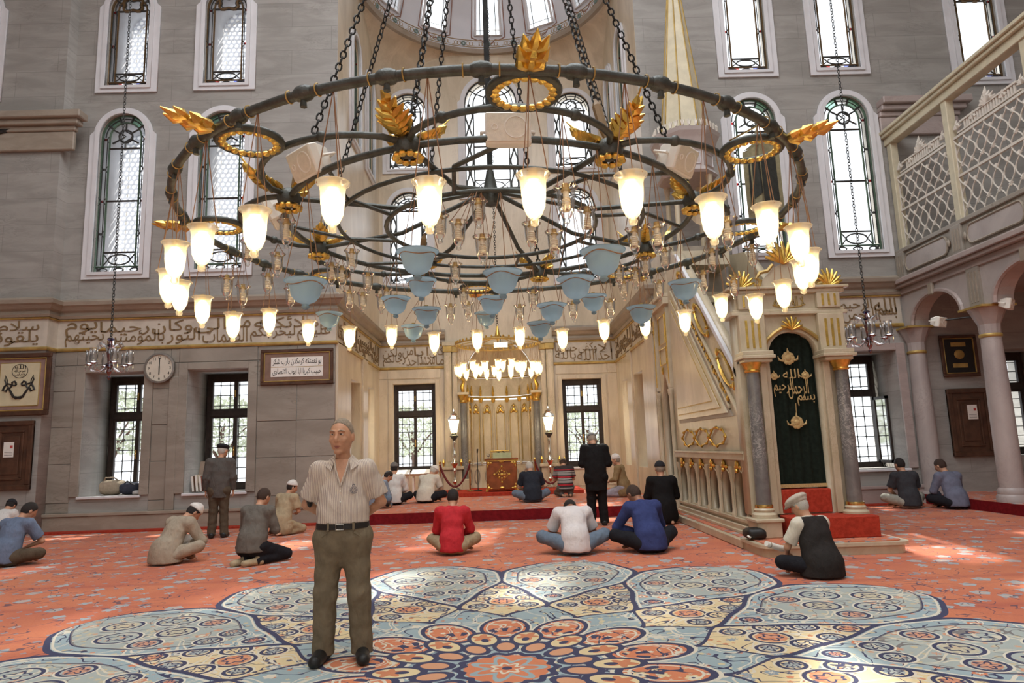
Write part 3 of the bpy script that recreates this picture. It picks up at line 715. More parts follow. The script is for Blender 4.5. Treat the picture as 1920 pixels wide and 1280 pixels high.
    line([(cx+math.cos(t)*b*.68, (z0+.16+zb)/2+math.sin(t)*(zb-z0-.16)*.36) for t in [2*PI*j/14 for j in range(14)]], .013, c2, closed=True)
    for s in (-1, 1): line([(cx+s*b, z0+.18), (cx+s*b*.68, (z0+.16+zb)/2), (cx+s*b, zb-.02)], .012, c2)
    if H > 2.6:
        zm = z0+.16+(zh-z0)*.52; line([(cx-b, zm), (cx+b, zm)], .018, c2)
        pane([(cx-b, zb), (cx+b, zb), (cx+b, zm), (cx-b, zm)]); pane([(cx-b, zm), (cx+b, zm), (cx+b, zh), (cx-b, zh)])
    else: pane([(cx-b, zb), (cx+b, zb), (cx+b, zh), (cx-b, zh)])
    # tracery in the head
    pane([(cx-b, zh), (cx+b, zh), (cx+b, zs)]+arc_pts(cx, zs, b, 0, PI, 12)+[(cx-b, zs)])
    hc = (zh+zs+b)/2-.02; hr_ = b*.42
    if style == 'wave' or style == 'green':
        line([(cx+hr_*math.cos(t), hc+hr_*math.sin(t)) for t in [2*PI*j/16 for j in range(16)]], .018, c2, closed=True)
        for j in range(6):
            t = PI/6+j*PI/3; line([(cx+hr_*math.cos(t), hc+hr_*math.sin(t)), (cx+b*.95*math.cos(t), hc+min(b*.95, zs+b-hc)*math.sin(t))], .015, c2)
        line([(cx+hr_*1.0*math.cos(t)*abs(math.cos(t*1.5))+0, hc+hr_*math.sin(t)*.9) for t in [2*PI*j/24 for j in range(24)]], .011, c2, closed=True)
    else:
        line([(cx+b*.72*math.cos(t)*(1-.16*math.cos(4*t)), hc+b*.50*math.sin(t)*(1-.2*math.cos(4*t))) for t in [2*PI*j/28 for j in range(28)]], .026, M['brasscame'], 'tracery', True)
        line([(cx+b*.55*math.cos(t)*(1-.16*math.cos(4*t)), hc+b*.36*math.sin(t)*(1-.2*math.cos(4*t))) for t in [2*PI*j/28 for j in range(28)]], .010, c2, 'tracery', True)
        for s in (-1, 1): line([(cx+s*b, hc), (cx+s*b*.72, hc)], .018, c2)
    if grille:
        hs = []; rr = .052; px, pz = .135, .117; j = 0; z = z0-.1
        while z < zs+a:
            u = cx-a+.02+(px/2 if j % 2 else 0)
            while u < cx+a-.02:
                hs.append(circ(u, z, rr, 10)); u += px
            z += pz; j += 1
        slab('perforated_outer_screen', rect(cx-a-.15, z0-.2, cx+a+.15, zs+a+.15), [h for h in hs if min(p[1] for p in h) > z0-.18], .03, lambda u, v, d: fm(u, v, 1.0+d), M['screen'], root)
    return root
FQ = lambda u, v, d: (u, W+d, v)
for i, c_ in enumerate(LOWX):
    left = i < 2
    arched_window(c_, 5.74, .56, 9.06, FQ, 'tall arched window with leaded panes', 'green', grille=left)
    arched_window(c_, 10.30, .52, 12.35, FQ, 'upper arched window with coloured border panes', 'color', grille=left)
arched_window(-12.2, 9.95, .55, 12.1, lambda u, v, d: (u, W-.35+d, v), 'upper arched window in the far left pier', 'color')
arched_window(11.9, 9.95, .55, 12.1, FQ, 'upper arched window above the gallery', 'color')
FN = lambda u, v, d: (u, NB+d, v)
arched_window(-.12, 9.45, .86, 12.55, FN, 'large central arched window over the mihrab', 'wave')
for c_, z_, s_ in ((-2.8, 10.35, 12.35), (2.5, 10.25, 12.25), (-2.8, 6.6, 9.0), (2.5, 6.6, 9.0)): arched_window(c_, z_, .60, s_, FN, 'arched window with wavy tracery in the recess', 'wave')
for yc in (17.2, 19.2):
    arched_window(yc, 9.6, .5, 12.2, lambda u, v, d: (NX0-d, u, v), 'arched window in the left side of the recess', 'green')
    arched_window(yc, 9.6, .5, 12.2, lambda u, v, d: (NX1+d, u, v), 'arched window in the right side of the recess', 'green')

# ------------------------------------------------------------------ rectangular casement windows with iron grilles
def casement(x0, x1, z0, z1, fm, label, open_leaf=False, gd=.25, cols=6, rows=11):
    WN[0] += 1; root = struct(link('window_%d' % WN[0], None), label); mt = M['darkwood']
    def bx(a, b_, c_, d_, e0, e1, nm, m_=mt, par=root):
        q = MB(); p0, p1 = fm(a, c_, e0), fm(b_, d_, e1); q.bb(p0, p1); return q.build(nm, m_, par, bevel=.006)
    t = .09; xm = (x0+x1)/2; zt = z0+(z1-z0)*.63
    bx(x0, x0+t, z0, z1, 0, .12, 'frame_jamb'); bx(x1-t, x1, z0, z1, 0, .12, 'frame_jamb')
    bx(x0+t, x1-t, z1-t*1.6, z1, 0, .12, 'frame_head'); bx(x0+t, x1-t, z0, z0+t*1.4, 0, .12, 'frame_sill'); bx(x0+t, x1-t, zt, zt+.13, -.01, .12, 'transom')
    def leaf(a, b_, c_, d_, nm='sash'):
        s = .045
        q = MB(); q.bb(fm(a, c_, .02), fm(a+s, d_, .09)).bb(fm(b_-s, c_, .02), fm(b_, d_, .09)).bb(fm(a+s, c_, .02), fm(b_-s, c_+s, .09)).bb(fm(a+s, d_-s, .02), fm(b_-s, d_, .09))
        o = q.build(nm, mt, root)
        MB().add([fm(a, c_, .055), fm(b_, c_, .055), fm(b_, d_, .055), fm(a, d_, .055)], [(0, 1, 2, 3)]).build('pane', M['glassclear'], o)
        return o
    leaf(x0+t, xm, zt+.13, z1-t*1.6); leaf(xm, x1-t, zt+.13, z1-t*1.6)
    if not open_leaf:
        l1 = leaf(x0+t, xm, z0+t*1.4, zt); leaf(xm, x1-t, z0+t*1.4, zt)
        q = MB().bb(fm(xm-.018, z0+(zt-z0)*.45, -.015), fm(xm+.018, z0+(zt-z0)*.58, .02)).ball(fm(xm, z0+(zt-z0)*.53, -.03), .022, 8); q.build('handle', M['brass'], l1)
    q = MB().bb(fm(xm-.015, zt+.45, -.015), fm(xm+.015, zt+.62, .02)); q.build('latch', M['brass'], root)
    # iron grille outside
    for i in range(1, cols):
        u = x0+(x1-x0)*i/cols; MB().cyl(fm(u, z0, gd), fm(u, z1, gd), .011, n=6).build('iron_bar', M['iron'], root)
    for j in range(1, rows):
        v = z0+(z1-z0)*j/rows; q = MB().cyl(fm(x0, v, gd), fm(x1, v, gd), .011, n=6)
        for i in range(1, cols): q.ball(fm(x0+(x1-x0)*i/cols, v, gd), .024, 6)
        q.build('iron_bar', M['iron'], root)
    return root
for i, (a, b_) in enumerate(RECT_L): casement(a, b_, .74, 3.45, lambda u, v, d: (u, W+1.0+d, v), 'dark wooden casement window with iron grille')
for a, b_ in NW: casement(a, b_, .86, 3.5, lambda u, v, d: (u, NB+.2+d, v), 'dark wooden casement window of the recess')
ow = casement(RECT_R[0][0], RECT_R[0][1], .76, 3.40, lambda u, v, d: (u, W+1.0+d, v), 'casement window with one leaf swung open', True)
q = MB(); hx = RECT_R[0][1]-.10; y0_, y1_ = W+.42, W+1.0
for a, b_ in (((hx, y0_, .86), (hx+.05, y0_+.06, 2.4)), ((hx, y1_-.06, .86), (hx+.05, y1_, 2.4)), ((hx, y0_, .86), (hx+.05, y1_, .93)), ((hx, y0_, 2.33), (hx+.05, y1_, 2.4))): q.bb(a, b_)
sash = q.build('open_sash', M['darkwood'], ow)
MB().add([(hx+.02, y0_, .9), (hx+.02, y1_, .9), (hx+.02, y1_, 2.36), (hx+.02, y0_, 2.36)], [(0, 1, 2, 3)]).build('pane', M['glassclear'], sash)
casement(11.2, 12.45, .95, 3.35, lambda u, v, d: (u, W+.8+d, v), 'casement window behind the gallery column')
for nm, xx, s in (('l', NX0, -1), ('r', NX1, 1)):
    for y0_, y1_ in ((16.9, 18.0), (18.9, 19.9)): casement(y0_, y1_, .9, 3.3, (lambda X_, s_: lambda u, v, d: (X_+s_*(.35+d), u, v))(xx, s), 'casement window in the side of the recess', cols=4, rows=9)
# ------------------------------------------------------------------ gallery on the right
GX = 9.25
gal = struct(link('wall_gallery', None), 'raised gallery with cream lattice screens on columns')
q = MB().bb((GX, 10.2, 5.02), (GX+.35, W, 5.68)); q.build('parapet', M['marble'], gal, bevel=.01)
MB().bb((GX-.05, 10.2, 5.60), (GX+.4, W, 5.70)).build('parapet_cap', M['marble'], gal, bevel=.015)
for a, b_, z0, z1 in ((-.22, .4, 4.88, 4.98), (-.16, .4, 4.80, 4.88), (-.10, .4, 4.98, 5.04), (-.05, .4, 4.66, 4.80)): MB().bb((GX+a, 10.2, z0), (GX+b_, W, z1)).build('cornice_course', M['pink'], gal, bevel=.012)
MB().bb((GX, 10.2, 4.66), (14, W, 5.0)).build('gallery_floor', M['pink'], gal)
for yc in (14.2, 12.1):
    pts = [(yc+s*(.62+(.12*math.cos(t))), 5.33+.19*math.sin(t)) for s, rng in ((1, range(-3, 4)), (-1, range(3, -4, -1))) for t in [k_*PI/6 for k_ in rng]]
    MB().prism(pts, GX-.03, GX+.01, 'x').build('oval_panel', M['stone'], gal, bevel=.01)
    MB().tube([(GX-.03, u, v) for u, v in pts], .022, 6, closed=True).build('panel_moulding', M['mold'], gal)
    for s in (-1, 1): MB().ball((GX-.04, yc+s*.80, 5.33), .07, 8, (.5, .6, 1.2)).build('panel_leaf', M['mold'], gal, smooth=True)
for yc in (13.15, 15.12):
    q = MB().bb((GX-.06, yc-.16, 5.04), (GX, yc+.16, 5.62)); q.build('parapet_pilaster', M['marble'], gal, bevel=.008)
    q = MB()
    for d in (-.08, 0, .08): q.bb((GX-.07, yc+d-.014, 5.10), (GX-.058, yc+d+.014, 5.54))
    q.build('flutes', M['mold'], gal)
# cream screens
for yc in (10.95, 13.15, 15.17):
    MB().bb((GX+.05, yc-.085, 5.70), (GX+.22, yc+.085, 8.38)).build('screen_post', M['creamwood'], gal, bevel=.012)
MB().bb((GX+.02, 10.2, 8.28), (GX+.25, W, 8.46)).build('screen_rail', M['creamwood'], gal, bevel=.012)
for z0, z1, d in ((8.46, 8.54, .05), (8.54, 8.62, .10)): MB().bb((GX-d, 10.2, z0), (GX+.3, W, z1)).build('screen_cornice', M['creamwood'], gal, bevel=.012)
for y0, y1 in ((13.235, 15.085), (11.035, 13.065), (10.2, 10.865)):
    L = y1-y0; xx = GX+.13; zl = [5.73, 6.62, 7.42]
    for z in zl: MB().bb((xx-.025, y0, z-.025), (xx+.025, y1, z+.025)).build('lattice_rail', M['lattice'], gal)
    n = max(2, round(L/.29)); p_ = L/n
    for t in range(2):
        z0, z1 = zl[t]+.02, zl[t+1]-.02; hh = z1-z0
        for i in range(n+1):
            for s in (-1, 1):
                pts = []
                for k_ in range(17):
                    f = k_/16; yy = y0+i*p_+s*p_*(.5-.5*math.cos(2*PI*f))*.98
                    pts.append((xx+s*.006, min(max(yy, y0), y1), z0+hh*f))
                MB().tube(pts, .014, 5).build('ogee_bar', M['lattice'], gal)
        q = MB()
        for i in range(n):
            c_ = y0+(i+.5)*p_
            for cz in (z0+hh*.25, z0+hh*.78):
                for k_ in range(5):
                    a = PI*(.1+.2*k_); q.tube([(xx, c_, cz-.05), (xx, c_+.055*math.cos(a), cz-.02+.075*math.sin(a))], [.010, .016], 4)
        q.build('palmette_fillings', M['lattice'], gal)
    MB().bb((xx-.03, y0+.15, 7.47), (xx+.03, y1-.15, 7.50)).bb((xx-.03, y0+.25, 7.66), (xx+.03, y1-.25, 7.70)).build('crest_rail', M['lattice'], gal)
    for i in range(int((L-.6)/.075)):
        yy = y0+.3+i*.075; MB().bb((xx-.015, yy, 7.50), (xx+.015, yy+.035, 7.66)).build('dentil', M['lattice'], gal)
    for c_, sc in ((y0+L/2, 1.), (y0+.14, .55), (y1-.14, .55), (y0+L*.3, .45), (y0+L*.7, .45)):
        q = MB()
        for k_ in range(7):
            a = PI*(.08+.14*k_); ln = (.34 if k_ == 3 else .24)*sc; b0 = 7.68 if sc > .6 else 7.58
            q.tube([(xx, c_, b0), (xx-.02, c_+ln*.6*math.cos(a), b0+ln*.6*math.sin(a)), (xx, c_+ln*math.cos(a), b0+ln*math.sin(a))], [.022*sc+.006, .034*sc+.006, .006], 5)
        q.build('crest_palmette', M['lattice'], gal)
# columns and arches under the gallery
def column(x, y, z0, zc, name, label, m_=None):
    m_ = m_ or M['stone']; c_ = struct(link(name, None), label)
    MB().lathe([(.27, z0), (.27, z0+.10), (.24, z0+.14), (.25, z0+.2), (.21, z0+.26)], 24, (x, y, 0)).build('base', m_, c_, smooth=True)
    MB().lathe([(.205, z0+.26), (.20, 2.0), (.175, zc)], 24, (x, y, 0)).build('shaft', m_, c_, smooth=True)
    MB().lathe([(.185, zc), (.20, zc+.02), (.20, zc+.05), (.185, zc+.07)], 24, (x, y, 0)).build('gilt_ring', M['goldline'], c_, smooth=True)
    MB().lathe([(.18, zc+.07), (.19, zc+.25), (.30, zc+.5), (.33, zc+.56)], 12, (x, y, 0)).build('capital', m_, c_)
    MB().bb((x-.34, y-.34, zc+.56), (x+.34, y+.34, zc+.60)).build('abacus', M['goldline'], c_)
    return c_
column(GX+.15, 12.85, .2, 3.28, 'wall_column_1', 'round stone gallery column with gilt-edged capital')
column(GX+.12, W-.12, .0, 3.28, 'wall_column_2', 'engaged stone column against the wall')
def arch_wall(y0, y1, name):
    c_ = (y0+y1)/2; hw = (y1-y0)/2-.30; o_ = rect(y0, 3.88, y1, 4.68)
    pts = [(y0, 3.88), (c_-hw, 3.88)]+[(c_+hw*math.cos(PI-PI*i/14), 3.88+min(.62, hw)*math.sin(PI*i/14)) for i in range(1, 14)]+[(c_+hw, 3.88), (y1, 3.88), (y1, 4.68), (y0, 4.68)]
    MB().prism(pts, GX, GX+.35, 'x').build(name, M['stone'], gal)
    MB().tube([(GX-.01, c_+hw*math.cos(PI-PI*i/14), 3.88+min(.62, hw)*math.sin(PI*i/14)) for i in range(15)], .05, 6).build('arch_moulding', M['pink'], gal)
    MB().bb((GX-.08, c_-.08, 4.42), (GX, c_+.08, 4.68)).build('keystone', M['mold'], gal, bevel=.02)
arch_wall(13.0, W, 'arch_spandrel'); arch_wall(10.3, 12.7, 'arch_spandrel')
MB().bb((GX-.05, 12.68, 3.88), (GX+.35, 13.02, 4.66)).build('arch_pier', M['marble'], gal)
q = MB()
for d in (-.09, 0, .09): q.bb((GX-.065, 12.85+d-.015, 3.98), (GX-.05, 12.85+d+.015, 4.58))
q.build('flutes', M['mold'], gal)
struct(MB().tube([(-14, W-.9, 8.35), (-10.9, W-.40, 9.12)], .06, 6).build('trim_42', M['iron']), 'dark iron tie bar running into the far left pier')

# ------------------------------------------------------------------ mihrab
mih = struct(link('wall_mihrab', None), 'tall fluted marble mihrab niche with gilt capitals')
mx = -.10; NP = 7
def nprof(r, i): a = PI*i/NP; return (mx+r*math.cos(a), NB+.06+r*.75*math.sin(a))
for i in range(NP):
    (xa, ya), (xb, yb) = nprof(1.0, i), nprof(1.0, i+1)
    dx, dy = xb-xa, yb-ya; L = math.hypot(dx, dy); nx_, ny_ = dy/L, -dx/L
    if nx_*(mx-xa)+ny_*(NB-ya) < 0: nx_, ny_ = -nx_, -ny_
    for z0, z1, nm in ((.30, 1.0, 'dado_panel'), (1.06, 2.98, 'niche_panel'), (3.10, 3.66, 'upper_panel')):
        q = MB().add([(xa, ya, z0), (xb, yb, z0), (xb, yb, z1), (xa, ya, z1), (xa-nx_*.08, ya-ny_*.08, z0), (xb-nx_*.08, yb-ny_*.08, z0), (xb-nx_*.08, yb-ny_*.08, z1), (xa-nx_*.08, ya-ny_*.08, z1)],
                     [(0, 1, 2, 3), (4, 7, 6, 5), (0, 4, 5, 1), (3, 2, 6, 7), (0, 3, 7, 4), (1, 5, 6, 2)]); q.build(nm, M['minbar'], mih)
    cxm, cym = (xa+xb)/2+nx_*.015, (ya+yb)/2+ny_*.015; ux, uy = dx/L, dy/L
    q = MB(); q.tube([(cxm+ux*s*.13, cym+uy*s*.13, z) for s, z in ((-1, 1.12), (-1, 2.62), (-.6, 2.78), (0, 2.86), (.6, 2.78), (1, 2.62), (1, 1.12))], .013, 5)
    q.build('panel_bead', M['goldline'], mih)
    q = MB().ball((cxm, cym, 2.66), .07, 8, (1, .5, 1.1)).ball((cxm, cym, 2.78), .04, 8)
    for s in (-1, 1): q.ball((cxm+ux*s*.08, cym+uy*s*.08, 2.60), .04, 8)
    q.build('gilt_pendant', M['gold'], mih, smooth=True)
    MB().tube([(cxm+ux*.10*math.cos(t), cym+uy*.10*math.cos(t), .65+.22*math.sin(t)) for t in [2*PI*k_/14 for k_ in range(14)]], .016, 5, closed=True).build('oval_bead', M['mold'], mih)
for i in range(NP+1):
    xa, ya = nprof(.97, i)
    MB().cyl((xa, ya, 1.0), (xa, ya, 2.92), .035, n=8).build('slender_shaft', M['minbar'], mih, smooth=True)
    MB().lathe([(.036, 2.90), (.07, 2.98), (.075, 3.02), (.04, 3.03)], 10, (xa, ya, 0)).build('gilt_capital', M['gold'], mih, smooth=True)
    MB().tube([(xa, ya-.02, 3.10), (xa, ya-.07, 3.22), (xa, ya-.02, 3.34), (xa, ya-.03, 3.42)], [.03, .045, .025, .012], 6).build('gilt_scroll', M['gold'], mih, smooth=True)
for z, r_, m_ in ((1.03, .03, 'mold'), (3.05, .035, 'goldline'), (3.69, .03, 'goldline')):
    MB().tube([(*nprof(.98, i), z) for i in range(NP+1)], r_, 6).build('string_course', M[m_], mih)
q = MB(); rows = 6; vs = []; fs = []
for j in range(rows+1):
    e = PI/2*j/rows
    for i in range(NP*2+1):
        a = PI*i/(NP*2); rr = 1.0*math.cos(e)*(1 if i % 2 == 0 else .94); vs.append((mx+rr*math.cos(a), NB+.06+rr*.75*math.sin(a), 3.72+1.0*math.sin(e)))
n_ = NP*2+1; fs = [(j*n_+i, j*n_+i+1, (j+1)*n_+i+1, (j+1)*n_+i) for j in range(rows) for i in range(NP*2)]
q.add(vs, fs).build('ribbed_hood', M['minbar'], mih)
for s in (-1, 1):
    xx = mx+s*1.10
    MB().lathe([(.10, .62), (.095, 2.86)], 16, (xx, NB-.10, 0)).build('dark_column', M['greymarble'], mih, smooth=True)
    MB().bb((xx-.13, NB-.24, .30), (xx+.13, NB, .62)).build('pedestal', M['minbar'], mih, bevel=.015)
    MB().lathe([(.10, 2.86), (.12, 2.90), (.10, 2.94), (.15, 3.08), (.17, 3.10)], 14, (xx, NB-.10, 0)).build('gilt_capital', M['gold'], mih, smooth=True)
    MB().bb((xx-.17, NB-.24, 3.10), (xx+.17, NB, 3.18)).build('impost', M['minbar'], mih, bevel=.01)
    MB().tube([(xx, NB-.18, 3.18), (xx+s*.03, NB-.22, 3.34), (xx-s*.03, NB-.2, 3.5), (xx+s*.04, NB-.2, 3.62)], [.05, .065, .04, .05], 8).build('gilt_console', M['gold'], mih, smooth=True)
    MB().bb((xx-.15, NB-.22, 3.64), (xx+.15, NB, 3.74)).build('impost', M['minbar'], mih, bevel=.01)
    for d, wd, dep in ((1.34, .16, .10), (1.55, .22, .16)):
        x2 = mx+s*d
        MB().bb((x2-wd/2, NB-dep, 1.0), (x2+wd/2, NB, 4.42)).build('pilaster', M['minbar'], mih, bevel=.012)
        MB().bb((x2-wd/2-.03, NB-dep-.04, 4.42), (x2+wd/2+.03, NB, 4.60)).build('pilaster_capital', M['goldline'], mih, bevel=.012)
        MB().bb((x2-wd*.22, NB-dep-.012, 1.15), (x2+wd*.22, NB-dep, 4.3)).build('sunk_panel', M['nmarble'], mih)
    x2 = mx+s*1.45
    MB().bb((x2-.28, NB-.30, .30), (x2+.28, NB, .90)).build('pedestal', M['minbar'], mih, bevel=.015)
    MB().bb((x2-.33, NB-.35, .90), (x2+.33, NB, 1.0)).build('pedestal_cap', M['minbar'], mih, bevel=.015)
    for t in (-.26, .26): MB().lathe([(.02, 1.0), (.03, 1.08), (.05, 1.12), (.03, 1.17), (.005, 1.22)], 10, (x2+t, NB-.28, 0)).build('gilt_finial', M['gold'], mih, smooth=True)
MB().bb((mx-1.72, NB-.2, 4.6), (mx+1.72, NB, 4.74)).build('entablature', M['minbar'], mih, bevel=.02)

# ------------------------------------------------------------------ minbar
mb = thing('minbar', 'tall marble pulpit stair with gilt carving, curtained portal and conical spire', 'pulpit', (3.5, 9.85, 0))
def T(p): return (p[0]-3.5, p[1]-9.85, p[2])
class MM(MB):
    def build(s, name, mat_, parent=None, smooth=False, bevel=0):
        s.v = [T(v) for v in s.v]; return super().build(name, mat_, parent or mb, smooth, bevel)
mm = M['minbar']
# plinth with rounded front corners, carpeted top
def rr_poly(x0, y0, x1, y1, r): return [(x0+r-r*math.cos(t), y0+r-r*math.sin(t)) for t in [k_*PI/8 for k_ in range(5)]]+[(x1-r+r*math.sin(t), y0+r-r*math.cos(t)) for t in [k_*PI/8 for k_ in range(5)]]+[(x1, y1), (x0, y1)]
MM().prism(rr_poly(3.28, 8.98, 5.15, 9.78, .16), 0, .11, 'z').build('plinth', mm)
MM().prism(rr_poly(3.24, 8.94, 5.19, 9.78, .18), .11, .15, 'z').build('plinth_lip', mm)
MM().prism(rr_poly(3.32, 9.02, 5.11, 9.78, .14), .15, .162, 'z').build('plinth_carpet', M['carpet2'])
MM().bb((3.25, 9.78, 0), (3.5, 14.1, .13)).build('side_kerb', mm, bevel=.015)
MM().bb((3.30, 9.78, .13), (3.5, 14.1, .142)).build('kerb_carpet', M['carpet2'])
def YZm(x0): return lambda u, v, d: T((x0+d, u, v))
ya, yb = 9.98, 13.92
SL = .885; zr = lambda y: 2.40+SL*(y-9.85)
def side(x0, nm):
    hs = []; n = 6; p_ = (yb-.12-ya)/n
    for i in range(n):
        c_ = ya+.06+p_*(i+.5); hw = p_*.40
        hs.append([(c_-hw, .36), (c_+hw, .36), (c_+hw, .86), (c_+hw*.75, 1.0), (c_+hw*.25, 1.06), (c_, 1.14), (c_-hw*.25, 1.06), (c_-hw*.75, 1.0), (c_-hw, .86)])
    pts = [(ya, .13), (yb, .13), (yb, zr(12.9)+.25), (12.95, zr(12.95)), (ya, zr(ya))]
    return slab(nm, pts, hs, .14, YZm(x0), mm, mb), n, p_
sd1, n, p_ = side(3.5, 'stair_flank'); side(4.82, 'stair_flank')
MM().prism([(ya, 1.25), (yb, 1.25), (yb, 4.2), (ya, 1.35)], 3.66, 4.8, 'x').build('stair_core', M['mold'])
for i in range(n):
    c_ = ya+.06+p_*(i+.5)
    q = MM().ball((3.47, c_, 1.13), .055, 8, (.6, 1, 1.3)).ball((3.46, c_, 1.04), .035, 8)
    for s in (-1, 1): q.ball((3.48, c_+s*.09, 1.09), .045, 8, (.5, 1.3, .7))
    q.build('gilt_arch_crest', M['gold'], smooth=True)
    MM().tube([(3.49, c_+hw_, z) for hw_, z in ((-p_*.40, .36), (-p_*.40, .86), (-p_*.30, 1.0), (-.06, 1.06), (0, 1.14), (.06, 1.06), (p_*.30, 1.0), (p_*.40, .86), (p_*.40, .36))], .014, 5).build('arch_moulding', mm)
for i in range(n+1):
    c_ = ya+.06+p_*i
    MM().lathe([(.045, .34), (.045, .40), (.027, .44), (.025, .95), (.05, 1.05), (.05, 1.10)], 10, (3.485, c_, 0)).build('colonnette', mm, smooth=True)
MM().bb((3.44, ya-.1, .14), (3.5, yb, .26)).bb((3.41, ya-.1, .14), (3.5, yb, .19)).bb((3.46, ya-.1, .30), (3.5, yb, .35)).build('base_moulding', mm, bevel=.008)
MM().bb((3.43, ya-.05, 1.20), (3.5, yb, 1.33)).bb((3.41, ya-.05, 1.29), (3.5, yb, 1.33)).build('string_band', mm, bevel=.008)
# garland panel
for i in range(3):
    c_ = 11.2+i*.88
    q = MM(); pts = [(3.47, c_+.40*math.cos(t)*(1+.08*math.cos(6*t)), 1.56+.14*math.sin(t)*(1+.12*math.cos(5*t))) for t in [2*PI*k_/28 for k_ in range(28)]]
    q.tube(pts, .016, 5, closed=True)
    for t in (0, PI/2, PI, 1.5*PI, .8, 2.3, 3.9, 5.4): q.ball((3.46, c_+.41*math.cos(t), 1.56+.15*math.sin(t)), .028, 6)
    q.build('gilt_garland', M['gold'])
# stepped triangular panel
def tri(o): # inset triangle
    y1 = 13.55-o*.6; z0 = 1.86+o; yy = lambda z: 9.85+(z+1.02+o*1.5-2.40)/SL
    return [(yy(z0), z0), (y1, z0), (y1, zr(y1)-1.02-o*1.5)]
for o, d, m_ in ((0, .03, M['mold']), (.06, .06, mm), (.14, .065, M['goldline']), (.16, .08, mm), (.27, .085, M['goldline']), (.29, .09, M['nmarble'])):
    MM().prism(tri(o), 3.5-d, 3.5, 'x').build('triangle_panel', m_)
# diagonal ornament band and balustrade panels
def diag(off0, off1, d, y0, y1, nm, m_): MM().prism([(y0, zr(y0)-off0), (y1, zr(y1)-off0), (y1, zr(y1)-off1), (y0, zr(y0)-off1)], 3.5-d, 3.5, 'x').build(nm, m_, bevel=.006)
diag(.0, .12, .06, ya, 12.95, 'hand_rail', M['plaster']); diag(.70, .76, .05, ya, 12.95, 'diagonal_moulding', mm); diag(.79, .81, .03, ya, 12.95, 'gilt_line', M['goldline']); diag(.95, 1.0, .04, 10.5, 12.95, 'diagonal_moulding', mm)
for k_ in range(26):
    y = 10.55+k_*.095; MM().ball((3.48, y, zr(y)-.88+.025*math.sin(k_*1.7)), .055 if k_ % 3 == 0 else .038, 6, (.5, 1.2, 1)).build('gilt_scroll_leaf', M['gold'])
for c_ in (10.55, 11.65, 12.6):
    q = MM()
    e1 = Vector((0, 1, SL)).normalized(); e2 = Vector((0, -SL, 1)).normalized(); cc = Vector((3.47, c_, zr(c_)-.41))
    for sgn in (-1, 1):
        q.tube([cc+e1*(.42*math.cos(t))+e2*(.15*math.sin(t)) for t in [sgn*(.35+k_*.19) for k_ in range(13)]], [.012+.016*math.sin(k_*PI/12) for k_ in range(13)], 6)
    for t in (-.46, .46): q.ball(cc+e1*t, .06, 8, (.4, 1, 1.2)).ball(cc+e1*t*.82+e2*.07, .035, 6).ball(cc+e1*t*.82-e2*.07, .035, 6)
    q.build('gilt_cartouche', M['gold'], smooth=True)
# tower at the head of the stair
slab('tower_side', rect(13.95, 0.1, 15.22, 5.6), [[(14.28, .8), (14.95, .8), (14.95, 2.45), (14.8, 2.7), (14.62, 2.95), (14.44, 2.7), (14.28, 2.45)]], .16, YZm(3.5), mm, mb)
MM().bb((3.9, 14.0, .1), (4.8, 15.22, 5.6)).build('tower_core', M['mold'])
for y in (14.02, 15.14):
    MM().lathe([(.07, .1), (.07, .8), (.045, .86), (.045, 2.42), (.07, 2.52), (.07, 2.58)], 12, (3.46, y, 0)).build('tower_shaft', mm, smooth=True)
    MM().bb((3.44, y-.05, 2.62), (3.5, y+.05, 4.3)).build('tower_pilaster', mm); MM().bb((3.425, y-.012, 2.7), (3.44, y+.012, 4.2)).build('gilt_line', M['gold'])
q = MM()
for z0, z1 in ((3.15, 3.5), (3.6, 4.2)): q.tube([(3.48, 14.3, z0), (3.48, 14.86, z0), (3.48, 14.86, z1), (3.48, 14.3, z1)], .015, 5, closed=True)
q.build('gilt_panel_line', M['gold'])
MM().ball((3.46, 14.62, 3.02), .06, 8, (.5, 1, 1.5)).build('gilt_arch_crest', M['gold'], smooth=True)
MM().bb((3.38, 13.9, 4.35), (4.9, 15.25, 4.5)).bb((3.32, 13.9, 4.5), (4.9, 15.25, 4.58)).build('tower_cornice', mm, bevel=.01)
# open pavilion and spire
pc = (4.06, 13.8)
for k_ in range(4):
    a = PI/4+k_*PI/2; MM().lathe([(.07, 5.3), (.055, 5.5), (.05, 6.75), (.08, 6.95)], 12, (pc[0]+.5*math.cos(a), pc[1]+.5*math.sin(a), 0)).build('pavilion_column', mm, smooth=True)
MM().bb((3.5, 13.3, 5.0), (4.65, 14.4, 5.3)).build('pavilion_floor', mm)
o8 = PI/8
MM().lathe([(.60, 6.95), (.64, 7.0), (.60, 7.05), (.57, 7.1), (.57, 7.42), (.62, 7.5), (.60, 7.55), (.66, 7.7), (.72, 7.82), (.74, 7.9), (.60, 7.92)], 8, (pc[0], pc[1], 0), o8, 2*PI+o8).build('pavilion_entablature', M['stone'])
for k_ in range(8):
    a = k_*PI/4; t_ = Vector((-math.sin(a), math.cos(a), 0)); c0 = Vector((pc[0], pc[1], 7.27))+Vector((math.cos(a), math.sin(a), 0))*.535
    q = MM(); q.tube([c0+t_*u+Vector((0, 0, v)) for u, v in ((-.15, -.12), (.15, -.12), (.15, .12), (-.15, .12))], .013, 4, closed=True); q.build('frieze_panel_line', M['plaster'])
    q = MM(); c1 = Vector((pc[0], pc[1], 7.92))+Vector((math.cos(a), math.sin(a), 0))*.66
    for u in (-.2, -.07, .07, .2):
        for b_ in (-.5, 0, .5): q.tube([c1+t_*u, c1+t_*(u+.09*math.sin(b_))+Vector((0, 0, .15*math.cos(b_)))], [.025, .008], 4)
    q.build('cresting', M['lattice'])
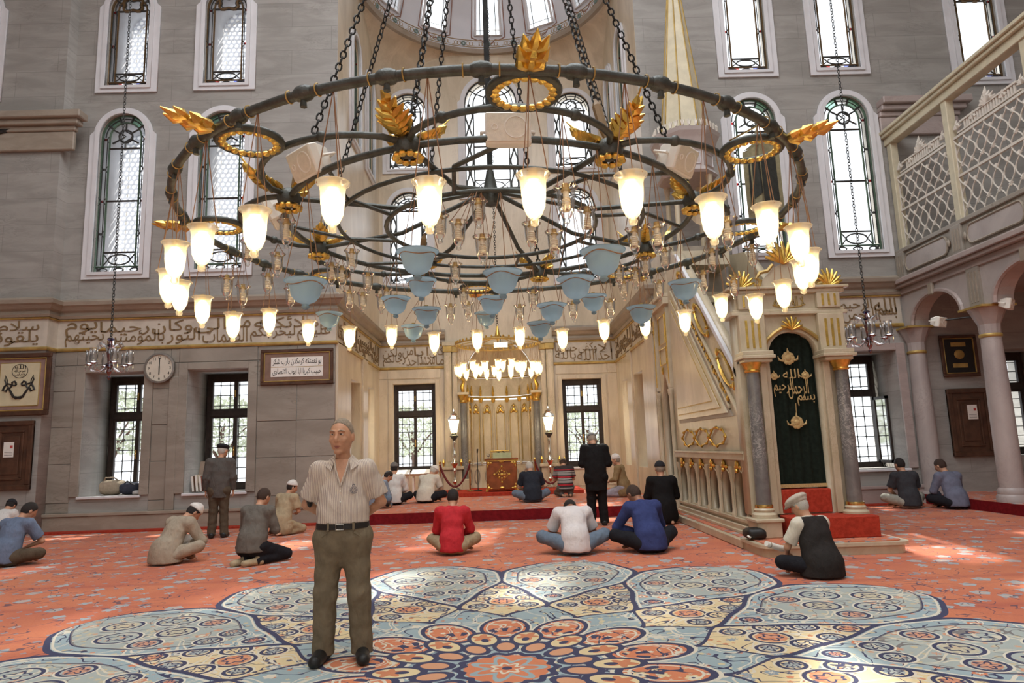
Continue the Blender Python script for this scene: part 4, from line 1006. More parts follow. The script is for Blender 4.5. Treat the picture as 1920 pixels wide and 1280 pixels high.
MM().lathe([(.50, 7.9), (.47, 8.0), (.30, 9.7), (.145, 11.2), (.03, 12.4)], 8, (pc[0], pc[1], 0), o8, 2*PI+o8).build('spire', M['creamwood'])
q = MM()
for k_ in range(8):
    a = o8+k_*PI/4; q.tube([(pc[0]+r*math.cos(a), pc[1]+r*math.sin(a), z) for r, z in ((.48, 8.0), (.305, 9.7), (.15, 11.2), (.035, 12.4))], .016, 4)
q.build('spire_ribs', M['goldline'])
# portal
PX0, PX1 = 3.44, 4.98
slab('portal', rect(PX0, .45, PX1, 3.62), [[(3.88, .46), (4.60, .46), (4.60, 2.72)]+[(4.24+.36*math.cos(t), 2.72+.32*math.sin(t)) for t in [k_*PI/12 for k_ in range(13)]]+[(3.88, 2.72)]], .28, lambda u, v, d: T((u, 9.80+d, v)), mm, mb)
for z0, z1, d in ((3.28, 3.33, .08), (3.33, 3.37, .05), (3.60, 3.66, .07), (3.66, 3.70, .12)): MM().bb((PX0-d, 9.80-d, z0), (PX1+d, 10.1+d, z1)).build('portal_cornice', mm, bevel=.008)
for xc in (3.64, 4.80):
    MM().bb((xc-.19, 9.70, 2.74), (xc+.19, 9.82, 3.28)).build('fluted_block', mm, bevel=.008); MM().bb((xc-.17, 9.72, 3.37), (xc+.17, 9.82, 3.60)).build('fluted_block', mm, bevel=.008)
    for d in (-.09, 0, .09):
        MM().bb((xc+d-.016, 9.688, 2.80), (xc+d+.016, 9.702, 3.20)).build('gilt_flute', M['gold']); MM().bb((xc+d-.014, 9.708, 3.40), (xc+d+.014, 9.722, 3.57)).build('gilt_flute', M['gold'])
    for d, z0, z1 in ((.20, 2.58, 2.63), (.24, 2.63, 2.68), (.22, 2.68, 2.74)): MM().bb((xc-d, 9.82-d-.04, z0), (xc+d, 9.9, z1)).build('impost_course', mm, bevel=.008)
    xo = xc-.06 if xc < 4 else xc+.06
    MM().lathe([(.10, .60), (.095, 1.5), (.085, 2.44)], 20, (xo, 9.70, 0)).build('grey_column', M['greymarble'], smooth=True)
    MM().lathe([(.10, 2.44), (.115, 2.46), (.10, 2.48), (.14, 2.57), (.15, 2.58)], 16, (xo, 9.70, 0)).build('gilt_capital', M['gold'], smooth=True)
    MM().lathe([(.17, .42), (.17, .47), (.13, .50), (.14, .53), (.115, .56)], 20, (xo, 9.70, 0)).build('column_base', mm, smooth=True)
    MM().lathe([(.12, .55), (.125, .57), (.12, .60)], 20, (xo, 9.70, 0)).build('gilt_ring', M['brass'], smooth=True)
    MM().bb((xo-.17, 9.53, .16), (xo+.17, 9.9, .42)).bb((xo-.20, 9.50, .37), (xo+.20, 9.9, .42)).build('column_pedestal', mm, bevel=.012)
    s = 1 if xc < 4 else -1
    MM().bb((xc+s*.12-.05, 9.74, .45), (xc+s*.12+.05, 9.84, 2.58)).build('pilaster', mm, bevel=.008)
MM().tube([(4.24+x_, 9.78, z) for x_, z in ((-.50, 2.80), (-.46, 2.77), (-.42, 2.82), (-.38, 2.92), (-.26, 3.02), (-.14, 3.09), (0, 3.11), (.14, 3.09), (.26, 3.02), (.38, 2.92), (.42, 2.82), (.46, 2.77), (.50, 2.80))], .03, 6).build('ogee_moulding', M['goldline'], smooth=True)
def shell(c, sz, n, par_name, m_=M['gold']):
    q = MM()
    for k_ in range(n):
        a = PI*(.12+.76*k_/(n-1)); ln = sz*(.75+.25*math.sin(a))
        q.tube([c, (c[0]+ln*.6*math.cos(a), c[1]-.03, c[2]+ln*.6*math.sin(a)), (c[0]+ln*math.cos(a), c[1], c[2]+ln*math.sin(a))], [.012, sz*.10, sz*.05], 6)
    q.build(par_name, m_, smooth=True)
shell((4.24, 9.76, 3.06), .20, 7, 'gilt_shell'); shell((4.21, 9.76, 4.05), .34, 9, 'gilt_crest'); shell((4.86, 9.80, 3.70), .27, 9, 'gilt_acroterion'); shell((3.55, 9.80, 3.70), .27, 9, 'gilt_acroterion')
q = MM().prism([(3.75, 3.70), (4.7, 3.70), (4.55, 3.85), (4.42, 4.0), (4.24, 4.08), (4.06, 4.0), (3.92, 3.85)], 9.78, 9.88, 'y'); q.build('crest_panel', mm)
for s in (-1, 1): MM().tube([(4.24+s*x_, 9.76, z) for x_, z in ((.5, 3.74), (.42, 3.72), (.40, 3.80), (.46, 3.84), (.40, 3.92), (.28, 3.95), (.2, 4.04))], .03, 6).build('crest_scroll', M['goldline'], smooth=True)
MM().tube([(4.0, 9.79, 3.44), (4.08, 9.79, 3.41), (4.16, 9.79, 3.40), (4.24, 9.79, 3.39), (4.32, 9.79, 3.40), (4.40, 9.79, 3.41), (4.48, 9.79, 3.44)], .010, 5).build('relief_scroll', M['goldline'])
tb = text_fit('relief_lettering', 'لا اله الا الله', 4.02, 3.42, 4.46, 3.56, lambda u, v, d: T((u, 9.79-d, v)), M['goldline'], mb)
# steps and curtain
MM().bb((3.82, 9.32, .162), (4.98, 9.80, .44)).build('carpeted_step', M['redcarpet'], bevel=.012); MM().bb((3.89, 9.80, .44), (4.59, 10.1, .78)).build('carpeted_step', M['redcarpet'], bevel=.012)
q = MM(); pts = []
n = 40
for j in range(13):
    for i in range(n+1):
        u = i/n; x_ = 3.87+.74*u; zz = .80+j/12*2.26
        pts.append((x_, 9.94+.018*math.sin(u*34)+.01*math.sin(u*11+j*.3), zz))
q.add(pts, [(j*(n+1)+i, j*(n+1)+i+1, (j+1)*(n+1)+i+1, (j+1)*(n+1)+i) for j in range(12) for i in range(n)]); cur = q.build('curtain', M['curtain'], smooth=True)
MM().bb((3.89, 9.90, .80), (4.59, 9.92, .85)).build('fringe', M['embroid'], cur)
cm = lambda u, v, d: T((u, 9.905-d, v))
for tx, a in (('الله', (4.10, 2.36, 4.34, 2.50)), ('الرحيم', (3.95, 2.10, 4.24, 2.36)), ('الرحمن', (4.16, 2.06, 4.46, 2.36)), ('بسم', (4.28, 1.96, 4.54, 2.12))):
    text_fit('embroidered_word', tx, *a, cm, M['embroid'], cur)
def rose(x_, z, r):
    q = MM()
    for k_ in range(9):
        a = 2*PI*k_/9; q.ball((x_+r*.6*math.cos(a), 9.90, z+r*.6*math.sin(a)), r*.42, 7, (1, .25, 1))
    q.ball((x_, 9.895, z), r*.5, 8, (1, .3, 1)).tube([(x_, 9.9, z+r*.8), (x_, 9.9, z+r*1.5)], [r*.25, .004], 5)
    for s in (-1, 1): q.tube([(x_+s*r*.8, 9.9, z-r*.4), (x_+s*r*1.35, 9.9, z-r*.2), (x_+s*r*1.5, 9.9, z+r*.35)], [r*.16, r*.16, .004], 5)
    q.build('embroidered_flower', M['embroid'], cur, smooth=True)
rose(4.20, 2.66, .10); rose(3.97, 2.40, .055); rose(4.43, 2.40, .06); rose(4.24, 1.72, .095)
MM().tube([(4.25, 9.9, 2.0), (4.245, 9.9, 1.85), (4.24, 9.9, 1.8)], .006, 4).build('embroidered_stem', M['embroid'], cur)
# banners hung beside the spire
def banner(x0, x1, y, ztop, zbot, sk, lab, hook):
    b_ = thing('banner', lab, 'banner', (x0, y, zbot)); n = 8
    def grid(u0, u1, v0, v1, off):
        vs = []; fs = []
        for j in range(9):
            for i in range(n+1):
                u = u0+(u1-u0)*i/n; v = v0+(v1-v0)*j/8
                vs.append(((x1-x0)*u, off+.05*math.sin(u*7+v*2), (ztop-zbot)*v-sk*u+(0 if v < .999 else 0)))
        fs = [(j*(n+1)+i, j*(n+1)+i+1, (j+1)*(n+1)+i+1, (j+1)*(n+1)+i) for j in range(8) for i in range(n)]
        return MB().add(vs, fs)
    grid(0, 1, 0, 1, 0).build('border_cloth', M['olive'], b_, smooth=True); grid(.12, .88, .16, .80, -.012).build('field_cloth', M['banner'], b_, smooth=True)
    MB().add([(0, 0, ztop-zbot), ((x1-x0), .02, ztop-zbot-sk), (hook*(x1-x0), .0, ztop-zbot+.55)], [(0, 1, 2)]).build('gathered_top', M['olive'], b_)
    MB().cyl((hook*(x1-x0), 0, ztop-zbot+.5), (hook*(x1-x0)-.25, .9, ztop-zbot+.62), .018, n=6).build('banner_pole', M['brass'], b_)
    return b_
banner(5.0, 5.75, 13.0, 7.25, 5.75, -.25, 'black banner with olive border hung across the stained-glass window', .95)
banner(4.98, 5.2, 12.6, 7.1, 5.9, -.15, 'narrow folded black banner with olive border beside the spire', .9)
# ------------------------------------------------------------------ great chandelier
CX, CY, CZ, CR = -.05, 5.2, 3.23, 2.27
ch = thing('chandelier', 'huge round iron chandelier frame with gilt leaves and scalloped inner arcs on chains', 'chandelier', (CX, CY, CZ))
def pol(r, a, z=0.): return Vector((r*math.cos(a), r*math.sin(a), z))
FI = M['frameiron']
A0 = R_(-84.5)
# outer hoop, one length between each pair of leaf finials
for k in range(8):
    a0 = A0+k*PI/4
    MB().tube([pol(CR, a0+PI/4*i/10, .012*math.sin(i*PI*1.0)) for i in range(11)], .026, 10).build('hoop_length', FI, ch, smooth=True)
    # knots with hooks
    for j in range(4):
        a = a0+PI/4*(j+.5)/4; c = pol(CR, a); t = Vector((-math.sin(a), math.cos(a), 0))
        MB().tube([c-t*.05, c-t*.03, c, c+t*.03, c+t*.05], [.027, .038, .042, .038, .027], 8).build('knot', FI, ch, smooth=True)
        MB().tube([c+Vector((0, 0, -.03)), c+Vector((0, 0, -.07))], [.014, .018], 6).build('hook', FI, ch)
        for s in (-1, 1):
            MB().tube([c+t*s*.085+(pol(1, a)*math.cos(q_)+Vector((0, 0, 1))*math.sin(q_))*.031 for q_ in [2*PI*i/10 for i in range(10)]], .0035, 4, closed=True).build('wire_tie', M['goldline'], ch)
    # gilt ring inside the hoop, with petals, and the leaf outside
    rc = pol(CR-.20, a0)
    MB().tube([rc+pol(.17, 2*PI*i/28) for i in range(28)], .022, 8, closed=True).build('small_ring', FI, ch, smooth=True)
    q = MB()
    for i in range(20): q.ball(rc+pol(.145, 2*PI*i/20)+Vector((0, 0, -.012)), .026, 6, (1, 1, .6))
    q.build('gilt_petal_ring', M['gold'], ch, smooth=True)
    tilt = .06
    o = Vector((math.cos(a0)*math.cos(tilt), math.sin(a0)*math.cos(tilt), math.sin(tilt))); t = Vector((-math.sin(a0), math.cos(a0), 0)); nn = o.cross(t)
    q = MB()
    for (u, wd, ln) in ((.01, .05, .14), (.08, .055, .13), (.15, .045, .14)):
        for s in (-1, 0, 1):
            b0 = pol(CR, a0)+o*u; tip = b0+o*ln*(1.0 if s == 0 else .72)+t*s*wd*1.25
            mid_ = b0+(tip-b0)*.5+t*s*wd*.35-nn*.012
            q.tube([b0, mid_, tip], [.02, wd*.55, .003], 6)
    q.build('gilt_leaf', M['gold'], ch, smooth=True)
# hubs on the inner hoop, scalloped arcs, spokes
HR = 1.55
hubs = [A0+PI/8+k*PI/4 for k in range(8)]
for k in range(8):
    a, b_ = hubs[k], hubs[k]+PI/4; m_ = (a+b_)/2
    MB().tube([pol(HR, a+(b_-a)*i/8, 0) for i in range(9)], .022, 8).build('inner_hoop_length', FI, ch, smooth=True)
    pts = []
    for i in range(15):
        f = i/14; pts.append(pol(HR+(CR-.40-HR+.02)*math.sin(PI*f)**.6, a+(b_-a)*f, .015))
    MB().tube(pts, .020, 8).build('scallop_arc', FI, ch, smooth=True)
    for f in (.28, .72):
        i = int(f*14); c = pts[i]; MB().ball(c, .034, 8).build('knot', FI, ch, smooth=True)
    c = pol(HR, a)
    MB().lathe([(.02, -.07), (.07, -.05), (.085, 0), (.06, .05), (.02, .07)], 12, c).build('hub', FI, ch, smooth=True)
    q = MB()
    for i in range(10): q.ball(c+pol(.07, 2*PI*i/10)+Vector((0, 0, -.07)), .026, 6, (1, 1, .8))
    q.build('gilt_rosette', M['gold'], ch, smooth=True)
    # pair of gilt acanthus leaves on each hub
    for da, ln, wd in ((.0, .24, .105), (2.2, .15, .07), (-2.2, .15, .07)):
        d = pol(1, a+da); t = Vector((-d.y, d.x, 0)); q = MB(); n = 7
        for i in range(n):
            f = i/(n-1); base_ = c+d*(.05+ln*.85*f)+Vector((0, 0, .05+ln*.45*f*f))
            for s in (-1, 1):
                tip = base_+d*.05+t*s*wd*(math.sin(PI*(.2+.75*f)))+Vector((0, 0, .035)); q.tube([base_, (base_+tip)/2+Vector((0, 0, -.008)), tip], [.018, .028, .005], 5)
        q.tube([c+d*(.05+ln*.85*f)+Vector((0, 0, .05+ln*.45*f*f)) for f in [i/6 for i in range(7)]]+[c+d*(.1+ln)+Vector((0, 0, .08+ln*.8))], [.022, .02, .018, .016, .014, .012, .01, .003], 6)
        q.build('gilt_acanthus', M['gold'], ch, smooth=True)
    MB().tube([c, c.lerp(Vector((0, 0, .12)), .5)+Vector((0, 0, -.02)), Vector((0, 0, .30))], .019, 8).build('spoke', FI, ch, smooth=True)
MB().tube([pol(.82, 2*PI*i/40, -.02) for i in range(40)], .018, 8, closed=True).build('core_hoop', FI, ch, smooth=True)
MB().tube([pol(1.18, 2*PI*i/48, -.01) for i in range(48)], .016, 8, closed=True).build('middle_hoop', FI, ch, smooth=True)
for k in range(8):
    a = hubs[k]; MB().tube([pol(.82, a, -.02), pol(1.2, a+.12, .0), pol(HR, a+PI/8, 0)], .015, 6).build('core_brace', FI, ch)
MB().lathe([(.01, .16), (.06, .18), (.08, .24), (.06, .30), (.035, .42), (.03, .46)], 14).build('centre_boss', FI, ch, smooth=True)
MB().cyl((0, 0, .4), (.0, 0, 13.0), .022, n=8).build('centre_rod', M['iron'], ch)
# chains up to the dome
APEX = Vector((0, 0, 10.5))
lk = MB().tube([(.020*math.cos(t), 0, .034*math.sin(t)) for t in [2*PI*i/8 for i in range(8)]], .0062, 4, closed=True).mesh('chain_link')
def chain(parent, p0, p1, sc=1., name='chain'):
    d = p1-p0; L = d.length; n = int(L/(.052*sc)); rot = d.to_track_quat('Z', 'Y').to_matrix()
    q = MB(); v0 = [v.co.copy() for v in lk.vertices]; f0 = [tuple(p.vertices) for p in lk.polygons]
    for i in range(n):
        r_ = Matrix.Rotation(PI/2*(i % 2), 3, 'Z'); c = p0+d*((i+.5)/n)
        q.add([c+rot@(r_@(v*sc)) for v in v0], f0)
    return q.build(name, M['iron'], parent)
for k in range(8):
    c = pol(HR, hubs[k]); top = Vector((0, 0, 4.9)); start_ = c.lerp(top, .07 if k % 2 == 0 else .015)
    chain(ch, start_, c.lerp(top, .97), 1.05)
    if k % 2 == 0: MB().tube([c.lerp(top, f_) for f_ in (.015, .03, .065, .075)], [.015, .03, .03, .012], 8).build('turnbuckle', M['letter'], ch)
# ------------------------------------------------------------------ lamps hung from the chandelier
unit_cord = MB().cyl((0, 0, 0), (0, 0, 1), 1, n=4).mesh('cord'); unit_cord.materials.append(M['cord'])
glass_me = {}
def lamp_glass(kind):
    if kind in glass_me: return glass_me[kind]
    if kind == 'cup':   # flared rim, straight body, drop finial
        pr = [(.072, .105), (.075, .112), (.070, .116), (.060, .100), (.054, .075), (.052, .02), (.046, -.03), (.030, -.068), (.016, -.082), (.020, -.096), (.016, -.110), (.001, -.116)]
    else:
        pr = [(.150, .085), (.152, .092), (.146, .090), (.122, .065), (.112, .03), (.098, -.02), (.070, -.055), (.030, -.075), (.022, -.082), (.030, -.098), (.020, -.112), (.001, -.116)]
    me = MB().lathe(pr, 20, cap=False).mesh(kind, True); glass_me[kind] = me; return me
spiral = MB()
for j in range(5): spiral.tube([(.020*math.cos(t), .020*math.sin(t), .045-.016*j-.016*t/(2*PI)) for t in [2*PI*i/10 for i in range(11)]], .0085, 5)
spiral.cyl((0, 0, .045), (0, 0, .09), .018, n=10); spiral_me = spiral.mesh('spiral_bulb', True); spiral_me.materials.append(M['bulboff'])
lit_me = MB().lathe([(.016, .085), (.030, .07), (.046, .04), (.047, 0), (.038, -.04), (.016, -.068), (.001, -.072)], 14).mesh('bulb', True); lit_me.materials.append(M['bulb'])
cap_me = MB().lathe([(.0, .135), (.02, .13), (.022, .10), (.030, .095), (.030, .085), (.0, .085)], 12).mesh('lamp_holder', True); cap_me.materials.append(M['goldline'])
for nm in ('cup', 'bowl'): lamp_glass(nm)
gcl = glass_me['cup'].copy(); gcl.materials.append(M['litglass']); gcu = glass_me['cup'].copy(); gcu.materials.append(M['glasslamp']); gbw = glass_me['bowl'].copy(); gbw.materials.append(M['blue'])
stem_me = MB().lathe([(.012, -.080), (.020, -.088), (.022, -.100), (.010, -.112), (.003, -.120)], 10).mesh('glass_knop', True); stem_me.materials.append(M['crystal'])
def hang(t, pts_r, n, top, loc, sc):
    for i in range(n):
        a = 2*PI*i/n+.3; p = Vector((pts_r*math.cos(a), pts_r*math.sin(a), .105)); d = (top-loc)/sc-p
        o = link('cord', unit_cord, t); o.matrix_local = Matrix.Translation(p) @ d.to_track_quat('Z', 'Y').to_matrix().to_4x4() @ Matrix.Diagonal((.0028/sc, .0028/sc, d.length, 1))
PLACED = []
def lamp(loc, kind, label, group, sc=1., top=None, power=0., cords=3):
    loc = Vector(loc); r_me = {'lit': .078, 'off': .074, 'bowl': .152}[kind]*sc
    if top is None: top = Vector((loc.x, loc.y, CZ-.004))
    for _ in range(6):
        for q_, rq in PLACED:
            dv_ = Vector((loc.x-q_.x, loc.y-q_.y, 0)); gap_ = r_me+rq+.008-dv_.length
            if gap_ > 0 and abs(loc.z-q_.z) < .245*sc:
                loc += (dv_.normalized() if dv_.length > .01 else Vector((1, 0, 0)))*gap_
    PLACED.append((loc.copy(), r_me))
    t = thing({'lit': 'glass_lamp', 'off': 'glass_lamp', 'bowl': 'bowl_lamp'}[kind], label, 'lamp', loc, random.uniform(0, 6), group)
    rz = t.rotation_euler.z; t.scale = (sc, sc, sc)
    if kind == 'bowl':
        link('bowl_glass', gbw, t); link('lamp_holder', cap_me, t); link('glass_knop', stem_me, t); link('spiral_bulb', spiral_me, t); pr_ = .145
        MB().tube([(.128*math.cos(q_), .128*math.sin(q_), .055+.012*math.cos(3*q_)) for q_ in [2*PI*i/24 for i in range(24)]], .004, 4, closed=True).build('cord_sling', M['cord'], t)
    else:
        link('glass_cup', gcl if kind == 'lit' else gcu, t); link('bulb' if kind == 'lit' else 'spiral_bulb', lit_me if kind == 'lit' else spiral_me, t); link('lamp_holder', cap_me, t); pr_ = .068
        if power:
            L = bpy.data.lights.new('lamp_light', 'POINT'); L.energy = power; L.color = (1, .70, .34); L.shadow_soft_size = .05
            lo = bpy.data.objects.new('lamp_light', L); COL.objects.link(lo); lo.location = loc+Vector((0, 0, -.02*sc))
    rm = Matrix.Rotation(-rz, 3, 'Z')
    dv = rm @ (Vector(top)-loc)
    hang(t, pr_, cords, loc+dv, loc, sc)
    return t
G1 = 'lit glass lamps around the outer hoop'
for k in range(30):
    a = A0+R_(12*k); p = pol(CR-.01, a); zz = 2.60+.03*math.sin(k*2.3)+(.06 if math.sin(a) > .3 else 0)
    lamp((CX+p.x, CY+p.y, zz), 'lit', 'lit clear glass cup lamp hung by cords from the outer hoop of the chandelier', G1, 1.08, power=14.)
def ray(x, y):
    d = Vector(((x-960)/1280., (640-y)/1280., 1.)); return _rt*d.x+_up*d.y+_fw*d.z
BOWLS = [(783, 495, 78), (1131, 495, 82), (573, 550, 72), (943, 532, 66), (1080, 543, 66), (1285, 547, 62), (790, 542, 63), (742, 575, 58), (923, 575, 60), (1113, 570, 52), (1035, 588, 56), (800, 595, 55), (618, 602, 50), (1203, 592, 58), (912, 600, 45), (798, 625, 42), (1013, 620, 48)]
def snap(x, y, dist):
    # nearest member of the frame under which a lamp at about this distance can hang
    d = ray(x, y); best = None
    def hit(r):
        a = d.x**2+d.y**2; b = -2*(d.x*CX+d.y*CY); c = CX*CX+CY*CY-r*r; q_ = b*b-4*a*c
        return [] if q_ < 0 else [(-b-math.sqrt(q_))/2/a, (-b+math.sqrt(q_))/2/a]
    for r in (.82, 1.18, 1.55, 2.27):
        for t_ in hit(r):
            if best is None or abs(t_-dist) < abs(best-dist): best = t_
    for t0 in hit(1.8):
        t_ = t0
        for _ in range(12):
            p = d*t_; an = math.atan2(p.y-CY, p.x-CX); f = ((an-hubs[0]) % (PI/4))/(PI/4); hs = hit(HR+(CR-.40-HR+.02)*math.sin(PI*f)**.6)
            if not hs: break
            t_ = min(hs, key=lambda q_: abs(q_-t_))
        else:
            if abs(t_-dist) < abs(best-dist): best = t_
    return Vector((0, 0, CAM_Z))+d*best
for i, (x, y, w_) in enumerate(BOWLS):
    p = snap(x, y, .265*1280/w_)
    lamp(p, 'bowl', 'sky-blue glass bowl lamp hung by cords under the chandelier', 'blue glass bowl lamps under the chandelier', .88)
UN = [(465, 472, 38), (520, 497, 31), (537, 440, 36), (425, 540, 28), (455, 557, 28), (502, 525, 28), (622, 490, 28), (660, 435, 30), (715, 515, 22), (825, 430, 36), (897, 390, 36), (905, 470, 32), (893, 440, 34), (853, 465, 28), (997, 445, 34), (1062, 385, 46), (1102, 420, 36), (1040, 460, 32), (1190, 455, 33), (1233, 450, 33), (1247, 485, 30), (1210, 500, 28), (1170, 545, 24), (845, 590, 24), (878, 585, 23), (975, 590, 23), (1365, 440, 34), (1410, 465, 32), (1336, 490, 31), (1360, 545, 25), (1237, 545, 24), (1335, 525, 30), (640, 510, 27), (680, 545, 24), (655, 565, 25), (1160, 500, 27), (1200, 520, 27), (1145, 580, 24), (725, 560, 25), (1075, 585, 25), (860, 560, 25), (1000, 565, 26), (690, 490, 27), (545, 560, 27)]
for i, (x, y, w_) in enumerate(UN):
    p = snap(x, y, .130*1280/w_); p.z = min(p.z, 3.04)
    lamp(p, 'off', 'unlit clear glass cup lamp with spiral bulb hung inside the chandelier', 'unlit glass lamps inside the chandelier', .88)
# loudspeakers on the inner hoop
def speaker(loc, face, tilt, sz, label, group, name='loudspeaker'):
    t = thing(name, label, 'speaker', loc, 0, group)
    t.rotation_euler = (Matrix.Rotation(face, 3, 'Z') @ Matrix.Rotation(tilt, 3, 'X')).to_euler()
    w_, h_, d_ = sz
    pts = [(-w_/2, -h_/2), (w_/2, -h_/2), (w_/2, h_/2), (-w_/2, h_/2)]
    q = MB(); k_ = .62
    q.add([(u, 0, v) for u, v in pts]+[(u, d_*.35, v) for u, v in pts]+[(u*k_, d_, v*k_) for u, v in pts], [(0, 1, 2, 3), (8, 11, 10, 9)]+[(a+i, a+(i+1) % 4, a+4+(i+1) % 4, a+4+i) for a in (0, 4) for i in range(4)])
    q.build('cabinet', M['white'], t, bevel=.008)
    MB().bb((-w_*.46, -.006, -h_*.44), (w_*.46, .0, h_*.44)).build('grille', M['grille'], t)
    q = MB().tube([(w_*.16+h_*.34*math.cos(a), -.007, h_*.34*math.sin(a)) for a in [2*PI*i/22 for i in range(22)]], .004, 5, closed=True); q.build('woofer_ring', M['white'], t)
    q = MB().tube([(-w_*.30+h_*.09*math.cos(a), -.007, h_*.09*math.sin(a)) for a in [2*PI*i/14 for i in range(14)]], .003, 5, closed=True); q.build('tweeter_ring', M['white'], t)
    MB().tube([(-w_*.5, d_*.4, 0), (-w_*.58, d_*.4, 0), (-w_*.58, d_*.9, .0), (0, d_*1.15, 0), (w_*.58, d_*.9, 0), (w_*.58, d_*.4, 0), (w_*.5, d_*.4, 0)], .010, 6).build('bracket', M['white'], t)
    return t
for k, (x, y, fz, tl, rr) in enumerate([(612, 322, -.75, .45, 1.53), (950, 265, .05, .05, 1.53), (1240, 315, .85, .4, 1.53), (550, 405, -1.4, .5, 1.5), (1283, 400, 1.3, .5, 1.5)]):
    d = ray(x, y); t_ = (CZ+.06-CAM_Z)/d.z; p = Vector((0, 0, CAM_Z))+d*t_; p = p-Matrix.Rotation(fz, 3, 'Z') @ Vector((0, .18, 0))
    speaker(p, fz, tl, (.26, .185, .17), ['white loudspeaker on the chandelier hoop tilted down towards the wall clock', 'white loudspeaker facing the hall, fixed level on the near inner hoop', 'white loudspeaker on the chandelier tilted down towards the minbar', 'white loudspeaker on the far left of the inner hoop seen edge-on', 'white loudspeaker on the far right of the inner hoop seen edge-on'][k], 'loudspeakers on the chandelier')

# ------------------------------------------------------------------ small lit chandelier before the mihrab
c2 = thing('small_chandelier', 'small round brass chandelier hung in front of the mihrab', 'chandelier', (-.10, 18.0, 4.22))
for r, z in ((1.12, 0), (.62, .06)): MB().tube([pol(r, 2*PI*i/40, z) for i in range(40)], .022, 8, closed=True).build('hoop', M['goldline'], c2, smooth=True)
for k in range(8): MB().tube([pol(.05, k*PI/4, .22), pol(.6, k*PI/4, .10), pol(1.12, k*PI/4, 0)], .014, 6).build('spoke', M['goldline'], c2)
q = MB()
for k in range(48): a = 2*PI*k/48; q.ball(pol(1.12, a, .04), .03, 5, (1, 1, 1.5))
q.build('gilt_beading', M['gold'], c2)
MB().lathe([(.02, .1), (.09, .18), (.06, .3), (.02, .5)], 12).build('boss', M['gold'], c2, smooth=True)
chain(c2, Vector((0, 0, .5)), Vector((0, 0, 9.8)), 1.3)
for k in range(20):
    a = 2*PI*k/20; p = pol(1.10, a); lamp((-.10+p.x, 18.0+p.y, 3.52+.03*math.sin(k*2.1)), 'lit', 'lit glass lamp on the small chandelier before the mihrab', 'lit lamps of the small chandelier', 1.35, top=(-.10+p.x, 18.0+p.y, 4.2), power=60.)
for k in range(8):
    a = 2*PI*k/8+.2; p = pol(.60, a); lamp((-.10+p.x, 18.0+p.y, 3.56), 'lit', 'lit glass lamp on the small chandelier before the mihrab', 'lit lamps of the small chandelier', 1.35, top=(-.10+p.x, 18.0+p.y, 4.26))
q = thing('exit_sign', 'small glowing white lit sign hung under the small chandelier', 'sign', (-.02, 17.0, 4.0)); MB().bb((-.17, 0, 0), (.17, .05, .12)).build('panel', M['lantern'], q); MB().cyl((0, .02, .12), (0, .02, .3), .006, n=5).build('hanger', M['iron'], q)

# ------------------------------------------------------------------ crystal chandeliers at the sides
def crystal(loc, label, ztop):
    t = thing('crystal_chandelier', label, 'chandelier', loc, 0, 'crystal chandeliers on long chains')
    MB().lathe([(.004, -.16), (.022, -.13), (.01, -.10), (.035, -.05), (.02, -.01), (.05, .02), (.025, .06), (.03, .12), (.045, .20), (.02, .27), (.03, .33), (.012, .38)], 12).build('ruby_stem', M['redglass'], t, smooth=True)
    for z, r in ((-.12, .03), (.04, .06), (.30, .05), (.385, .05)): MB().ball((0, 0, z), r, 8, (1, 1, .45)).build('cobalt_collar', M['blueglass'], t, smooth=True)
    for k in range(6):
        a = k*PI/3+.2; d = pol(1, a)
        MB().tube([d*.03+Vector((0, 0, .02)), d*.12+Vector((0, 0, -.05)), d*.21+Vector((0, 0, -.03)), d*.24+Vector((0, 0, .03))], .011, 6).build('glass_arm', M['crystal'], t, smooth=True)
        c = d*.24
        MB().lathe([(.02, .03), (.05, .04), (.06, .045), (.02, .05)], 12, c).build('drip_pan', M['redglass'], t, smooth=True)
        MB().lathe([(.02, .05), (.045, .07), (.05, .12), (.042, .18), (.052, .24)], 14, c, cap=False).build('glass_shade', M['crystal'], t, smooth=True)
        q = MB()
        for j in range(6): b_ = j*PI/3; q.tube([c+pol(.05, b_, .04), c+pol(.05, b_, -.01), c+pol(.05, b_, -.04)], [.004, .009, .002], 4)
        q.build('prism_drops', M['crystal'], t)
        MB().tube([d*.02+Vector((0, 0, .18)), d*.06+Vector((0, 0, .30)), d*.13+Vector((0, 0, .34)), d*.16+Vector((0, 0, .29)), d*.12+Vector((0, 0, .26))], .012, 6).build('glass_scroll', M['crystal'], t, smooth=True)
    chain(t, Vector((0, 0, .38)), Vector((0, 0, ztop)), .8)
d = ray(205, 690); p = d*(9.0/d.y)+Vector((0, 0, CAM_Z)); crystal(p, 'red and clear crystal chandelier on a chain near the wall clock', 9.5)
d = ray(1630, 640); p = d*(8.6/d.y)+Vector((0, 0, CAM_Z)); crystal(p, 'red and clear crystal chandelier on a chain in front of the open window', 9.5)

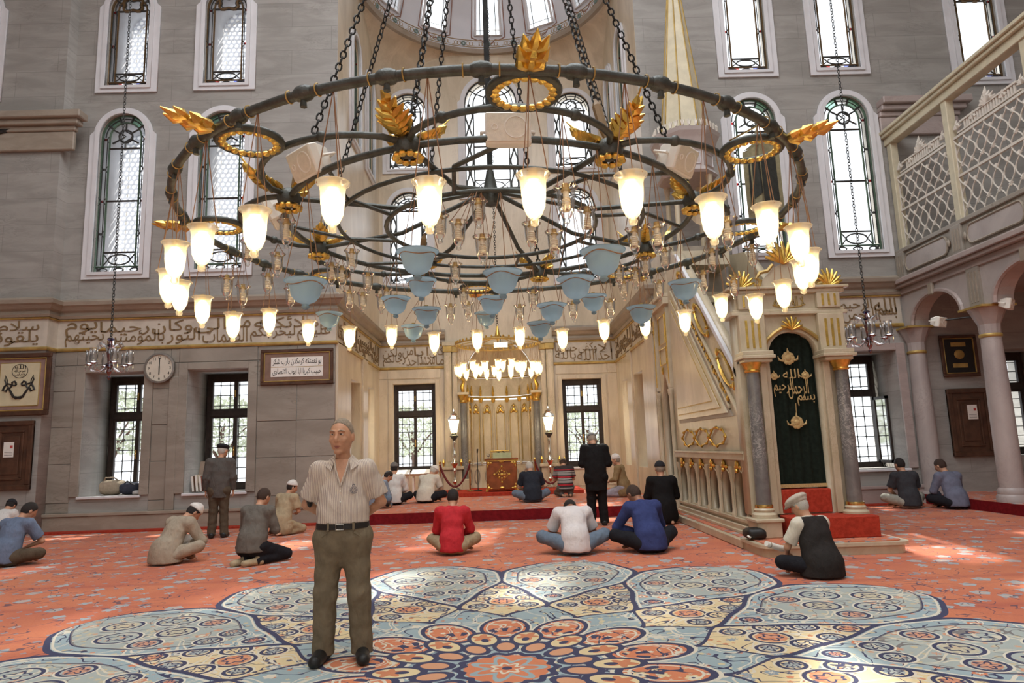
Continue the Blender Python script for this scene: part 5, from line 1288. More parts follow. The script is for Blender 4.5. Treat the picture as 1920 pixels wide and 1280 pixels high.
# ------------------------------------------------------------------ things on the walls
def frame_box(t, w_, h_, bw, dep, mt, name='frame'):
    for a, b_ in (((-w_/2, -dep, -h_/2), (w_/2, 0, -h_/2+bw)), ((-w_/2, -dep, h_/2-bw), (w_/2, 0, h_/2)), ((-w_/2, -dep, -h_/2+bw), (-w_/2+bw, 0, h_/2-bw)), ((w_/2-bw, -dep, -h_/2+bw), (w_/2, 0, h_/2-bw))):
        MB().bb(a, b_).build(name+'_side', mt, t, bevel=.012)
mauve = mat('mauve_mount', (.30, .19, .16), .8, scale=6); cream_p = mat('cream_panel', (.62, .55, .36), .7, var=.1, scale=6)
t = thing('picture_frame', 'large framed mirrored calligraphy on a cream panel above the wooden shutter', 'picture', (-10.50, W-.36, 3.20)); w_, h_ = 1.34, 1.36
frame_box(t, w_, h_, .10, .06, M['doorwood']); frame_box(t, w_-.2, h_-.2, .03, .055, M['goldline'], 'gilt_edge')
MB().bb((-w_/2+.1, -.02, -h_/2+.1), (w_/2-.1, 0, h_/2-.1)).build('mount', mauve, t); MB().bb((-.42, -.028, -.46), (.42, -.02, .46)).build('calligraphy_panel', cream_p, t)
frame_box(t, .88, .96, .02, .032, M['goldline'], 'inner_gilt')
fm = lambda u, v, d: (u, -.03-d, v)
for s in (1, -1):
    q = MB(); cl = lambda pts, r: q.tube([(s*u, -.034, v) for u, v in pts], r, 5)
    cl([(.06, .02), (.10, .07), (.15, .05), (.14, -.02), (.07, -.02), (.05, .02)], [.02]*6); cl([(.14, -.0), (.20, -.10), (.10, -.27), (-.05, -.30), (-.12, -.24)], [.02, .022, .03, .028, .01])
    cl([(.16, .0), (.24, .02), (.30, -.03), (.34, -.12), (.27, -.15), (.22, -.06), (.27, .0), (.31, .10), (.30, .20), (.26, .10), (.25, .02)], [.018, .018, .022, .026, .026, .018, .014, .016, .008, .012, .01])
    q.build('calligraphy_stroke', M['ink'], t)
q = MB().tube([(.17*math.cos(a), -.034, .29+.15*math.sin(a)) for a in [2*PI*i/24 for i in range(24)]], .006, 4, closed=True); q.build('calligraphy_ring', M['ink'], t)
for i, (tx, z0) in enumerate((('الله', .34), ('نصر من الله', .25), ('وفتح قريب', .17))): text_fit('calligraphy_word', tx, -.12, z0, .12, z0+.08, fm, M['ink'], t, depth=.004)
t = thing('picture_frame', 'gilt-framed two-line calligraphy panel hung right of the second window', 'picture', (-4.59, W-.04, 3.44)); w_, h_ = 1.62, .80
frame_box(t, w_, h_, .07, .05, M['doorwood']); frame_box(t, w_-.14, h_-.14, .025, .045, M['goldline'], 'gilt_edge')
MB().bb((-w_/2+.06, -.02, -h_/2+.06), (w_/2-.06, 0, h_/2-.06)).build('mount', mat('brown_mount', (.24, .15, .11), .7, scale=6), t); MB().bb((-.58, -.028, -.22), (.58, -.02, .22)).build('paper_panel', M['paper'], t)
text_fit('calligraphy_line', 'بو نعمتكه كرمكدن يارب شكر', -.54, .03, .54, .20, fm, M['ink'], t, depth=.004); text_fit('calligraphy_line', 'حبيب كبريا ابا ايوب الانصارى', -.54, -.19, .54, -.03, fm, M['ink'], t, depth=.004)
MB().bb((-.58, -.031, -.004), (.58, -.028, .004)).build('ruled_line', M['goldline'], t)
t = thing('wall_clock', 'round white wall clock with metal rim showing six', 'clock', (-7.62, W-.075, 3.50))
rot = lambda q: setattr(q, 'v', [(x_, -z_, y_) for x_, y_, z_ in q.v]) or q
rot(MB().lathe([(.335, 0), (.345, .03), (.34, .07), (.30, .075), (.295, .05)], 40, cap=False)).build('rim', mat('grey_metal_rim', (.33, .31, .28), .4, .7, scale=9), t, smooth=True)
rot(MB().lathe([(.0005, .047), (.30, .045)], 40, cap=False)).build('dial', mat('ivory_dial', (.66, .61, .50), .6, var=.08, scale=4), t)
for k in range(1, 13):
    a = PI/2-k*PI/6; text_fit('numeral', str(k), .235*math.cos(a)-.03, .235*math.sin(a)-.032, .235*math.cos(a)+.03, .235*math.sin(a)+.032, lambda u, v, d: (u, -.048-d, v), M['ink'], t, False, .002, True)
MB().bb((-.008, -.056, -.03), (.008, -.052, .23)).build('minute_hand', M['ink'], t); MB().bb((-.011, -.06, -.15), (.011, -.057, .04)).build('hour_hand', M['ink'], t)
def shutter(loc, w_, h_, label, paper_at):
    t = thing('wooden_shutter', label, 'door', loc)
    MB().bb((-w_/2, -.05, -h_/2), (w_/2, 0, h_/2)).build('leaf', M['doorwood'], t, bevel=.01)
    frame_box(t, w_, h_, .10, .085, M['doorwood']); frame_box(t, w_*.58, h_*.72, .05, .075, M['doorwood'], 'raised_panel')
    MB().bb((-w_*.2, -.07, -h_*.28), (w_*.2, -.05, h_*.28)).build('centre_panel', M['doorwood'], t, bevel=.012)
    p = MB().bb((paper_at[0]-.11, -.082, paper_at[1]-.16), (paper_at[0]+.11, -.078, paper_at[1]+.16)).build('paper_notice', M['paper'], t)
    q = MB(); 
    for j in range(3): q.bb((paper_at[0]-.085, -.084, paper_at[1]-.06-j*.03), (paper_at[0]+.085, -.082, paper_at[1]-.052-j*.03))
    q.build('printed_lines', M['ink'], p); MB().bb((paper_at[0]+.03, -.084, paper_at[1]+.03), (paper_at[0]+.085, -.082, paper_at[1]+.09)).build('red_print', mat('red_print', (.5, .06, .05), .7, scale=9), p)
    return t
shutter((-10.55, W-.36, 1.68), .90, 1.46, 'dark wooden wall cupboard door with a paper notice, below the mirrored calligraphy', (-.03, .12))
shutter((10.42, W-.02, 1.72), .92, 1.50, 'dark wooden wall cupboard door with a paper notice, beside the gallery column', (.05, .22))
t = thing('picture_frame', 'dark framed gilt inscription above the cupboard door under the gallery', 'picture', (10.38, W-.02, 3.22)); frame_box(t, .84, .95, .07, .06, M['doorwood']); frame_box(t, .70, .81, .02, .055, M['goldline'], 'gilt_edge')
MB().bb((-.36, -.02, -.42), (.36, 0, .42)).build('panel', M['leather'], t)
for z in (.26, -.22): MB().bb((-.17, -.03, z-.05), (.17, -.02, z+.05)).build('gilt_tablet', M['goldline'], t, bevel=.01)
MB().ball((0, -.03, .03), .12, 12, (1, .15, .9)).build('gilt_medallion', M['goldline'], t, smooth=True)
for px, py, yy, fz, lb in ((1768, 604, 13.25, .55, 'small white loudspeaker on an arm, on the window side of the column'), (1898, 570, 12.35, .75, 'small white loudspeaker on an arm, on the hall side of the column')):
    d = ray(px, py); sp = speaker(d*(yy/d.y)+Vector((0, 0, CAM_Z)), fz, .25, (.30, .20, .2), lb, 'small loudspeakers on the gallery column')
    inv = (Matrix.Translation(sp.location) @ sp.rotation_euler.to_matrix().to_4x4()).inverted()
    MB().tube([(0, .2, 0), inv @ Vector((GX+.15, 12.85, 3.72))], .018, 8).build('mounting_arm', M['iron'], sp)
# ------------------------------------------------------------------ furniture before the mihrab
def floor_lamp(x, label):
    t = thing('floor_lamp', label, 'lamp', (x, 20.05, .32), 0, 'silver lantern stands beside the mihrab')
    MB().lathe([(.20, 0), (.20, .03), (.12, .07), (.06, .12)], 20).build('foot', M['silver'], t, smooth=True)
    pr = [(.05, .12), (.03, .18), (.07, .26), (.035, .34), (.03, .52), (.06, .58), (.03, .64), (.10, .74), (.12, .78), (.05, .84), (.03, .95), (.055, 1.02), (.03, 1.08), (.028, 1.3), (.05, 1.36), (.03, 1.42)]
    MB().lathe(pr, 16).build('turned_stem', M['silver'], t, smooth=True)
    MB().lathe([(.03, 1.42), (.10, 1.52), (.13, 1.56), (.06, 1.60), (.08, 1.63)], 12).build('lantern_cup', M['frameiron'], t, smooth=True)
    for k in range(6):
        a0, a1 = k*PI/3, (k+1)*PI/3
        MB().add([pol(.085, a0, 1.64), pol(.085, a1, 1.64), pol(.165, a1, 2.02), pol(.165, a0, 2.02)], [(0, 1, 2, 3)]).build('lantern_pane', M['lantern'], t)
        MB().tube([pol(.087, a0, 1.63), pol(.168, a0, 2.03)], .008, 5).build('lantern_bar', M['frameiron'], t)
    MB().lathe([(.175, 2.02), (.18, 2.05), (.14, 2.12), (.09, 2.15), (.10, 2.18), (.03, 2.24), (.03, 2.28), (.005, 2.34)], 6).build('lantern_roof', M['silver'], t)
    L = bpy.data.lights.new('lantern_light', 'POINT'); L.energy = 25; L.color = (1, .8, .5); L.shadow_soft_size = .1
    lo = bpy.data.objects.new('lantern_light', L); COL.objects.link(lo); lo.location = (x, 19.80, 2.15)
floor_lamp(-1.46, 'silver turned lantern stand left of the mihrab'); floor_lamp(1.30, 'silver turned lantern stand right of the mihrab')
def ropes(x, label):
    t = thing('rope_barrier', label, 'barrier', (x, 19.55, .32), 0, 'red rope barriers round the lantern stands')
    for s in (-.42, .42):
        MB().lathe([(.11, 0), (.11, .02), (.02, .04), (.02, .78), (.035, .80), (.035, .84), (.01, .88)], 14, (s, 0, 0)).build('post', M['brass'], t, smooth=True)
    for yy in (-.05, .05): MB().tube([(-.42+.84*f, yy, .76-.62*math.sin(PI*f)**.8) for f in [i/16 for i in range(17)]], .026, 8).build('velvet_rope', M['rope'], t, smooth=True)
ropes(-1.42, 'maroon velvet rope barrier left of the mihrab'); ropes(1.26, 'maroon velvet rope barrier right of the mihrab')
t = thing('microphone_stand', 'thin black microphone stand beside the rope barrier', 'stand', (-.78, 19.6, .32)); MB().lathe([(.11, 0), (.11, .02), (.012, .03)], 14).build('foot', M['iron'], t); MB().cyl((0, 0, .03), (0, 0, 1.05), .012, n=8).build('pole', M['iron'], t); MB().tube([(0, 0, 1.05), (.01, -.04, 1.16)], [.018, .026], 8).build('microphone', M['iron'], t)
t = thing('lectern', 'polished mahogany lectern chest with gilt diamond and corner mounts', 'lectern', (-.10, 19.25, .32))
MB().bb((-.42, -.28, .05), (.42, .28, .84)).build('body', M['redwood'], t, bevel=.02); MB().bb((-.46, -.32, .84), (.46, .32, .89)).build('top', M['redwood'], t, bevel=.012)
MB().bb((-.45, -.31, .815), (.45, .31, .84)).build('gilt_edge', M['gold'], t)
for sx in (-1, 1):
    for sy in (-1, 1): MB().tube([(sx*.40, sy*.26, .06), (sx*.43, sy*.29, .0)], [.04, .025], 8).build('gilt_foot', M['gold'], t)
    for z, s in ((.10, 1), (.76, -1)):
        q = MB().ball((sx*.36, -.285, z), .05, 8, (1, .3, 1)).ball((sx*.29, -.285, z-.01*s), .035, 8, (1.3, .3, .7)).ball((sx*.375, -.285, z+.08*s), .03, 8, (.7, .3, 1.4)); q.build('gilt_corner_mount', M['gold'], t, smooth=True)
q = MB()
for r in (.20, .185): q.tube([(r*math.cos(a)*.95, -.286, .46+r*math.sin(a)) for a in [k*PI/2 for k in range(4)]], .008, 5, closed=True)
for k in range(8): a = k*PI/4; q.ball((.09*math.cos(a), -.286, .46+.10*math.sin(a)), .026, 6, (1, .4, 1))
for k in range(4): a = k*PI/2; q.ball((.20*math.cos(a), -.29, .46+.21*math.sin(a)), .032, 6, (1, .4, 1))
q.ball((0, -.29, .46), .045, 8, (1, .4, 1)); q.build('gilt_diamond', M['gold'], t)
MB().ball((0, -.285, .10), .05, 8, (1.6, .3, .7)).ball((0, -.285, .80), .04, 8, (1.6, .3, .7)).build('gilt_centre_mount', M['gold'], t, smooth=True)
t = thing('book_box', 'pale green open book box on the lectern', 'box', (-.08, 19.2, 1.212)); gb = mat('pale_green_card', (.55, .62, .36), .6, scale=9)
MB().bb((-.25, -.14, 0), (.25, .14, .02)).build('base', gb, t); MB().bb((-.25, -.14, .02), (.25, -.12, .15)).build('front_side', gb, t); MB().bb((-.25, .12, .02), (.25, .14, .15)).build('back_side', gb, t)
for s in (-1, 1): MB().bb((s*.25-.01*(s+1), -.12, .02), (s*.25+.01*(1-s), .12, .15)).build('end_side', gb, t)
for k, (x, rz, lb, mt_) in enumerate(((-.16, .35, 'black book tilted in the green box on the lectern, left one', 'leather'), (.10, -.55, 'black book leaning up out of the green box on the lectern', 'leather'))):
    b_ = thing('book', lb, 'book', (-.08+x, 19.2, 1.235)); M_ = Matrix.Rotation(rz, 3, 'Y'); MB().box((0, 0, .11), (.20, .14, .03), M=Matrix.Rotation(-rz, 3, 'Y')).build('cover', M[mt_], b_); MB().box((.004, 0, .11), (.195, .13, .022), M=Matrix.Rotation(-rz, 3, 'Y')).build('pages', M['paper'], b_)
t = thing('gilt_frame', 'low gilt frame lying on the lectern behind the book box', 'frame', (-.14, 19.45, 1.212)); MB().tube([(-.26, 0, .0), (-.26, 0, .2), (.26, 0, .2), (.26, 0, 0)], .014, 6).build('rim', M['gold'], t); MB().bb((-.25, -.005, .01), (.25, .005, .19)).build('panel', M['embroid'], t)
t = thing('glass_ornament', 'small round white lamp globe on the lectern corner', 'ornament', (-.46, 19.1, 1.212)); MB().lathe([(.04, 0), (.04, .01), (.01, .02), (.01, .05)], 12).build('foot', M['silver'], t); MB().ball((0, 0, .09), .05, 12).build('globe', M['crystal'], t, smooth=True)
# reading desks by the recess window
for k, x in enumerate((-3.04, -2.38)):
    t = thing('reading_desk', ['low white reading desk below the recess window, next to the corner', 'low white reading desk below the recess window, nearer the lantern stand'][k], 'desk', (x, 19.9, .22)); wd_ = mat('desk_wood', (.40, .22, .12), .5, scale=6)
    MB().add([(-.30, -.20, .60), (.30, -.20, .60), (.30, .20, .72), (-.30, .20, .72), (-.30, -.20, .62), (.30, -.20, .62), (.30, .20, .74), (-.30, .20, .74)], [(0, 3, 2, 1), (4, 5, 6, 7), (0, 1, 5, 4), (1, 2, 6, 5), (2, 3, 7, 6), (3, 0, 4, 7)]).build('desk_top', M['white'], t)
    MB().bb((-.31, -.22, .57), (.31, -.19, .63)).build('book_ledge', wd_, t)
    for sx in (-.24, .24):
        for sy in (-.14, .14): MB().bb((sx-.02, sy-.02, 0), (sx+.02, sy+.02, .63)).build('leg', M['white'], t)
t = thing('reading_desk', 'low wooden reading desk with an open book beside the gallery column', 'desk', (12.0, 14.5, .2)); wd_ = mat('pale_desk_wood', (.50, .36, .18), .5, scale=6)
MB().bb((-.35, -.22, .60), (.35, .22, .64)).build('desk_top', wd_, t)
for sx in (-.30, .30):
    for sy in (-.18, .18): MB().bb((sx-.025, sy-.025, 0), (sx+.025, sy+.025, .60)).build('leg', wd_, t)
t = thing('open_book', 'open book lying on the wooden desk beside the gallery column', 'book', (12.0, 14.5, .842))
for s in (-1, 1): MB().add([(0, -.13, 0), (s*.17, -.13, .02), (s*.17, .13, .02), (0, .13, 0), (0, -.13, .02), (s*.17, -.13, .04), (s*.17, .13, .04), (0, .13, .02)], [(0, 1, 2, 3), (4, 7, 6, 5), (0, 4, 5, 1), (1, 5, 6, 2), (2, 6, 7, 3), (3, 7, 4, 0)]).build('page_block', M['paper'], t)
# window sill clutter
def soft(name, label, cat, loc, dims, m_, seed, rz=0):
    rs = random.Random(seed); t = thing(name, label, cat, loc, rz); q = MB(); n, h = 18, 9; vs = []; fs = []
    for j in range(h+1):
        e = PI*j/h
        for i in range(n):
            a = 2*PI*i/n; k_ = 1+.10*math.sin(3*a+seed)+.07*math.sin(5*a+2*e+seed*2)
            sx = math.copysign(abs(math.sin(e)*math.cos(a))**.6, math.cos(a)); sy = math.copysign(abs(math.sin(e)*math.sin(a))**.6, math.sin(a)); sz = math.copysign(abs(math.cos(e))**.6, -math.cos(e))
            vs.append((dims[0]/2*sx*k_, dims[1]/2*sy*k_, dims[2]/2*(sz*(1+.05*math.sin(4*a))+1)))
    fs = [(j*n+i, j*n+(i+1) % n, (j+1)*n+(i+1) % n, (j+1)*n+i) for j in range(h) for i in range(n)]
    q.add(vs, fs).build('body', m_, t, smooth=True); return t
beige = fabric('beige_canvas', (.40, .33, .24)); navy = fabric('navy_canvas', (.05, .055, .075)); pale = fabric('pale_cloth', (.55, .53, .50))
t = soft('bag', 'beige canvas bag lying on the sill beside the crystal chandelier', 'bag', (-8.84, W+.45, .745), (.50, .38, .32), beige, 1); MB().tube([(-.2, 0, .28), (-.1, -.1, .38), (.08, -.1, .38), (.18, 0, .28)], .015, 6).build('handle', beige, t)
t = soft('bag', 'dark navy bag slumped on the window sill against the beige bag', 'bag', (-8.36, W+.33, .745), (.36, .34, .26), navy, 2); MB().tube([(-.12, -.1, .2), (0, -.16, .3), (.14, -.1, .2)], .014, 6).build('handle', M['leather'], t)
t = soft('folded_cloth', 'pale folded cloth at the end of the window sill beside the navy bag', 'cloth', (-8.08, W+.15, .745), (.2, .22, .09), pale, 3)
for k in range(5):
    t = thing('book', ['upright brown book on the second window sill, against the reveal', 'upright cream book on the second window sill beside the brown one', 'upright red-brown book in the middle of the sill row', 'upright grey book on the second window sill', 'upright dark book at the free end of the sill row'][k], 'book', (-6.92+k*.085, W+.30, .745), 0, 'books on the second window sill'); M_ = Matrix.Rotation(-.12, 3, 'Y')
    bc = mat('book_cover', [(.20, .10, .06), (.5, .44, .34), (.26, .09, .06), (.3, .28, .27), (.08, .05, .04)][k], .6, scale=9); hh = .34+.03*(k % 2)
    MB().box((.0, 0, hh/2+.01), (.055, .26, hh), M=M_).build('cover', bc, t); MB().box((0, -.012, hh/2+.014), (.042, .25, hh-.01), M=M_).build('pages', M['paper'], t)
t = thing('wooden_board', 'flat brown board leaning over the upright books on the second sill', 'board', (-6.75, W+.58, .745)); MB().box((0, .0, .42), (.42, .03, .50), M=Matrix.Rotation(-.25, 3, 'X')).build('board', mat('brown_board', (.30, .22, .16), .6, scale=5), t); MB().box((0, -.02, .19), (.42, .03, .03)).build('ledge', M['doorwood'], t)
t = soft('cap', 'black cloth cap with white badge left on the minbar kerb', 'cap', (3.37, 9.55, .163), (.26, .30, .15), M['leather'], 5); MB().box((-.10, -.09, .05), (.07, .05, .015), rz=.6, M=Matrix.Rotation(.5, 3, 'X')).build('white_badge', M['white'], t)

# trees in the garden outside the lower windows
def tree(x, y, h, lab, seed):
    rs = random.Random(seed); t = thing('garden_tree', lab, 'tree', (x, y, -.3)); bark = M['doorwood']
    MB().tube([(0, 0, 0), (.05, .03, h*.4), (-.04, .0, h*.7)], [.14, .11, .06], 8).build('trunk', bark, t, smooth=True)
    for k in range(4):
        a = k*1.6+seed; MB().tube([(0, 0, h*.4), (.5*math.cos(a), .5*math.sin(a), h*.62), (.9*math.cos(a), .9*math.sin(a), h*.72)], [.06, .04, .015], 6).build('branch', bark, t)
    vs = []; fs = []
    for k in range(1500):
        a, e, r = rs.uniform(0, 2*PI), rs.uniform(-.9, 1.2), rs.uniform(.5, 1.)**.5
        c = Vector((1.25*r*math.cos(a)*math.cos(e), 1.25*r*math.sin(a)*math.cos(e), h*.68+1.2*r*math.sin(e))); u = Vector((rs.uniform(-1, 1), rs.uniform(-1, 1), rs.uniform(-1, 1))).normalized(); v = u.orthogonal().normalized(); n = len(vs)
        vs += [c-u*.08, c+v*.04, c+u*.08, c-v*.04]; fs.append((n, n+1, n+2, n+3))
    tag(MB().add(vs, fs).build('foliage', M['leaf'], t), kind='stuff')
M['leaf'] = mat('pale_green_leaves', (.72, .78, .62), .6, var=.4, scale=3, bs=0)
tree(-12.2, 21.5, 4.2, 'pale green garden tree seen through the window beside the clock', 1); tree(-9.4, 23.0, 4.0, 'pale green garden tree seen past the man in the grey suit', 2)
tree(-3.5, 26.5, 3.6, 'garden tree seen through the recess window above the reading desks', 3); tree(3.3, 27.0, 3.4, 'garden tree seen through the recess window by the black suit', 4)
# ------------------------------------------------------------------ people: distance-field bodies meshed with surface nets
class Field:
    def __init__(s, lo, hi, h):
        s.h = h; s.lo = np.array(lo, float); s.n = np.ceil((np.array(hi)-s.lo)/h).astype(int)+1
        s.F = np.full(s.n, 1.0, np.float32)
    def sub(s, lo, hi):
        a = np.clip(np.floor((np.array(lo)-s.lo)/s.h).astype(int), 0, s.n-1); b = np.clip(np.ceil((np.array(hi)-s.lo)/s.h).astype(int)+1, 1, s.n)
        b = np.maximum(b, a+1)
        sl = tuple(slice(a[i], b[i]) for i in range(3))
        ax = [s.lo[i]+s.h*np.arange(a[i], b[i], dtype=np.float32) for i in range(3)]
        return sl, ax[0][:, None, None], ax[1][None, :, None], ax[2][None, None, :]
    def blend(s, sl, d, k, mode='add'):
        f = s.F[sl]
        if mode == 'add':
            if k > 0:
                e = np.clip(.5+.5*(f-d)/k, 0, 1); s.F[sl] = f*(1-e)+d*e-k*e*(1-e)
            else: s.F[sl] = np.minimum(f, d)
        else: s.F[sl] = np.maximum(f, -d)
    def cap(s, p0, p1, r0, r1=None, k=.03, sq=None, cut=None):
        """tapered capsule; sq=(axis, factor) flattens the section along axis; cut=(point,normal) keeps the side against the normal"""
        p0, p1 = np.array(p0, float), np.array(p1, float); r1 = r0 if r1 is None else r1; m = max(r0, r1)+k+s.h*2
        if sq is not None: m *= max(1., sq[1])
        lo = np.minimum(p0, p1)-m; hi = np.maximum(p0, p1)+m
        sl, x, y, z = s.sub(lo, hi)
        px, py, pz = x-p0[0], y-p0[1], z-p0[2]; d = p1-p0
        if sq is not None:
            a = np.array(sq[0], float); a /= np.linalg.norm(a); da = d@a; dl = d-a*da; t_ = (px*d[0]+py*d[1]+pz*d[2])/max(d@d, 1e-9); t = np.clip(t_, 0, 1)
            qx, qy, qz = px-t*d[0], py-t*d[1], pz-t*d[2]; w_ = (qx*a[0]+qy*a[1]+qz*a[2])*(1/sq[1]-1)
            qx, qy, qz = qx+a[0]*w_, qy+a[1]*w_, qz+a[2]*w_
            dd = (np.sqrt(qx*qx+qy*qy+qz*qz)-(r0+(r1-r0)*t))*min(1., sq[1])
        else:
            t = np.clip((px*d[0]+py*d[1]+pz*d[2])/max(d@d, 1e-9), 0, 1)
            dd = np.sqrt((px-t*d[0])**2+(py-t*d[1])**2+(pz-t*d[2])**2)-(r0+(r1-r0)*t)
        if cut is not None:
            for c, n in (cut if isinstance(cut[0][0], (tuple, list, np.ndarray)) else [cut]):
                n = np.array(n, float); n /= np.linalg.norm(n); dd = np.maximum(dd, (x-c[0])*n[0]+(y-c[1])*n[1]+(z-c[2])*n[2])
        s.blend(sl, dd.astype(np.float32), k)
    def ell(s, c, r, k=.02, R=None, cut=None, mode='add'):
        c = np.array(c, float); r = np.array(r, float); g_ = 1. if R is None else float(np.linalg.norm(np.array(R)[:, 0])); m = r.max()*g_+k+s.h*2
        if R is not None: R = np.array(R)/g_**2
        sl, x, y, z = s.sub(c-m, c+m); px, py, pz = x-c[0], y-c[1], z-c[2]
        if R is not None:
            px, py, pz = (px*R[0][0]+py*R[1][0]+pz*R[2][0], px*R[0][1]+py*R[1][1]+pz*R[2][1], px*R[0][2]+py*R[1][2]+pz*R[2][2])
        q = np.sqrt((px/r[0])**2+(py/r[1])**2+(pz/r[2])**2); g = np.sqrt((px/r[0]**2)**2+(py/r[1]**2)**2+(pz/r[2]**2)**2)
        dd = np.where(g > 1e-6, q*(q-1)/np.maximum(g, 1e-6), -r.min())*g_
        if cut is not None:
            for cc, n in (cut if isinstance(cut[0][0], (tuple, list, np.ndarray)) else [cut]):
                n = np.array(n, float); n /= np.linalg.norm(n); dd = np.maximum(dd, (x-cc[0])*n[0]+(y-cc[1])*n[1]+(z-cc[2])*n[2])
        s.blend(sl, dd.astype(np.float32), k, mode)
    def plane(s, c, n):
        n = np.array(n, float); n /= np.linalg.norm(n); sl, x, y, z = s.sub(s.lo, s.lo+s.n*s.h)
        s.F[sl] = np.maximum(s.F[sl], (x-c[0])*n[0]+(y-c[1])*n[1]+(z-c[2])*n[2])
    def wrinkle(s, amp, fx, fz):
        sl, x, y, z = s.sub(s.lo, s.lo+s.n*s.h)
        s.F += (amp*np.sin(fx*x+3*np.sin(fz*z*.5)+2*y)*np.sin(fz*z+2.5*np.sin(fx*.4*(x+y)))).astype(np.float32)
    def mesh(s, name):
        F = s.F; F[0] = F[-1] = 1; F[:, 0] = F[:, -1] = 1; F[:, :, 0] = F[:, :, -1] = 1
        ins = F < 0; n = np.array(F.shape)-1
        c = np.zeros(n, np.int8)
        for i in (0, 1):
            for j in (0, 1):
                for k in (0, 1): c += ins[i:i+n[0], j:j+n[1], k:k+n[2]]
        act = (c > 0) & (c < 8); idx = -np.ones(n, np.int64); cells = np.argwhere(act); idx[act] = np.arange(len(cells))
        acc = np.zeros((len(cells), 3)); cnt = np.zeros(len(cells)); corner = [(i, j, k) for i in (0, 1) for j in (0, 1) for k in (0, 1)]
        val = {o: F[cells[:, 0]+o[0], cells[:, 1]+o[1], cells[:, 2]+o[2]] for o in corner}
        for a in range(8):
            for b in range(a+1, 8):
                A, B = corner[a], corner[b]
                if sum(abs(A[q]-B[q]) for q in range(3)) != 1: continue
                fa, fb = val[A], val[B]; mk = (fa < 0) != (fb < 0); t = np.where(mk, fa/np.where(mk, fa-fb, 1), 0)
                for q in range(3): acc[:, q] += np.where(mk, A[q]+t*(B[q]-A[q]), 0)
                cnt += mk
        V = (cells+acc/cnt[:, None])*s.h+s.lo; quads = []
        for ax in range(3):
            u, v = [q for q in range(3) if q != ax]
            s0 = [slice(None)]*3; s1 = [slice(None)]*3; s0[ax] = slice(0, -1); s1[ax] = slice(1, None)
            ch_ = ins[tuple(s0)] != ins[tuple(s1)]; E = np.argwhere(ch_); E = E[(E[:, u] > 0) & (E[:, v] > 0) & (E[:, u] < n[u]) & (E[:, v] < n[v])]
            fl_ = ins[E[:, 0], E[:, 1], E[:, 2]]
            def ci(du, dv): w_ = E.copy(); w_[:, u] -= du; w_[:, v] -= dv; return idx[w_[:, 0], w_[:, 1], w_[:, 2]]
            Q = np.stack([ci(1, 1), ci(0, 1), ci(0, 0), ci(1, 0)], 1)
            flip = fl_ if ax != 1 else ~fl_
            Q[~flip] = Q[~flip][:, ::-1]; quads.append(Q)
        Q = np.concatenate(quads); me = bpy.data.meshes.new(name)
        me.vertices.add(len(V)); me.vertices.foreach_set('co', V.astype(np.float32).ravel())
        me.loops.add(len(Q)*4); me.loops.foreach_set('vertex_index', Q.astype(np.int32).ravel())
        me.polygons.add(len(Q)); me.polygons.foreach_set('loop_start', np.arange(0, len(Q)*4, 4, dtype=np.int32))
        me.update(calc_edges=True); me.validate(); me.shade_smooth()
        return me
V3 = lambda *a: np.array(a, float)
def lerp(a, b, t): return np.array(a)*(1-t)+np.array(b)*t
def rotm(ax, an):
    return np.array(Matrix.Rotation(an, 3, Vector(ax)))
def unit(v): v = np.array(v, float); return v/np.linalg.norm(v)

# ---- poses: joints in metres, figure faces +y, right hand +x
def pose_sit(lean=18, bow=30, turn=0, twist=0, elbow=(.27, .08), hand=(.10, .30, .24), knee=(.36, .26, .19), hump=0.):
    J = {'pel': V3(0, 0, .13)}
    l = R_(lean); up = V3(0, math.sin(l), math.cos(l)); l2 = R_(lean*1.5+hump); up2 = V3(0, math.sin(l2), math.cos(l2))
    J['waist'] = J['pel']+up*.17; J['chest'] = J['waist']+up*.18; J['neck'] = J['chest']+up2*.20
    J['up'] = up2
    for s, n in ((-1, 'L'), (1, 'R')):
        J['sh'+n] = J['chest']+up2*.145+V3(s*.185, .0, 0); J['el'+n] = J['sh'+n]+V3(s*(elbow[0]-.185), elbow[1], -.27)
        J['ha'+n] = V3(s*hand[0], hand[1], hand[2])
        J['hip'+n] = V3(s*.10, .0, .125); J['kn'+n] = V3(s*knee[0], knee[1], knee[2]); J['an'+n] = V3(-s*.10, .36, .075); J['toe'+n] = V3(-s*.26, .30, .05)
    J['headdir'] = rotm((1, 0, 0), -R_(bow+lean*.4)) ; J['turn'] = R_(turn)
    return J
def pose_kneel(lean=12, bow=25, turn=0, hand=(.13, .30, .30), elbow=(.26, .06), spread=.15, asym=0.):
    J = pose_sit(lean, bow, turn, 0, elbow, hand); dz = .13
    for k in ('pel', 'waist', 'chest', 'neck', 'shL', 'shR', 'elL', 'elR', 'haL', 'haR'): J[k] = J[k]+V3(0, 0, dz)
    for s, n in ((-1, 'L'), (1, 'R')):
        J['hip'+n] = V3(s*.10, 0, .24); J['kn'+n] = V3(s*(spread+.03)+asym, .40, .10); J['an'+n] = V3(s*.11+asym*.3, -.06, .065); J['toe'+n] = V3(s*.09-asym*.6, -.22, .04)
    return J
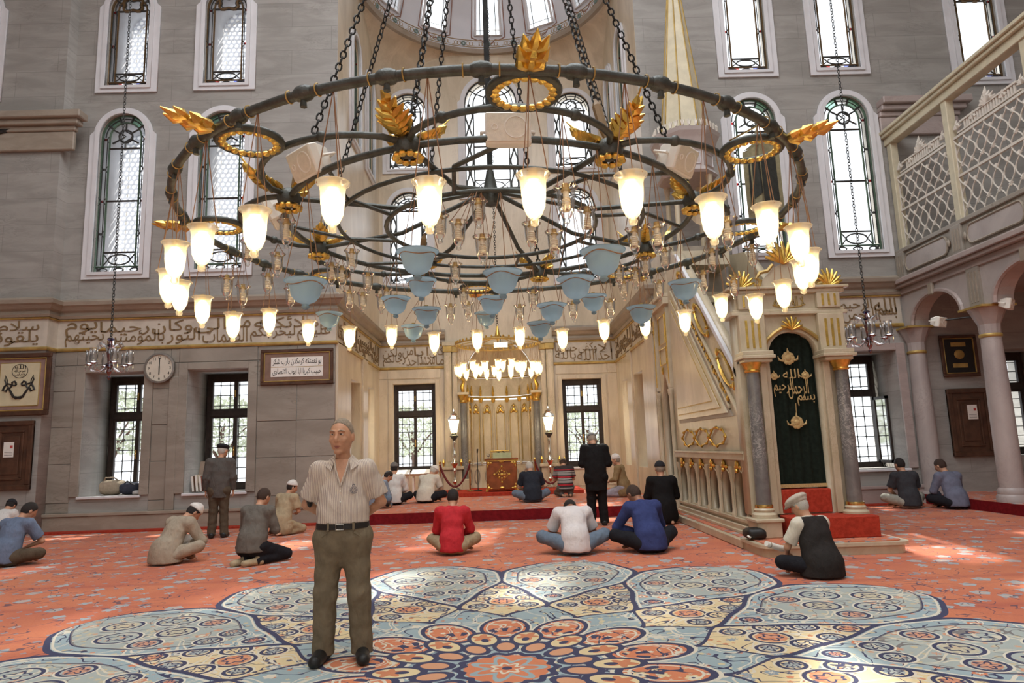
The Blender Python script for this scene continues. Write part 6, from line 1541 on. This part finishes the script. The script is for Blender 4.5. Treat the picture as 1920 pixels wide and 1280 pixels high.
def pose_stand(stoop=0, bow=0, turn=0, arms='side', gap=.11, h=1.0):
    J = {'pel': V3(0, 0, .93)}; l = R_(stoop); up = V3(0, math.sin(l), math.cos(l)); J['up'] = up
    J['waist'] = J['pel']+V3(0, 0, .14); J['chest'] = J['waist']+up*.20; J['neck'] = J['chest']+up*.235
    for s, n in ((-1, 'L'), (1, 'R')):
        J['sh'+n] = J['chest']+up*.17+V3(s*.185, 0, 0)
        if arms == 'side': J['el'+n] = J['sh'+n]+V3(s*.06, -.03, -.29); J['ha'+n] = J['el'+n]+V3(s*.005, .05, -.25)
        elif arms == 'front': J['el'+n] = J['sh'+n]+V3(s*.07, -.02, -.28); J['ha'+n] = J['el'+n]+V3(-s*.16, .20, -.02)
        else: J['el'+n] = J['sh'+n]+V3(s*.105, -.06, -.28); J['ha'+n] = J['el'+n]+V3(-s*.23, -.13, -.17)
        J['hip'+n] = V3(s*.095, 0, .90); J['kn'+n] = V3(s*gap, .02, .49); J['an'+n] = V3(s*(gap+.02), -.02, .085); J['toe'+n] = V3(s*(gap+.05), .17, .035)
    J['headdir'] = rotm((1, 0, 0), -R_(bow+stoop)); J['turn'] = R_(turn); return J

def hand_caps(f, wrist, d, side, up, sc=1., curl=.6):
    """palm, four unequal bent fingers and a thumb leaving the side of the palm"""
    d = unit(d); up = np.array(up, float); up = unit(up-d*(up@d)); lat = np.cross(d, up)*side
    pc_ = wrist+d*.055*sc
    f.cap(wrist+d*.015*sc, wrist+d*.085*sc, .026*sc, .034*sc, .008, sq=(up, .5))
    for i, ln in enumerate((.070, .078, .073, .058)):
        b = wrist+d*.085*sc+lat*(-.030+.020*i)*sc
        a1 = curl*.5; a2 = curl*1.3; d1 = d*math.cos(a1)-up*math.sin(a1); d2 = d*math.cos(a2)-up*math.sin(a2)
        m_ = b+d1*ln*.5*sc; f.cap(b, m_, .0095*sc, .0088*sc, .003); f.cap(m_, m_+d2*ln*.5*sc, .0088*sc, .0075*sc, .003)
    b = wrist+d*.03*sc-lat*.028*sc; t1 = unit(d*.7-lat*.65-up*.25); t2 = unit(d*.9-lat*.25-up*.4)
    f.cap(b, b+t1*.04*sc, .012*sc, .0105*sc, .006); f.cap(b+t1*.04*sc, b+t1*.04*sc+t2*.032*sc, .0102*sc, .0085*sc, .003)

HS = [1.10]
def head_parts(J):
    nk = J['neck']; Rh = rotm((0, 0, 1), J['turn']) @ J['headdir']
    base = nk+J['up']*.03; c = base+Rh@V3(0, .028, .135)*HS[0]
    return c, Rh
PEOPLE = []
def person(label, loc, rz, J, top, legs, skin='skin', hair='hairdark', headgear=None, sleeves='long', sc=1., h=.011, fat=1., coat=0., robe=False, hands=True, shoes=None, group=None, detail=False, bald=False, hem=None, collar=False, foldamp=.004, name='person', extra=None, legw=1.):
    t = thing(name, label, 'person', loc, rz, group); t.scale = (sc, sc, sc)
    pts = np.array([v for k_, v in J.items() if k_ not in ('headdir', 'turn', 'up')]); lo = pts.min(0)-.26; hi = pts.max(0)+.26; hi[2] += .16; lo[2] = -.03
    HS[0] = 1.17 if detail else 1.10; hc, Rh = head_parts(J); Rh = Rh*HS[0]; RQ = Rh/HS[0]; hs = HS[0]; sk = M[skin]; flat = (unit(np.cross(V3(1, 0, 0), J['up'])), .72)
    # --- skin: one continuous body
    f = Field(lo, hi, h if not detail else .0065)
    f.cap(J['pel'], J['waist'], .125*fat, .115*fat, .04, flat); f.cap(J['waist'], J['chest'], .115*fat, .13*fat, .05, flat); f.cap(J['shL'], J['shR'], .062, None, .06); f.cap(J['chest'], J['neck'], .10, .055, .05)
    f.cap(J['neck']-J['up']*.04, hc-Rh@V3(0, .02, .03), .056, .052, .02)
    f.ell(hc, (.074, .094, .108), .02, Rh); f.ell(hc+Rh@V3(0, .018, -.058), (.058, .070, .062), .025, Rh)
    for s in (-1, 1):
        f.ell(hc+Rh@V3(s*.077, -.008, -.012), (.010, .020, .032), .006, Rh)
    f.ell(hc+Rh@V3(0, .098, -.022), (.013, .020, .020), .010, Rh); f.cap(hc+Rh@V3(0, .088, .018), hc+Rh@V3(0, .104, -.020), .008, .011, .010)
    f.ell(hc+Rh@V3(0, .072, -.105), (.028, .022, .018), .02, Rh)
    if detail:
        for s in (-1, 1):
            f.ell(hc+Rh@V3(s*.031, .098, .010), (.019, .014, .011), .008, Rh, mode='sub'); f.cap(hc+Rh@V3(s*.014, .090, .030), hc+Rh@V3(s*.050, .078, .030), .009, .008, .010)
            f.ell(hc+Rh@V3(s*.036, .070, -.028), (.024, .020, .022), .02, Rh); f.ell(hc+Rh@V3(s*.011, .100, -.033), (.008, .009, .007), .005, Rh)
        f.cap(hc+Rh@V3(-.022, .082, -.064), hc+Rh@V3(.022, .082, -.064), .008, None, .006)
        f.cap(hc+Rh@V3(-.018, .083, -.077), hc+Rh@V3(.018, .083, -.077), .008, None, .006)
    for n, s in (('L', -1), ('R', 1)):
        f.cap(J['sh'+n], J['el'+n], .046, .038, .03); f.cap(J['el'+n], J['ha'+n], .038, .026, .02)
        d = J['ha'+n]-J['el'+n]
        if hands: hand_caps(f, J['ha'+n], d, s, (0, 0, 1) if abs(unit(d)[2]) < .8 else (s*1., 0, 0), 1., .6)
        f.cap(J['hip'+n], J['kn'+n], .075, .052, .03); f.cap(J['kn'+n], J['an'+n], .050, .034, .02); f.cap(J['an'+n], J['toe'+n], .036, .028, .02, ((0, 0, 1), .8))
    body = link('body', f.mesh('body'), t, sk)
    # --- shirt / jacket / robe
    hem = hem if hem is not None else (-.03 if coat == 0 else -coat)
    gr = (.013 if detail else .022) if coat == 0 else .032
    f = Field(lo, hi, h if not detail else .009)
    f.cap(J['pel'], J['waist'], (.140+gr)*fat, (.132+gr*.8)*fat, .05, flat); f.cap(J['waist'], J['chest'], (.132+gr*.8)*fat, (.140+gr)*fat, .06, flat)
    f.cap(J['shL'], J['shR'], .068+gr*.6, None, .07); f.cap(J['chest'], J['neck']-J['up']*.03, .125+gr*.3, .062, .06, flat)
    if detail: f.cap(J['pel']+V3(0, .012, .09), J['waist']+V3(0, .012, .06), .192, .188, .05, ((0, 1, 0), .74))
    if coat > 0 and J['pel'][2] > .5: f.cap(J['pel']+V3(0, 0, .02), J['pel']-V3(0, 0, coat+.2), .158*fat, .178*fat, .04, ((0, 1, 0), .74))
    if J['pel'][2] < .5: f.cap(J['pel']+V3(0, -.02, .08), J['pel']+V3(0, -.03, -.04), .170*fat, .178*fat, .05, ((0, 1, 0), .86))
    if robe or (coat > 0 and J['pel'][2] < .5): f.cap(J['pel']+V3(0, -.02, .02), J['pel']-V3(0, -.01, .10), .185*fat, .22*fat, .05, ((0, 1, 0), .85))
    for n in 'LR':
        a, b, c_ = J['sh'+n], J['el'+n], J['ha'+n]
        if sleeves == 'long': f.cap(a, b, .060+gr, .050+gr*.7, .035); f.cap(b, c_, .050+gr*.7, .036+gr*.5, .02, cut=(lerp(b, c_, .97), c_-b))
        elif sleeves == 'short': e = lerp(a, b, .80); f.cap(a, b, .060+gr, .082 if detail else .060+gr, .03, cut=(e, b-a))
        elif sleeves == 'none': f.cap(a, lerp(a, b, .15), .068+gr, None, .03, cut=(lerp(a, b, .12), b-a))
    if J['pel'][2] < .5: f.plane((0, 0, .03 if (robe or coat > 0) else max(.05, J['pel'][2]-.075)), (0, 0, -1))
    else: f.plane((0, 0, J['pel'][2]+hem), (0, 0, -1))
    f.ell(J['neck']+J['up']*.075+V3(0, .02, 0), (.085, .085, .075), 0, mode='sub')
    if foldamp: f.wrinkle(foldamp, 26, 17)
    sh = link('shirt' if coat == 0 else 'jacket', f.mesh('shirt'), t, top)
    if collar or coat > 0:
        q = MB(); n_ = 18; R0 = .066; ctr = J['neck']+J['up']*.0
        ring = lambda r, z, drop: [tuple(ctr+V3(r*math.sin(a), r*.92*math.cos(a)-.0, 0)+J['up']*(z-drop*max(0, math.cos(a))**2)) for a in [2*PI*i/n_ for i in range(n_)]]
        r1, r2, r3 = ring(R0+.010, -.02, .05), ring(R0-.002, .035, .05), ring(R0+.022, -.005, .07)
        q.add(r1+r2+r3, [(i, (i+1) % n_, n_+(i+1) % n_, n_+i) for i in range(n_) if i != 0 and i != n_-1]+[(n_+i, n_+(i+1) % n_, 2*n_+(i+1) % n_, 2*n_+i) for i in range(n_) if i != 0 and i != n_-1]); q.build('collar', top, t, smooth=True)
    # --- trousers
    f = Field(lo, hi, h if not detail else .009); g = .020*legw
    for n in 'LR':
        hp, kn, an = J['hip'+n], J['kn'+n], J['an'+n]
        f.cap(hp, kn, .088*fat+g*.6, .062+g, .03)
        if J['pel'][2] > .5: f.cap(kn, an-V3(0, -.01, .03), .062+g, .060+g*.9, .03, cut=((0, 0, .045), (0, 0, -1)))
        else: f.cap(kn, an, .062+g, .048+g*.6, .02)
    f.cap(J['hipL'], J['hipR'], .115*fat, None, .04); f.cap(J['pel'], J['pel']+J['up']*.10, .130*fat, .125*fat, .04, flat)
    if detail: f.cap(J['pel']+V3(0, .005, -.02), J['pel']+V3(0, .008, .06), .200, .188, .05, ((0, 1, 0), .74)); f.plane((0, 0, J['pel'][2]+.095), (0, 0, 1))
    if J['pel'][2] < .5: f.plane((0, 0, .012), (0, 0, -1))
    if foldamp: f.wrinkle(foldamp*1.2, 22, 24)
    link('trousers', f.mesh('trousers'), t, legs)
    # --- feet in socks
    if shoes:
        for n in 'LR':
            f = Field(np.minimum(J['an'+n], J['toe'+n])-.09, np.maximum(J['an'+n], J['toe'+n])+.09, .008)
            hl_ = J['an'+n]*V3(1, 1, 0)+V3(0, 0, .05)+unit((J['an'+n]-J['toe'+n])*V3(1, 1, 0))*.035
            f.cap(hl_, J['toe'+n]+V3(0, 0, .004), .054, .048, .02, ((0, 0, 1), .9)); f.cap(J['an'+n]+V3(0, 0, .03), hl_, .046, .050, .02); f.cap(J['an'+n], J['toe'+n]+V3(0, 0, .01), .046, .036, .02); f.plane((0, 0, .004), (0, 0, -1)); link('sock', f.mesh('sock'), t, M[shoes] if isinstance(shoes, str) else shoes)
    # --- hair and headgear
    if hair and not bald:
        f = Field(hc-.17, hc+.19, .006 if detail else .008); P_ = lambda *a: hc+Rh@V3(*a)
        f.ell(P_(0, -.008, .010), (.078, .0965, .1085) if detail else (.082, .099, .110), 0, Rh, cut=[(P_(0, .042, .058), Rh@V3(0, .86, -.50)) if detail else (P_(0, .050, .040), Rh@V3(0, .80, -.62)), (P_(0, 0, -.068), Rh@V3(0, .10, -1))]); link('hair', f.mesh('hair'), t, M[hair])
    if headgear:
        kind, mt_ = headgear; f = Field(hc-.20, hc+.24, .008); P_ = lambda *a: hc+Rh@V3(*a)
        if kind == 'kufi': f.ell(P_(0, -.012, .045), (.092, .108, .074), 0, Rh, cut=(P_(0, 0, .035), Rh@V3(0, .16, -1))); f.cap(P_(0, -.012, .05), P_(0, -.014, .060), .088*hs, .082*hs, .01, ((0, 1, 0), 1.12), cut=(P_(0, 0, .035), Rh@V3(0, .16, -1)))
        elif kind == 'beret': f.ell(P_(0, -.018, .072), (.108, .120, .050), 0, Rh); f.ell(P_(0, -.01, .045), (.088, .104, .05), .01, Rh, cut=(P_(0, 0, .03), Rh@V3(0, .1, -1)))
        elif kind == 'skull': f.ell(P_(0, -.014, .030), (.088, .104, .098), 0, Rh, cut=(P_(0, 0, .030), Rh@V3(0, .18, -1)))
        elif kind == 'flat':
            f.ell(P_(0, .006, .075), (.118, .138, .052), .0, Rh @ rotm((1, 0, 0), -.12)); f.ell(P_(0, -.01, .05), (.092, .108, .04), .012, Rh); f.ell(P_(0, .115, .045), (.070, .060, .012), .012, Rh @ rotm((1, 0, 0), -.25))
        elif kind == 'turban':
            f.ell(P_(0, -.012, .070), (.094, .108, .066), 0, Rh); f.cap(P_(0, -.012, .045), P_(0, -.014, .07), .094*hs, .090*hs, .012, ((0, 1, 0), 1.12), cut=(P_(0, 0, .03), Rh@V3(0, .2, -1)))
        link({'kufi': 'skullcap', 'beret': 'beret', 'skull': 'skullcap', 'flat': 'flat_cap', 'turban': 'turban_cap'}[kind], f.mesh('cap'), t, mt_)
    if extra: extra(t, J, hc, Rh)
    PEOPLE.append(t); return t

def ground(x, y, z=0.):
    d = ray(x, y); k_ = (z-CAM_Z)/d.z; return Vector((d.x*k_, d.y*k_, z))
FB = fabric
# 1. the man standing in the foreground, hands behind his back
shirt1 = FB('cream_striped_shirt', (.66, .59, .50), .1, stripes=((.40, .33, .30), .36, .0125)); trou = FB('khaki_grey_trousers', (.20, .165, .11), .25)
def man_extra(t, J, hc, Rh):
    P_ = lambda *a: tuple(hc+Rh@V3(*a))
    for s in (-1, 1):
        MB().ball(P_(s*.031, .083, .011), .0125, 10, (1.15, .8, .75)).build('eye', M['eye'], t, smooth=True); MB().ball(P_(s*.030, .0925, .0115), .0062, 8, (1, .5, 1)).build('iris', M['iris'], t, smooth=True)
        MB().tube([P_(s*.014, .093, .017), P_(s*.031, .0965, .0205), P_(s*.047, .085, .016)], [.004, .0055, .003], 6).build('eyelid', M['skin'], t, smooth=True)
        MB().tube([P_(s*.013, .099, .032), P_(s*.031, .097, .037), P_(s*.052, .082, .032)], [.004, .0055, .002], 6).build('eyebrow', M['hairgrey'], t, smooth=True)
    MB().tube([P_(-.026, .083, -.069), P_(-.010, .0925, -.066), P_(.010, .0925, -.066), P_(.026, .083, -.069)], [.002, .0055, .0055, .002], 6).build('upper_lip', M['lips'], t, smooth=True)
    MB().tube([P_(-.022, .083, -.073), P_(0, .0925, -.077), P_(.022, .083, -.073)], [.002, .0065, .002], 6).build('lower_lip', M['lips'], t, smooth=True)
    # belt with buckle
    q = MB(); n = 36; zc = J['pel'][2]+.070
    def ringp(r, z): return [(r*math.cos(2*PI*i/n), .010+r*.755*math.sin(2*PI*i/n), z) for i in range(n)]
    a, b = ringp(.207, zc-.021), ringp(.204, zc+.021); q.add(a+b, [(i, (i+1) % n, n+(i+1) % n, n+i) for i in range(n)]); bl = q.build('belt', M['leather'], t, smooth=True)
    MB().tube([(-.03, .170, zc-.02), (.03, .170, zc-.02), (.03, .170, zc+.02), (-.03, .170, zc+.02)], .005, 6, closed=True).build('buckle', M['silver'], bl)
    for x in (-.10, .09): MB().bb((x-.008, .135, zc-.03), (x+.008, .152, zc+.03)).build('belt_loop', trou, bl)
    # shirt collar wings, placket, buttons, open neck, embroidered badge
    ck = J['neck']
    for s in (-1, 1):
        MB().add([tuple(ck+V3(s*.070, .005, .035)), tuple(ck+V3(s*.052, .070, .005)), tuple(ck+V3(s*.075, .125, -.085)), tuple(ck+V3(s*.128, .075, -.045)), tuple(ck+V3(s*.108, .0, .0))], [(0, 1, 2, 3, 4)]).build('collar_wing', shirt1, t)
        MB().tube([tuple(ck+V3(s*.056, .075, .0)), tuple(ck+V3(s*.040, .115, -.08)), tuple(ck+V3(.0, .146, -.20))], [.006, .008, .006], 6).build('neck_opening_edge', shirt1, t)
    MB().add([tuple(ck+V3(-.052, .078, .0)), tuple(ck+V3(.052, .078, .0)), tuple(ck+V3(.036, .118, -.09)), tuple(ck+V3(.0, .144, -.19)), tuple(ck+V3(-.036, .118, -.09))], [(0, 1, 2, 3, 4)]).build('open_neck', M['skin'], t)
    for z in (-.24, -.32, -.40): MB().ball(tuple(ck+V3(0, .152+.00*z, z)), .0065, 8, (1, .4, 1)).build('button', M['white'], t, smooth=True)
    nvy = mat('badge_thread', (.12, .12, .16), .7, scale=60); cx_, cz_ = -.100, -.235
    q = MB(); o_ = ck+V3(cx_, .128, cz_)
    for r in (.027, .018): q.tube([tuple(o_+V3(r*math.cos(a), .012-.2*abs(r*math.cos(a)), r*math.sin(a))) for a in [2*PI*i/18 for i in range(18)]], .0018, 4, closed=True)
    for k_ in range(6): a = k_*PI/3; q.tube([tuple(o_+V3(.006*math.cos(a), .014, .006*math.sin(a))), tuple(o_+V3(.024*math.cos(a), .012, .024*math.sin(a)))], .0016, 4)
    q.tube([tuple(o_+V3(-.010, .012, .034)), tuple(o_+V3(0, .012, .046)), tuple(o_+V3(.010, .012, .034))], .004, 4); q.build('embroidered_badge', nvy, t)
    for s in (-1, 1): MB().tube([(s*.10, .150, zc-.045), (s*.14, .130, zc-.075), (s*.175, .095, zc-.085)], .004, 5).build('pocket_seam', trou, t)
    bg_ = MB().ball((.262, -.03, 1.26), .062, 12, (.55, .9, 2.0)); bg_.build('black_pouch', M['leather'], t, smooth=True)
J = pose_stand(0, 3, -12, 'back', .125)
for n in 'LR': J['sh'+n] = J['sh'+n]-V3(0, 0, .02)
g = ground(642, 1237)
person('grey-haired man in striped short-sleeved shirt and khaki trousers standing on the medallion', g, PI+.08, J, shirt1, trou, 'skin', 'hairgrey', None, 'short', .965, .010, 1.10, 0, False, True, 'leather', None, True, False, .088, False, .004, extra=man_extra, legw=1.25)
# 2. others
grey = FB('grey_suit', (.105, .095, .085)); black = FB('black_suit', (.013, .012, .012)); khaki = FB('brown_trousers', (.10, .075, .05)); dk = FB('dark_trousers', (.018, .018, .022))
cream = FB('cream_robe', (.40, .335, .25)); wht = mat('white_cap_cloth', (.74, .71, .66), .85, scale=20); blkcap = mat('black_cap_cloth', (.02, .02, .024), .9, scale=20); gcap = mat('grey_cap_cloth', (.16, .15, .14), .9, scale=20)
jeans = FB('blue_jeans', (.16, .21, .27)); bluesh = FB('slate_blue_shirt', (.15, .19, .27)); sweater = FB('grey_sweater', (.15, .135, .115)); red = FB('red_shirt', (.55, .035, .045)); white = FB('white_tshirt', (.72, .67, .65), .08); navyb = FB('royal_blue_shirt', (.045, .06, .17)); vest = FB('charcoal_vest', (.030, .026, .024)); beigej = FB('tan_jacket', (.28, .20, .10)); charc = FB('charcoal_tshirt', (.050, .050, .055)); dnavy = FB('dark_navy_polo', (.028, .032, .042)); bgrey = FB('blue_grey_shirt', (.17, .18, .24)); tanp = FB('tan_trousers', (.40, .31, .19)); whsh = FB('white_shirt', (.70, .68, .64), .1); offw = FB('cream_shirt', (.66, .61, .50), .1); caramel = FB('cream_trousers', (.44, .35, .22))
strip = FB('striped_polo', (.05, .04, .04), .1, bands=[(.30, .34, (.40, .03, .04)), (.37, .43, (.30, .28, .26)), (.46, .475, (.6, .55, .5)), (.50, .53, (.40, .03, .04)), (.56, .62, (.30, .28, .26)), (.64, .655, (.6, .55, .5)), (.69, .71, (.40, .03, .04)), (.22, .25, (.35, .33, .3))])
person('elderly man in grey suit and dark beret standing at the second window', ground(408, 1008), .25, pose_stand(5, 8, -35, 'side', .095), grey, khaki, 'skin', 'hairwhite', ('beret', blkcap), 'long', .97, .012, 1.05, .17, shoes='leather')
person('man in loose black suit standing with bowed head at the platform edge', ground(1122, 985), .0, pose_stand(10, 35, 8, 'front', .10), black, black, 'skin', 'hairgrey', ('skull', gcap), 'long', .99, .012, 1.18, .28, shoes='leather', legw=1.3)
def at(x, y, z=0.): return ground(x, y, z)
def aty(x, Y, z):
    d = ray(x, 900); p = d*(Y/d.y); return Vector((p.x, Y, z))
def bookx(off, rx, cov, lab, tilt=.6):
    def fn(t, J, hc, Rh):
        q = lerp(J['haL'], J['haR'], .5)+V3(*off)
        M_ = Matrix.Rotation(rx, 3, 'Z') @ Matrix.Rotation(tilt, 3, 'X'); b = link('book', None); b.location = t.matrix_basis @ Vector(q); b.rotation_euler = (Matrix.Rotation(t.rotation_euler.z, 3, 'Z') @ M_).to_euler(); tag(b, lab, 'book')
        for s in (-1, 1):
            MB().add([(0, -.1, 0), (s*.13, -.1, .02), (s*.13, .1, .02), (0, .1, 0), (0, -.1, .012), (s*.13, -.1, .034), (s*.13, .1, .034), (0, .1, .012)], [(0, 1, 2, 3), (4, 7, 6, 5), (0, 4, 5, 1), (1, 5, 6, 2), (2, 6, 7, 3), (3, 7, 4, 0)]).build('page_block', M['paper'], b)
            MB().add([(0, -.105, -.004), (s*.136, -.105, .015), (s*.136, .105, .015), (0, .105, -.004)], [(0, 1, 2, 3)]).build('cover', cov, b)
    return fn
# left part of the hall
person('man in slate-blue polo shirt and brown trousers sitting cross-legged by the far left pier', at(6, 1062), -.15, pose_sit(20, 28, -25, knee=(.42, .16, .16), elbow=(.30, .14)), bluesh, khaki, 'skin', 'hairdark', None, 'short', 1.02, .012, 1.15)
person('man in dark cap and white shirt sitting behind the slate-blue polo shirt', at(-12, 1018), .0, pose_sit(25, 35), whsh, dk, 'skin', 'hairdark', ('skull', blkcap), 'long', .95, .014, 1.1)
person('man in beige robe and white cap sitting cross-legged and reading', at(308, 1058), -.5, pose_sit(26, 42, -15, elbow=(.29, .14), hand=(.12, .34, .25), knee=(.34, .30, .23)), cream, cream, 'skin', 'hairdark', ('kufi', wht), 'long', 1.0, .011, 1.12, .08, True, extra=bookx((0, .03, .04), 0, M['leather'], 'small book held by the man in the beige robe'))
person('man in grey sweater and dark trousers sitting on his heels', at(472, 1058), -.25, pose_kneel(12, 22, -10, asym=.10, spread=.18), sweater, dk, 'skin', 'hairbrown', None, 'long', .97, .011, 1.22, shoes=caramel)
person('man in cream shirt and white cap kneeling near the grey stone wall', at(528, 1003), -.45, pose_kneel(14, 15, -30), caramel, caramel, 'skin', 'hairdark', ('kufi', wht), 'short', .93, .013, 1.1, .02)
# on the raised floor
z1 = .22
person('man in jeans sitting with an open book half hidden behind the standing man', aty(702, 16.0, z1), -1.1, pose_sit(20, 30, 0, knee=(.36, .24, .24)), FB('grey_blue_shirt', (.22, .25, .30)), jeans, 'skin', 'hairdark', None, 'long', .95, .014, 1.05, extra=bookx((0, .04, .10), 0, M['leather'], 'open black book held up by the seated man in jeans', .9))
person('man in white shirt and grey cap sitting below the recess window', aty(738, 16.9, z1), .1, pose_sit(8, 10, -10), whsh, dk, 'skin', 'hairdark', ('skull', gcap), 'long', 1.04, .013, 1.05)
person('white-haired man in cream short-sleeved shirt sitting near the rope barrier', aty(797, 17.2, z1), -.35, pose_sit(24, 35, -20), offw, dk, 'skin', 'hairwhite', ('kufi', wht), 'short', 1.04, .013, 1.18)
person('grey-haired man in dark polo and jeans sitting before the lectern', aty(998, 16.3, z1), .1, pose_sit(18, 32, 5), dnavy, jeans, 'skin', 'hairwhite', None, 'short', 1.04, .013, 1.18)
person('man in red and grey striped polo shirt kneeling by the lantern stand', aty(1060, 17.6, z1), .05, pose_kneel(20, 38, 0), strip, FB('grey_trousers', (.13, .12, .11)), 'skin', 'hairbrown', ('skull', mat('tan_cap', (.32, .25, .16), .9, scale=20)), 'short', .96, .013, 1.15)
person('bearded man in tan jacket and white turban cap kneeling against the recess wall', aty(1168, 16.9, z1), 1.15, pose_kneel(8, 12, 0), beigej, FB('pale_trousers', (.36, .34, .38)), 'skin', 'hairgrey', ('turban', wht), 'long', .92, .012, 1.05, .04, extra=lambda t, J, hc, Rh: (MB().ball(tuple(hc+Rh@V3(0, .055, -.095)), .05, 10, (1, .9, 1.1)).build('beard', M['hairgrey'], t, smooth=True), MB().tube([tuple(J['neck']+V3(-.05, .07, .0)), tuple(J['neck']+V3(-.03, .12, -.18)), tuple(J['neck']+V3(-.03, .14, -.32))], [.03, .035, .03], 8).build('white_scarf', wht, t, smooth=True)))
# carpet, right and centre
person('man in red shirt and tan trousers sitting cross-legged on the carpet', at(848, 1040), -.05, pose_sit(10, 20, 0, elbow=(.26, .10), knee=(.33, .24, .21)), red, tanp, 'skin', 'hairdark', None, 'long', .97, .010, 1.02, collar=True)
person('man in white T-shirt and jeans sitting with his head bowed low', at(1081, 1040), .02, pose_sit(30, 68, 0, elbow=(.30, .10), knee=(.42, .20, .22), hand=(.06, .28, .20), hump=12), white, jeans, 'skind', 'hairdark', None, 'short', 1.06, .010, 1.05)
person('man in royal blue shirt and dark trousers sitting cross-legged', at(1222, 1036), .22, pose_sit(24, 32, 18, elbow=(.32, .14), knee=(.40, .22, .22)), navyb, dk, 'skind', 'hairbrown', None, 'long', 1.06, .010, 1.12, collar=True)
person('man in black suit and black cap kneeling beside the minbar', at(1247, 982), .0, pose_kneel(6, 10, 0), black, black, 'skin', 'hairgrey', ('skull', blkcap), 'long', 1.04, .012, 1.15, .05)
def vest_extra(t, J, hc, Rh):
    f = Field(V3(-.45, -.5, -.02), V3(.45, .5, .95), .012); flat = (unit(np.cross(V3(1, 0, 0), J['up'])), .72); F_ = 1.18
    f.cap(J['pel'], J['waist'], .182*F_, .172*F_, .05, flat); f.cap(J['waist'], J['chest'], .172*F_, .178*F_, .06, flat); f.cap(lerp(J['shL'], J['shR'], .12), lerp(J['shL'], J['shR'], .88), .094, None, .06); f.cap(J['chest'], J['neck']-J['up']*.02, .145, .080, .06, flat)
    f.cap(J['pel']+V3(0, -.02, .02), J['pel']-V3(0, -.01, .10), .235, .26, .05, ((0, 1, 0), .9))
    for n, s in (('L', -1), ('R', 1)): f.ell(J['sh'+n]+V3(s*.075, .03, -.10), (.06, .085, .15), 0, mode='sub')
    f.plane((0, 0, .02), (0, 0, -1)); f.plane(J['neck']+J['up']*.012, J['up']); f.wrinkle(.004, 24, 16); link('vest', f.mesh('vest'), t, vest)
    # rolled paper in the hands
    d = t.matrix_basis @ Vector(J['haL']+V3(-.03, .05, .03)); r_ = thing('paper_scroll', 'rolled cream paper held by the man in the flat cap', 'paper', d, t.rotation_euler.z+.5); MB().tube([(-.20, .10, .08), (.02, 0, 0)], [.030, .034], 12).build('roll', M['paper'], r_, smooth=True); MB().tube([(-.16, .082, .064), (-.15, .077, .061)], .035, 12).build('paper_band', cream, r_)
    for s in (-1, 1): MB().tube([tuple(hc+Rh@V3(s*.078, -.01, .005)), tuple(hc+Rh@V3(s*.075, .06, .012)), tuple(hc+Rh@V3(s*.06, .095, .010))], .0025, 5).build('spectacle_arm', M['iron'], t)
person('old man in charcoal vest and pale flat cap sitting by the minbar plinth', at(1545, 1082), .35, pose_sit(14, 20, 20, elbow=(.27, .12), hand=(.20, .34, .26), knee=(.36, .26, .17)), offw, dk, 'skin', 'hairwhite', ('flat', mat('pale_flat_cap', (.52, .46, .38), .9, scale=25)), 'short', .92, .010, 1.05, extra=vest_extra)
person('man in charcoal T-shirt and pale trousers sitting in front of the open window', at(1708, 953), .0, pose_sit(10, 12, 12, knee=(.35, .24, .20)), charc, FB('stone_trousers', (.36, .35, .29)), 'skin', 'hairdark', None, 'short', 1.06, .012, 1.08)
person('balding man in blue-grey shirt leaning towards the charcoal T-shirt', at(1796, 954), .1, pose_sit(16, 20, 20, knee=(.30, .28, .19)), bgrey, dk, 'skin', 'hairbrown', None, 'long', 1.06, .012, 1.12, collar=True)
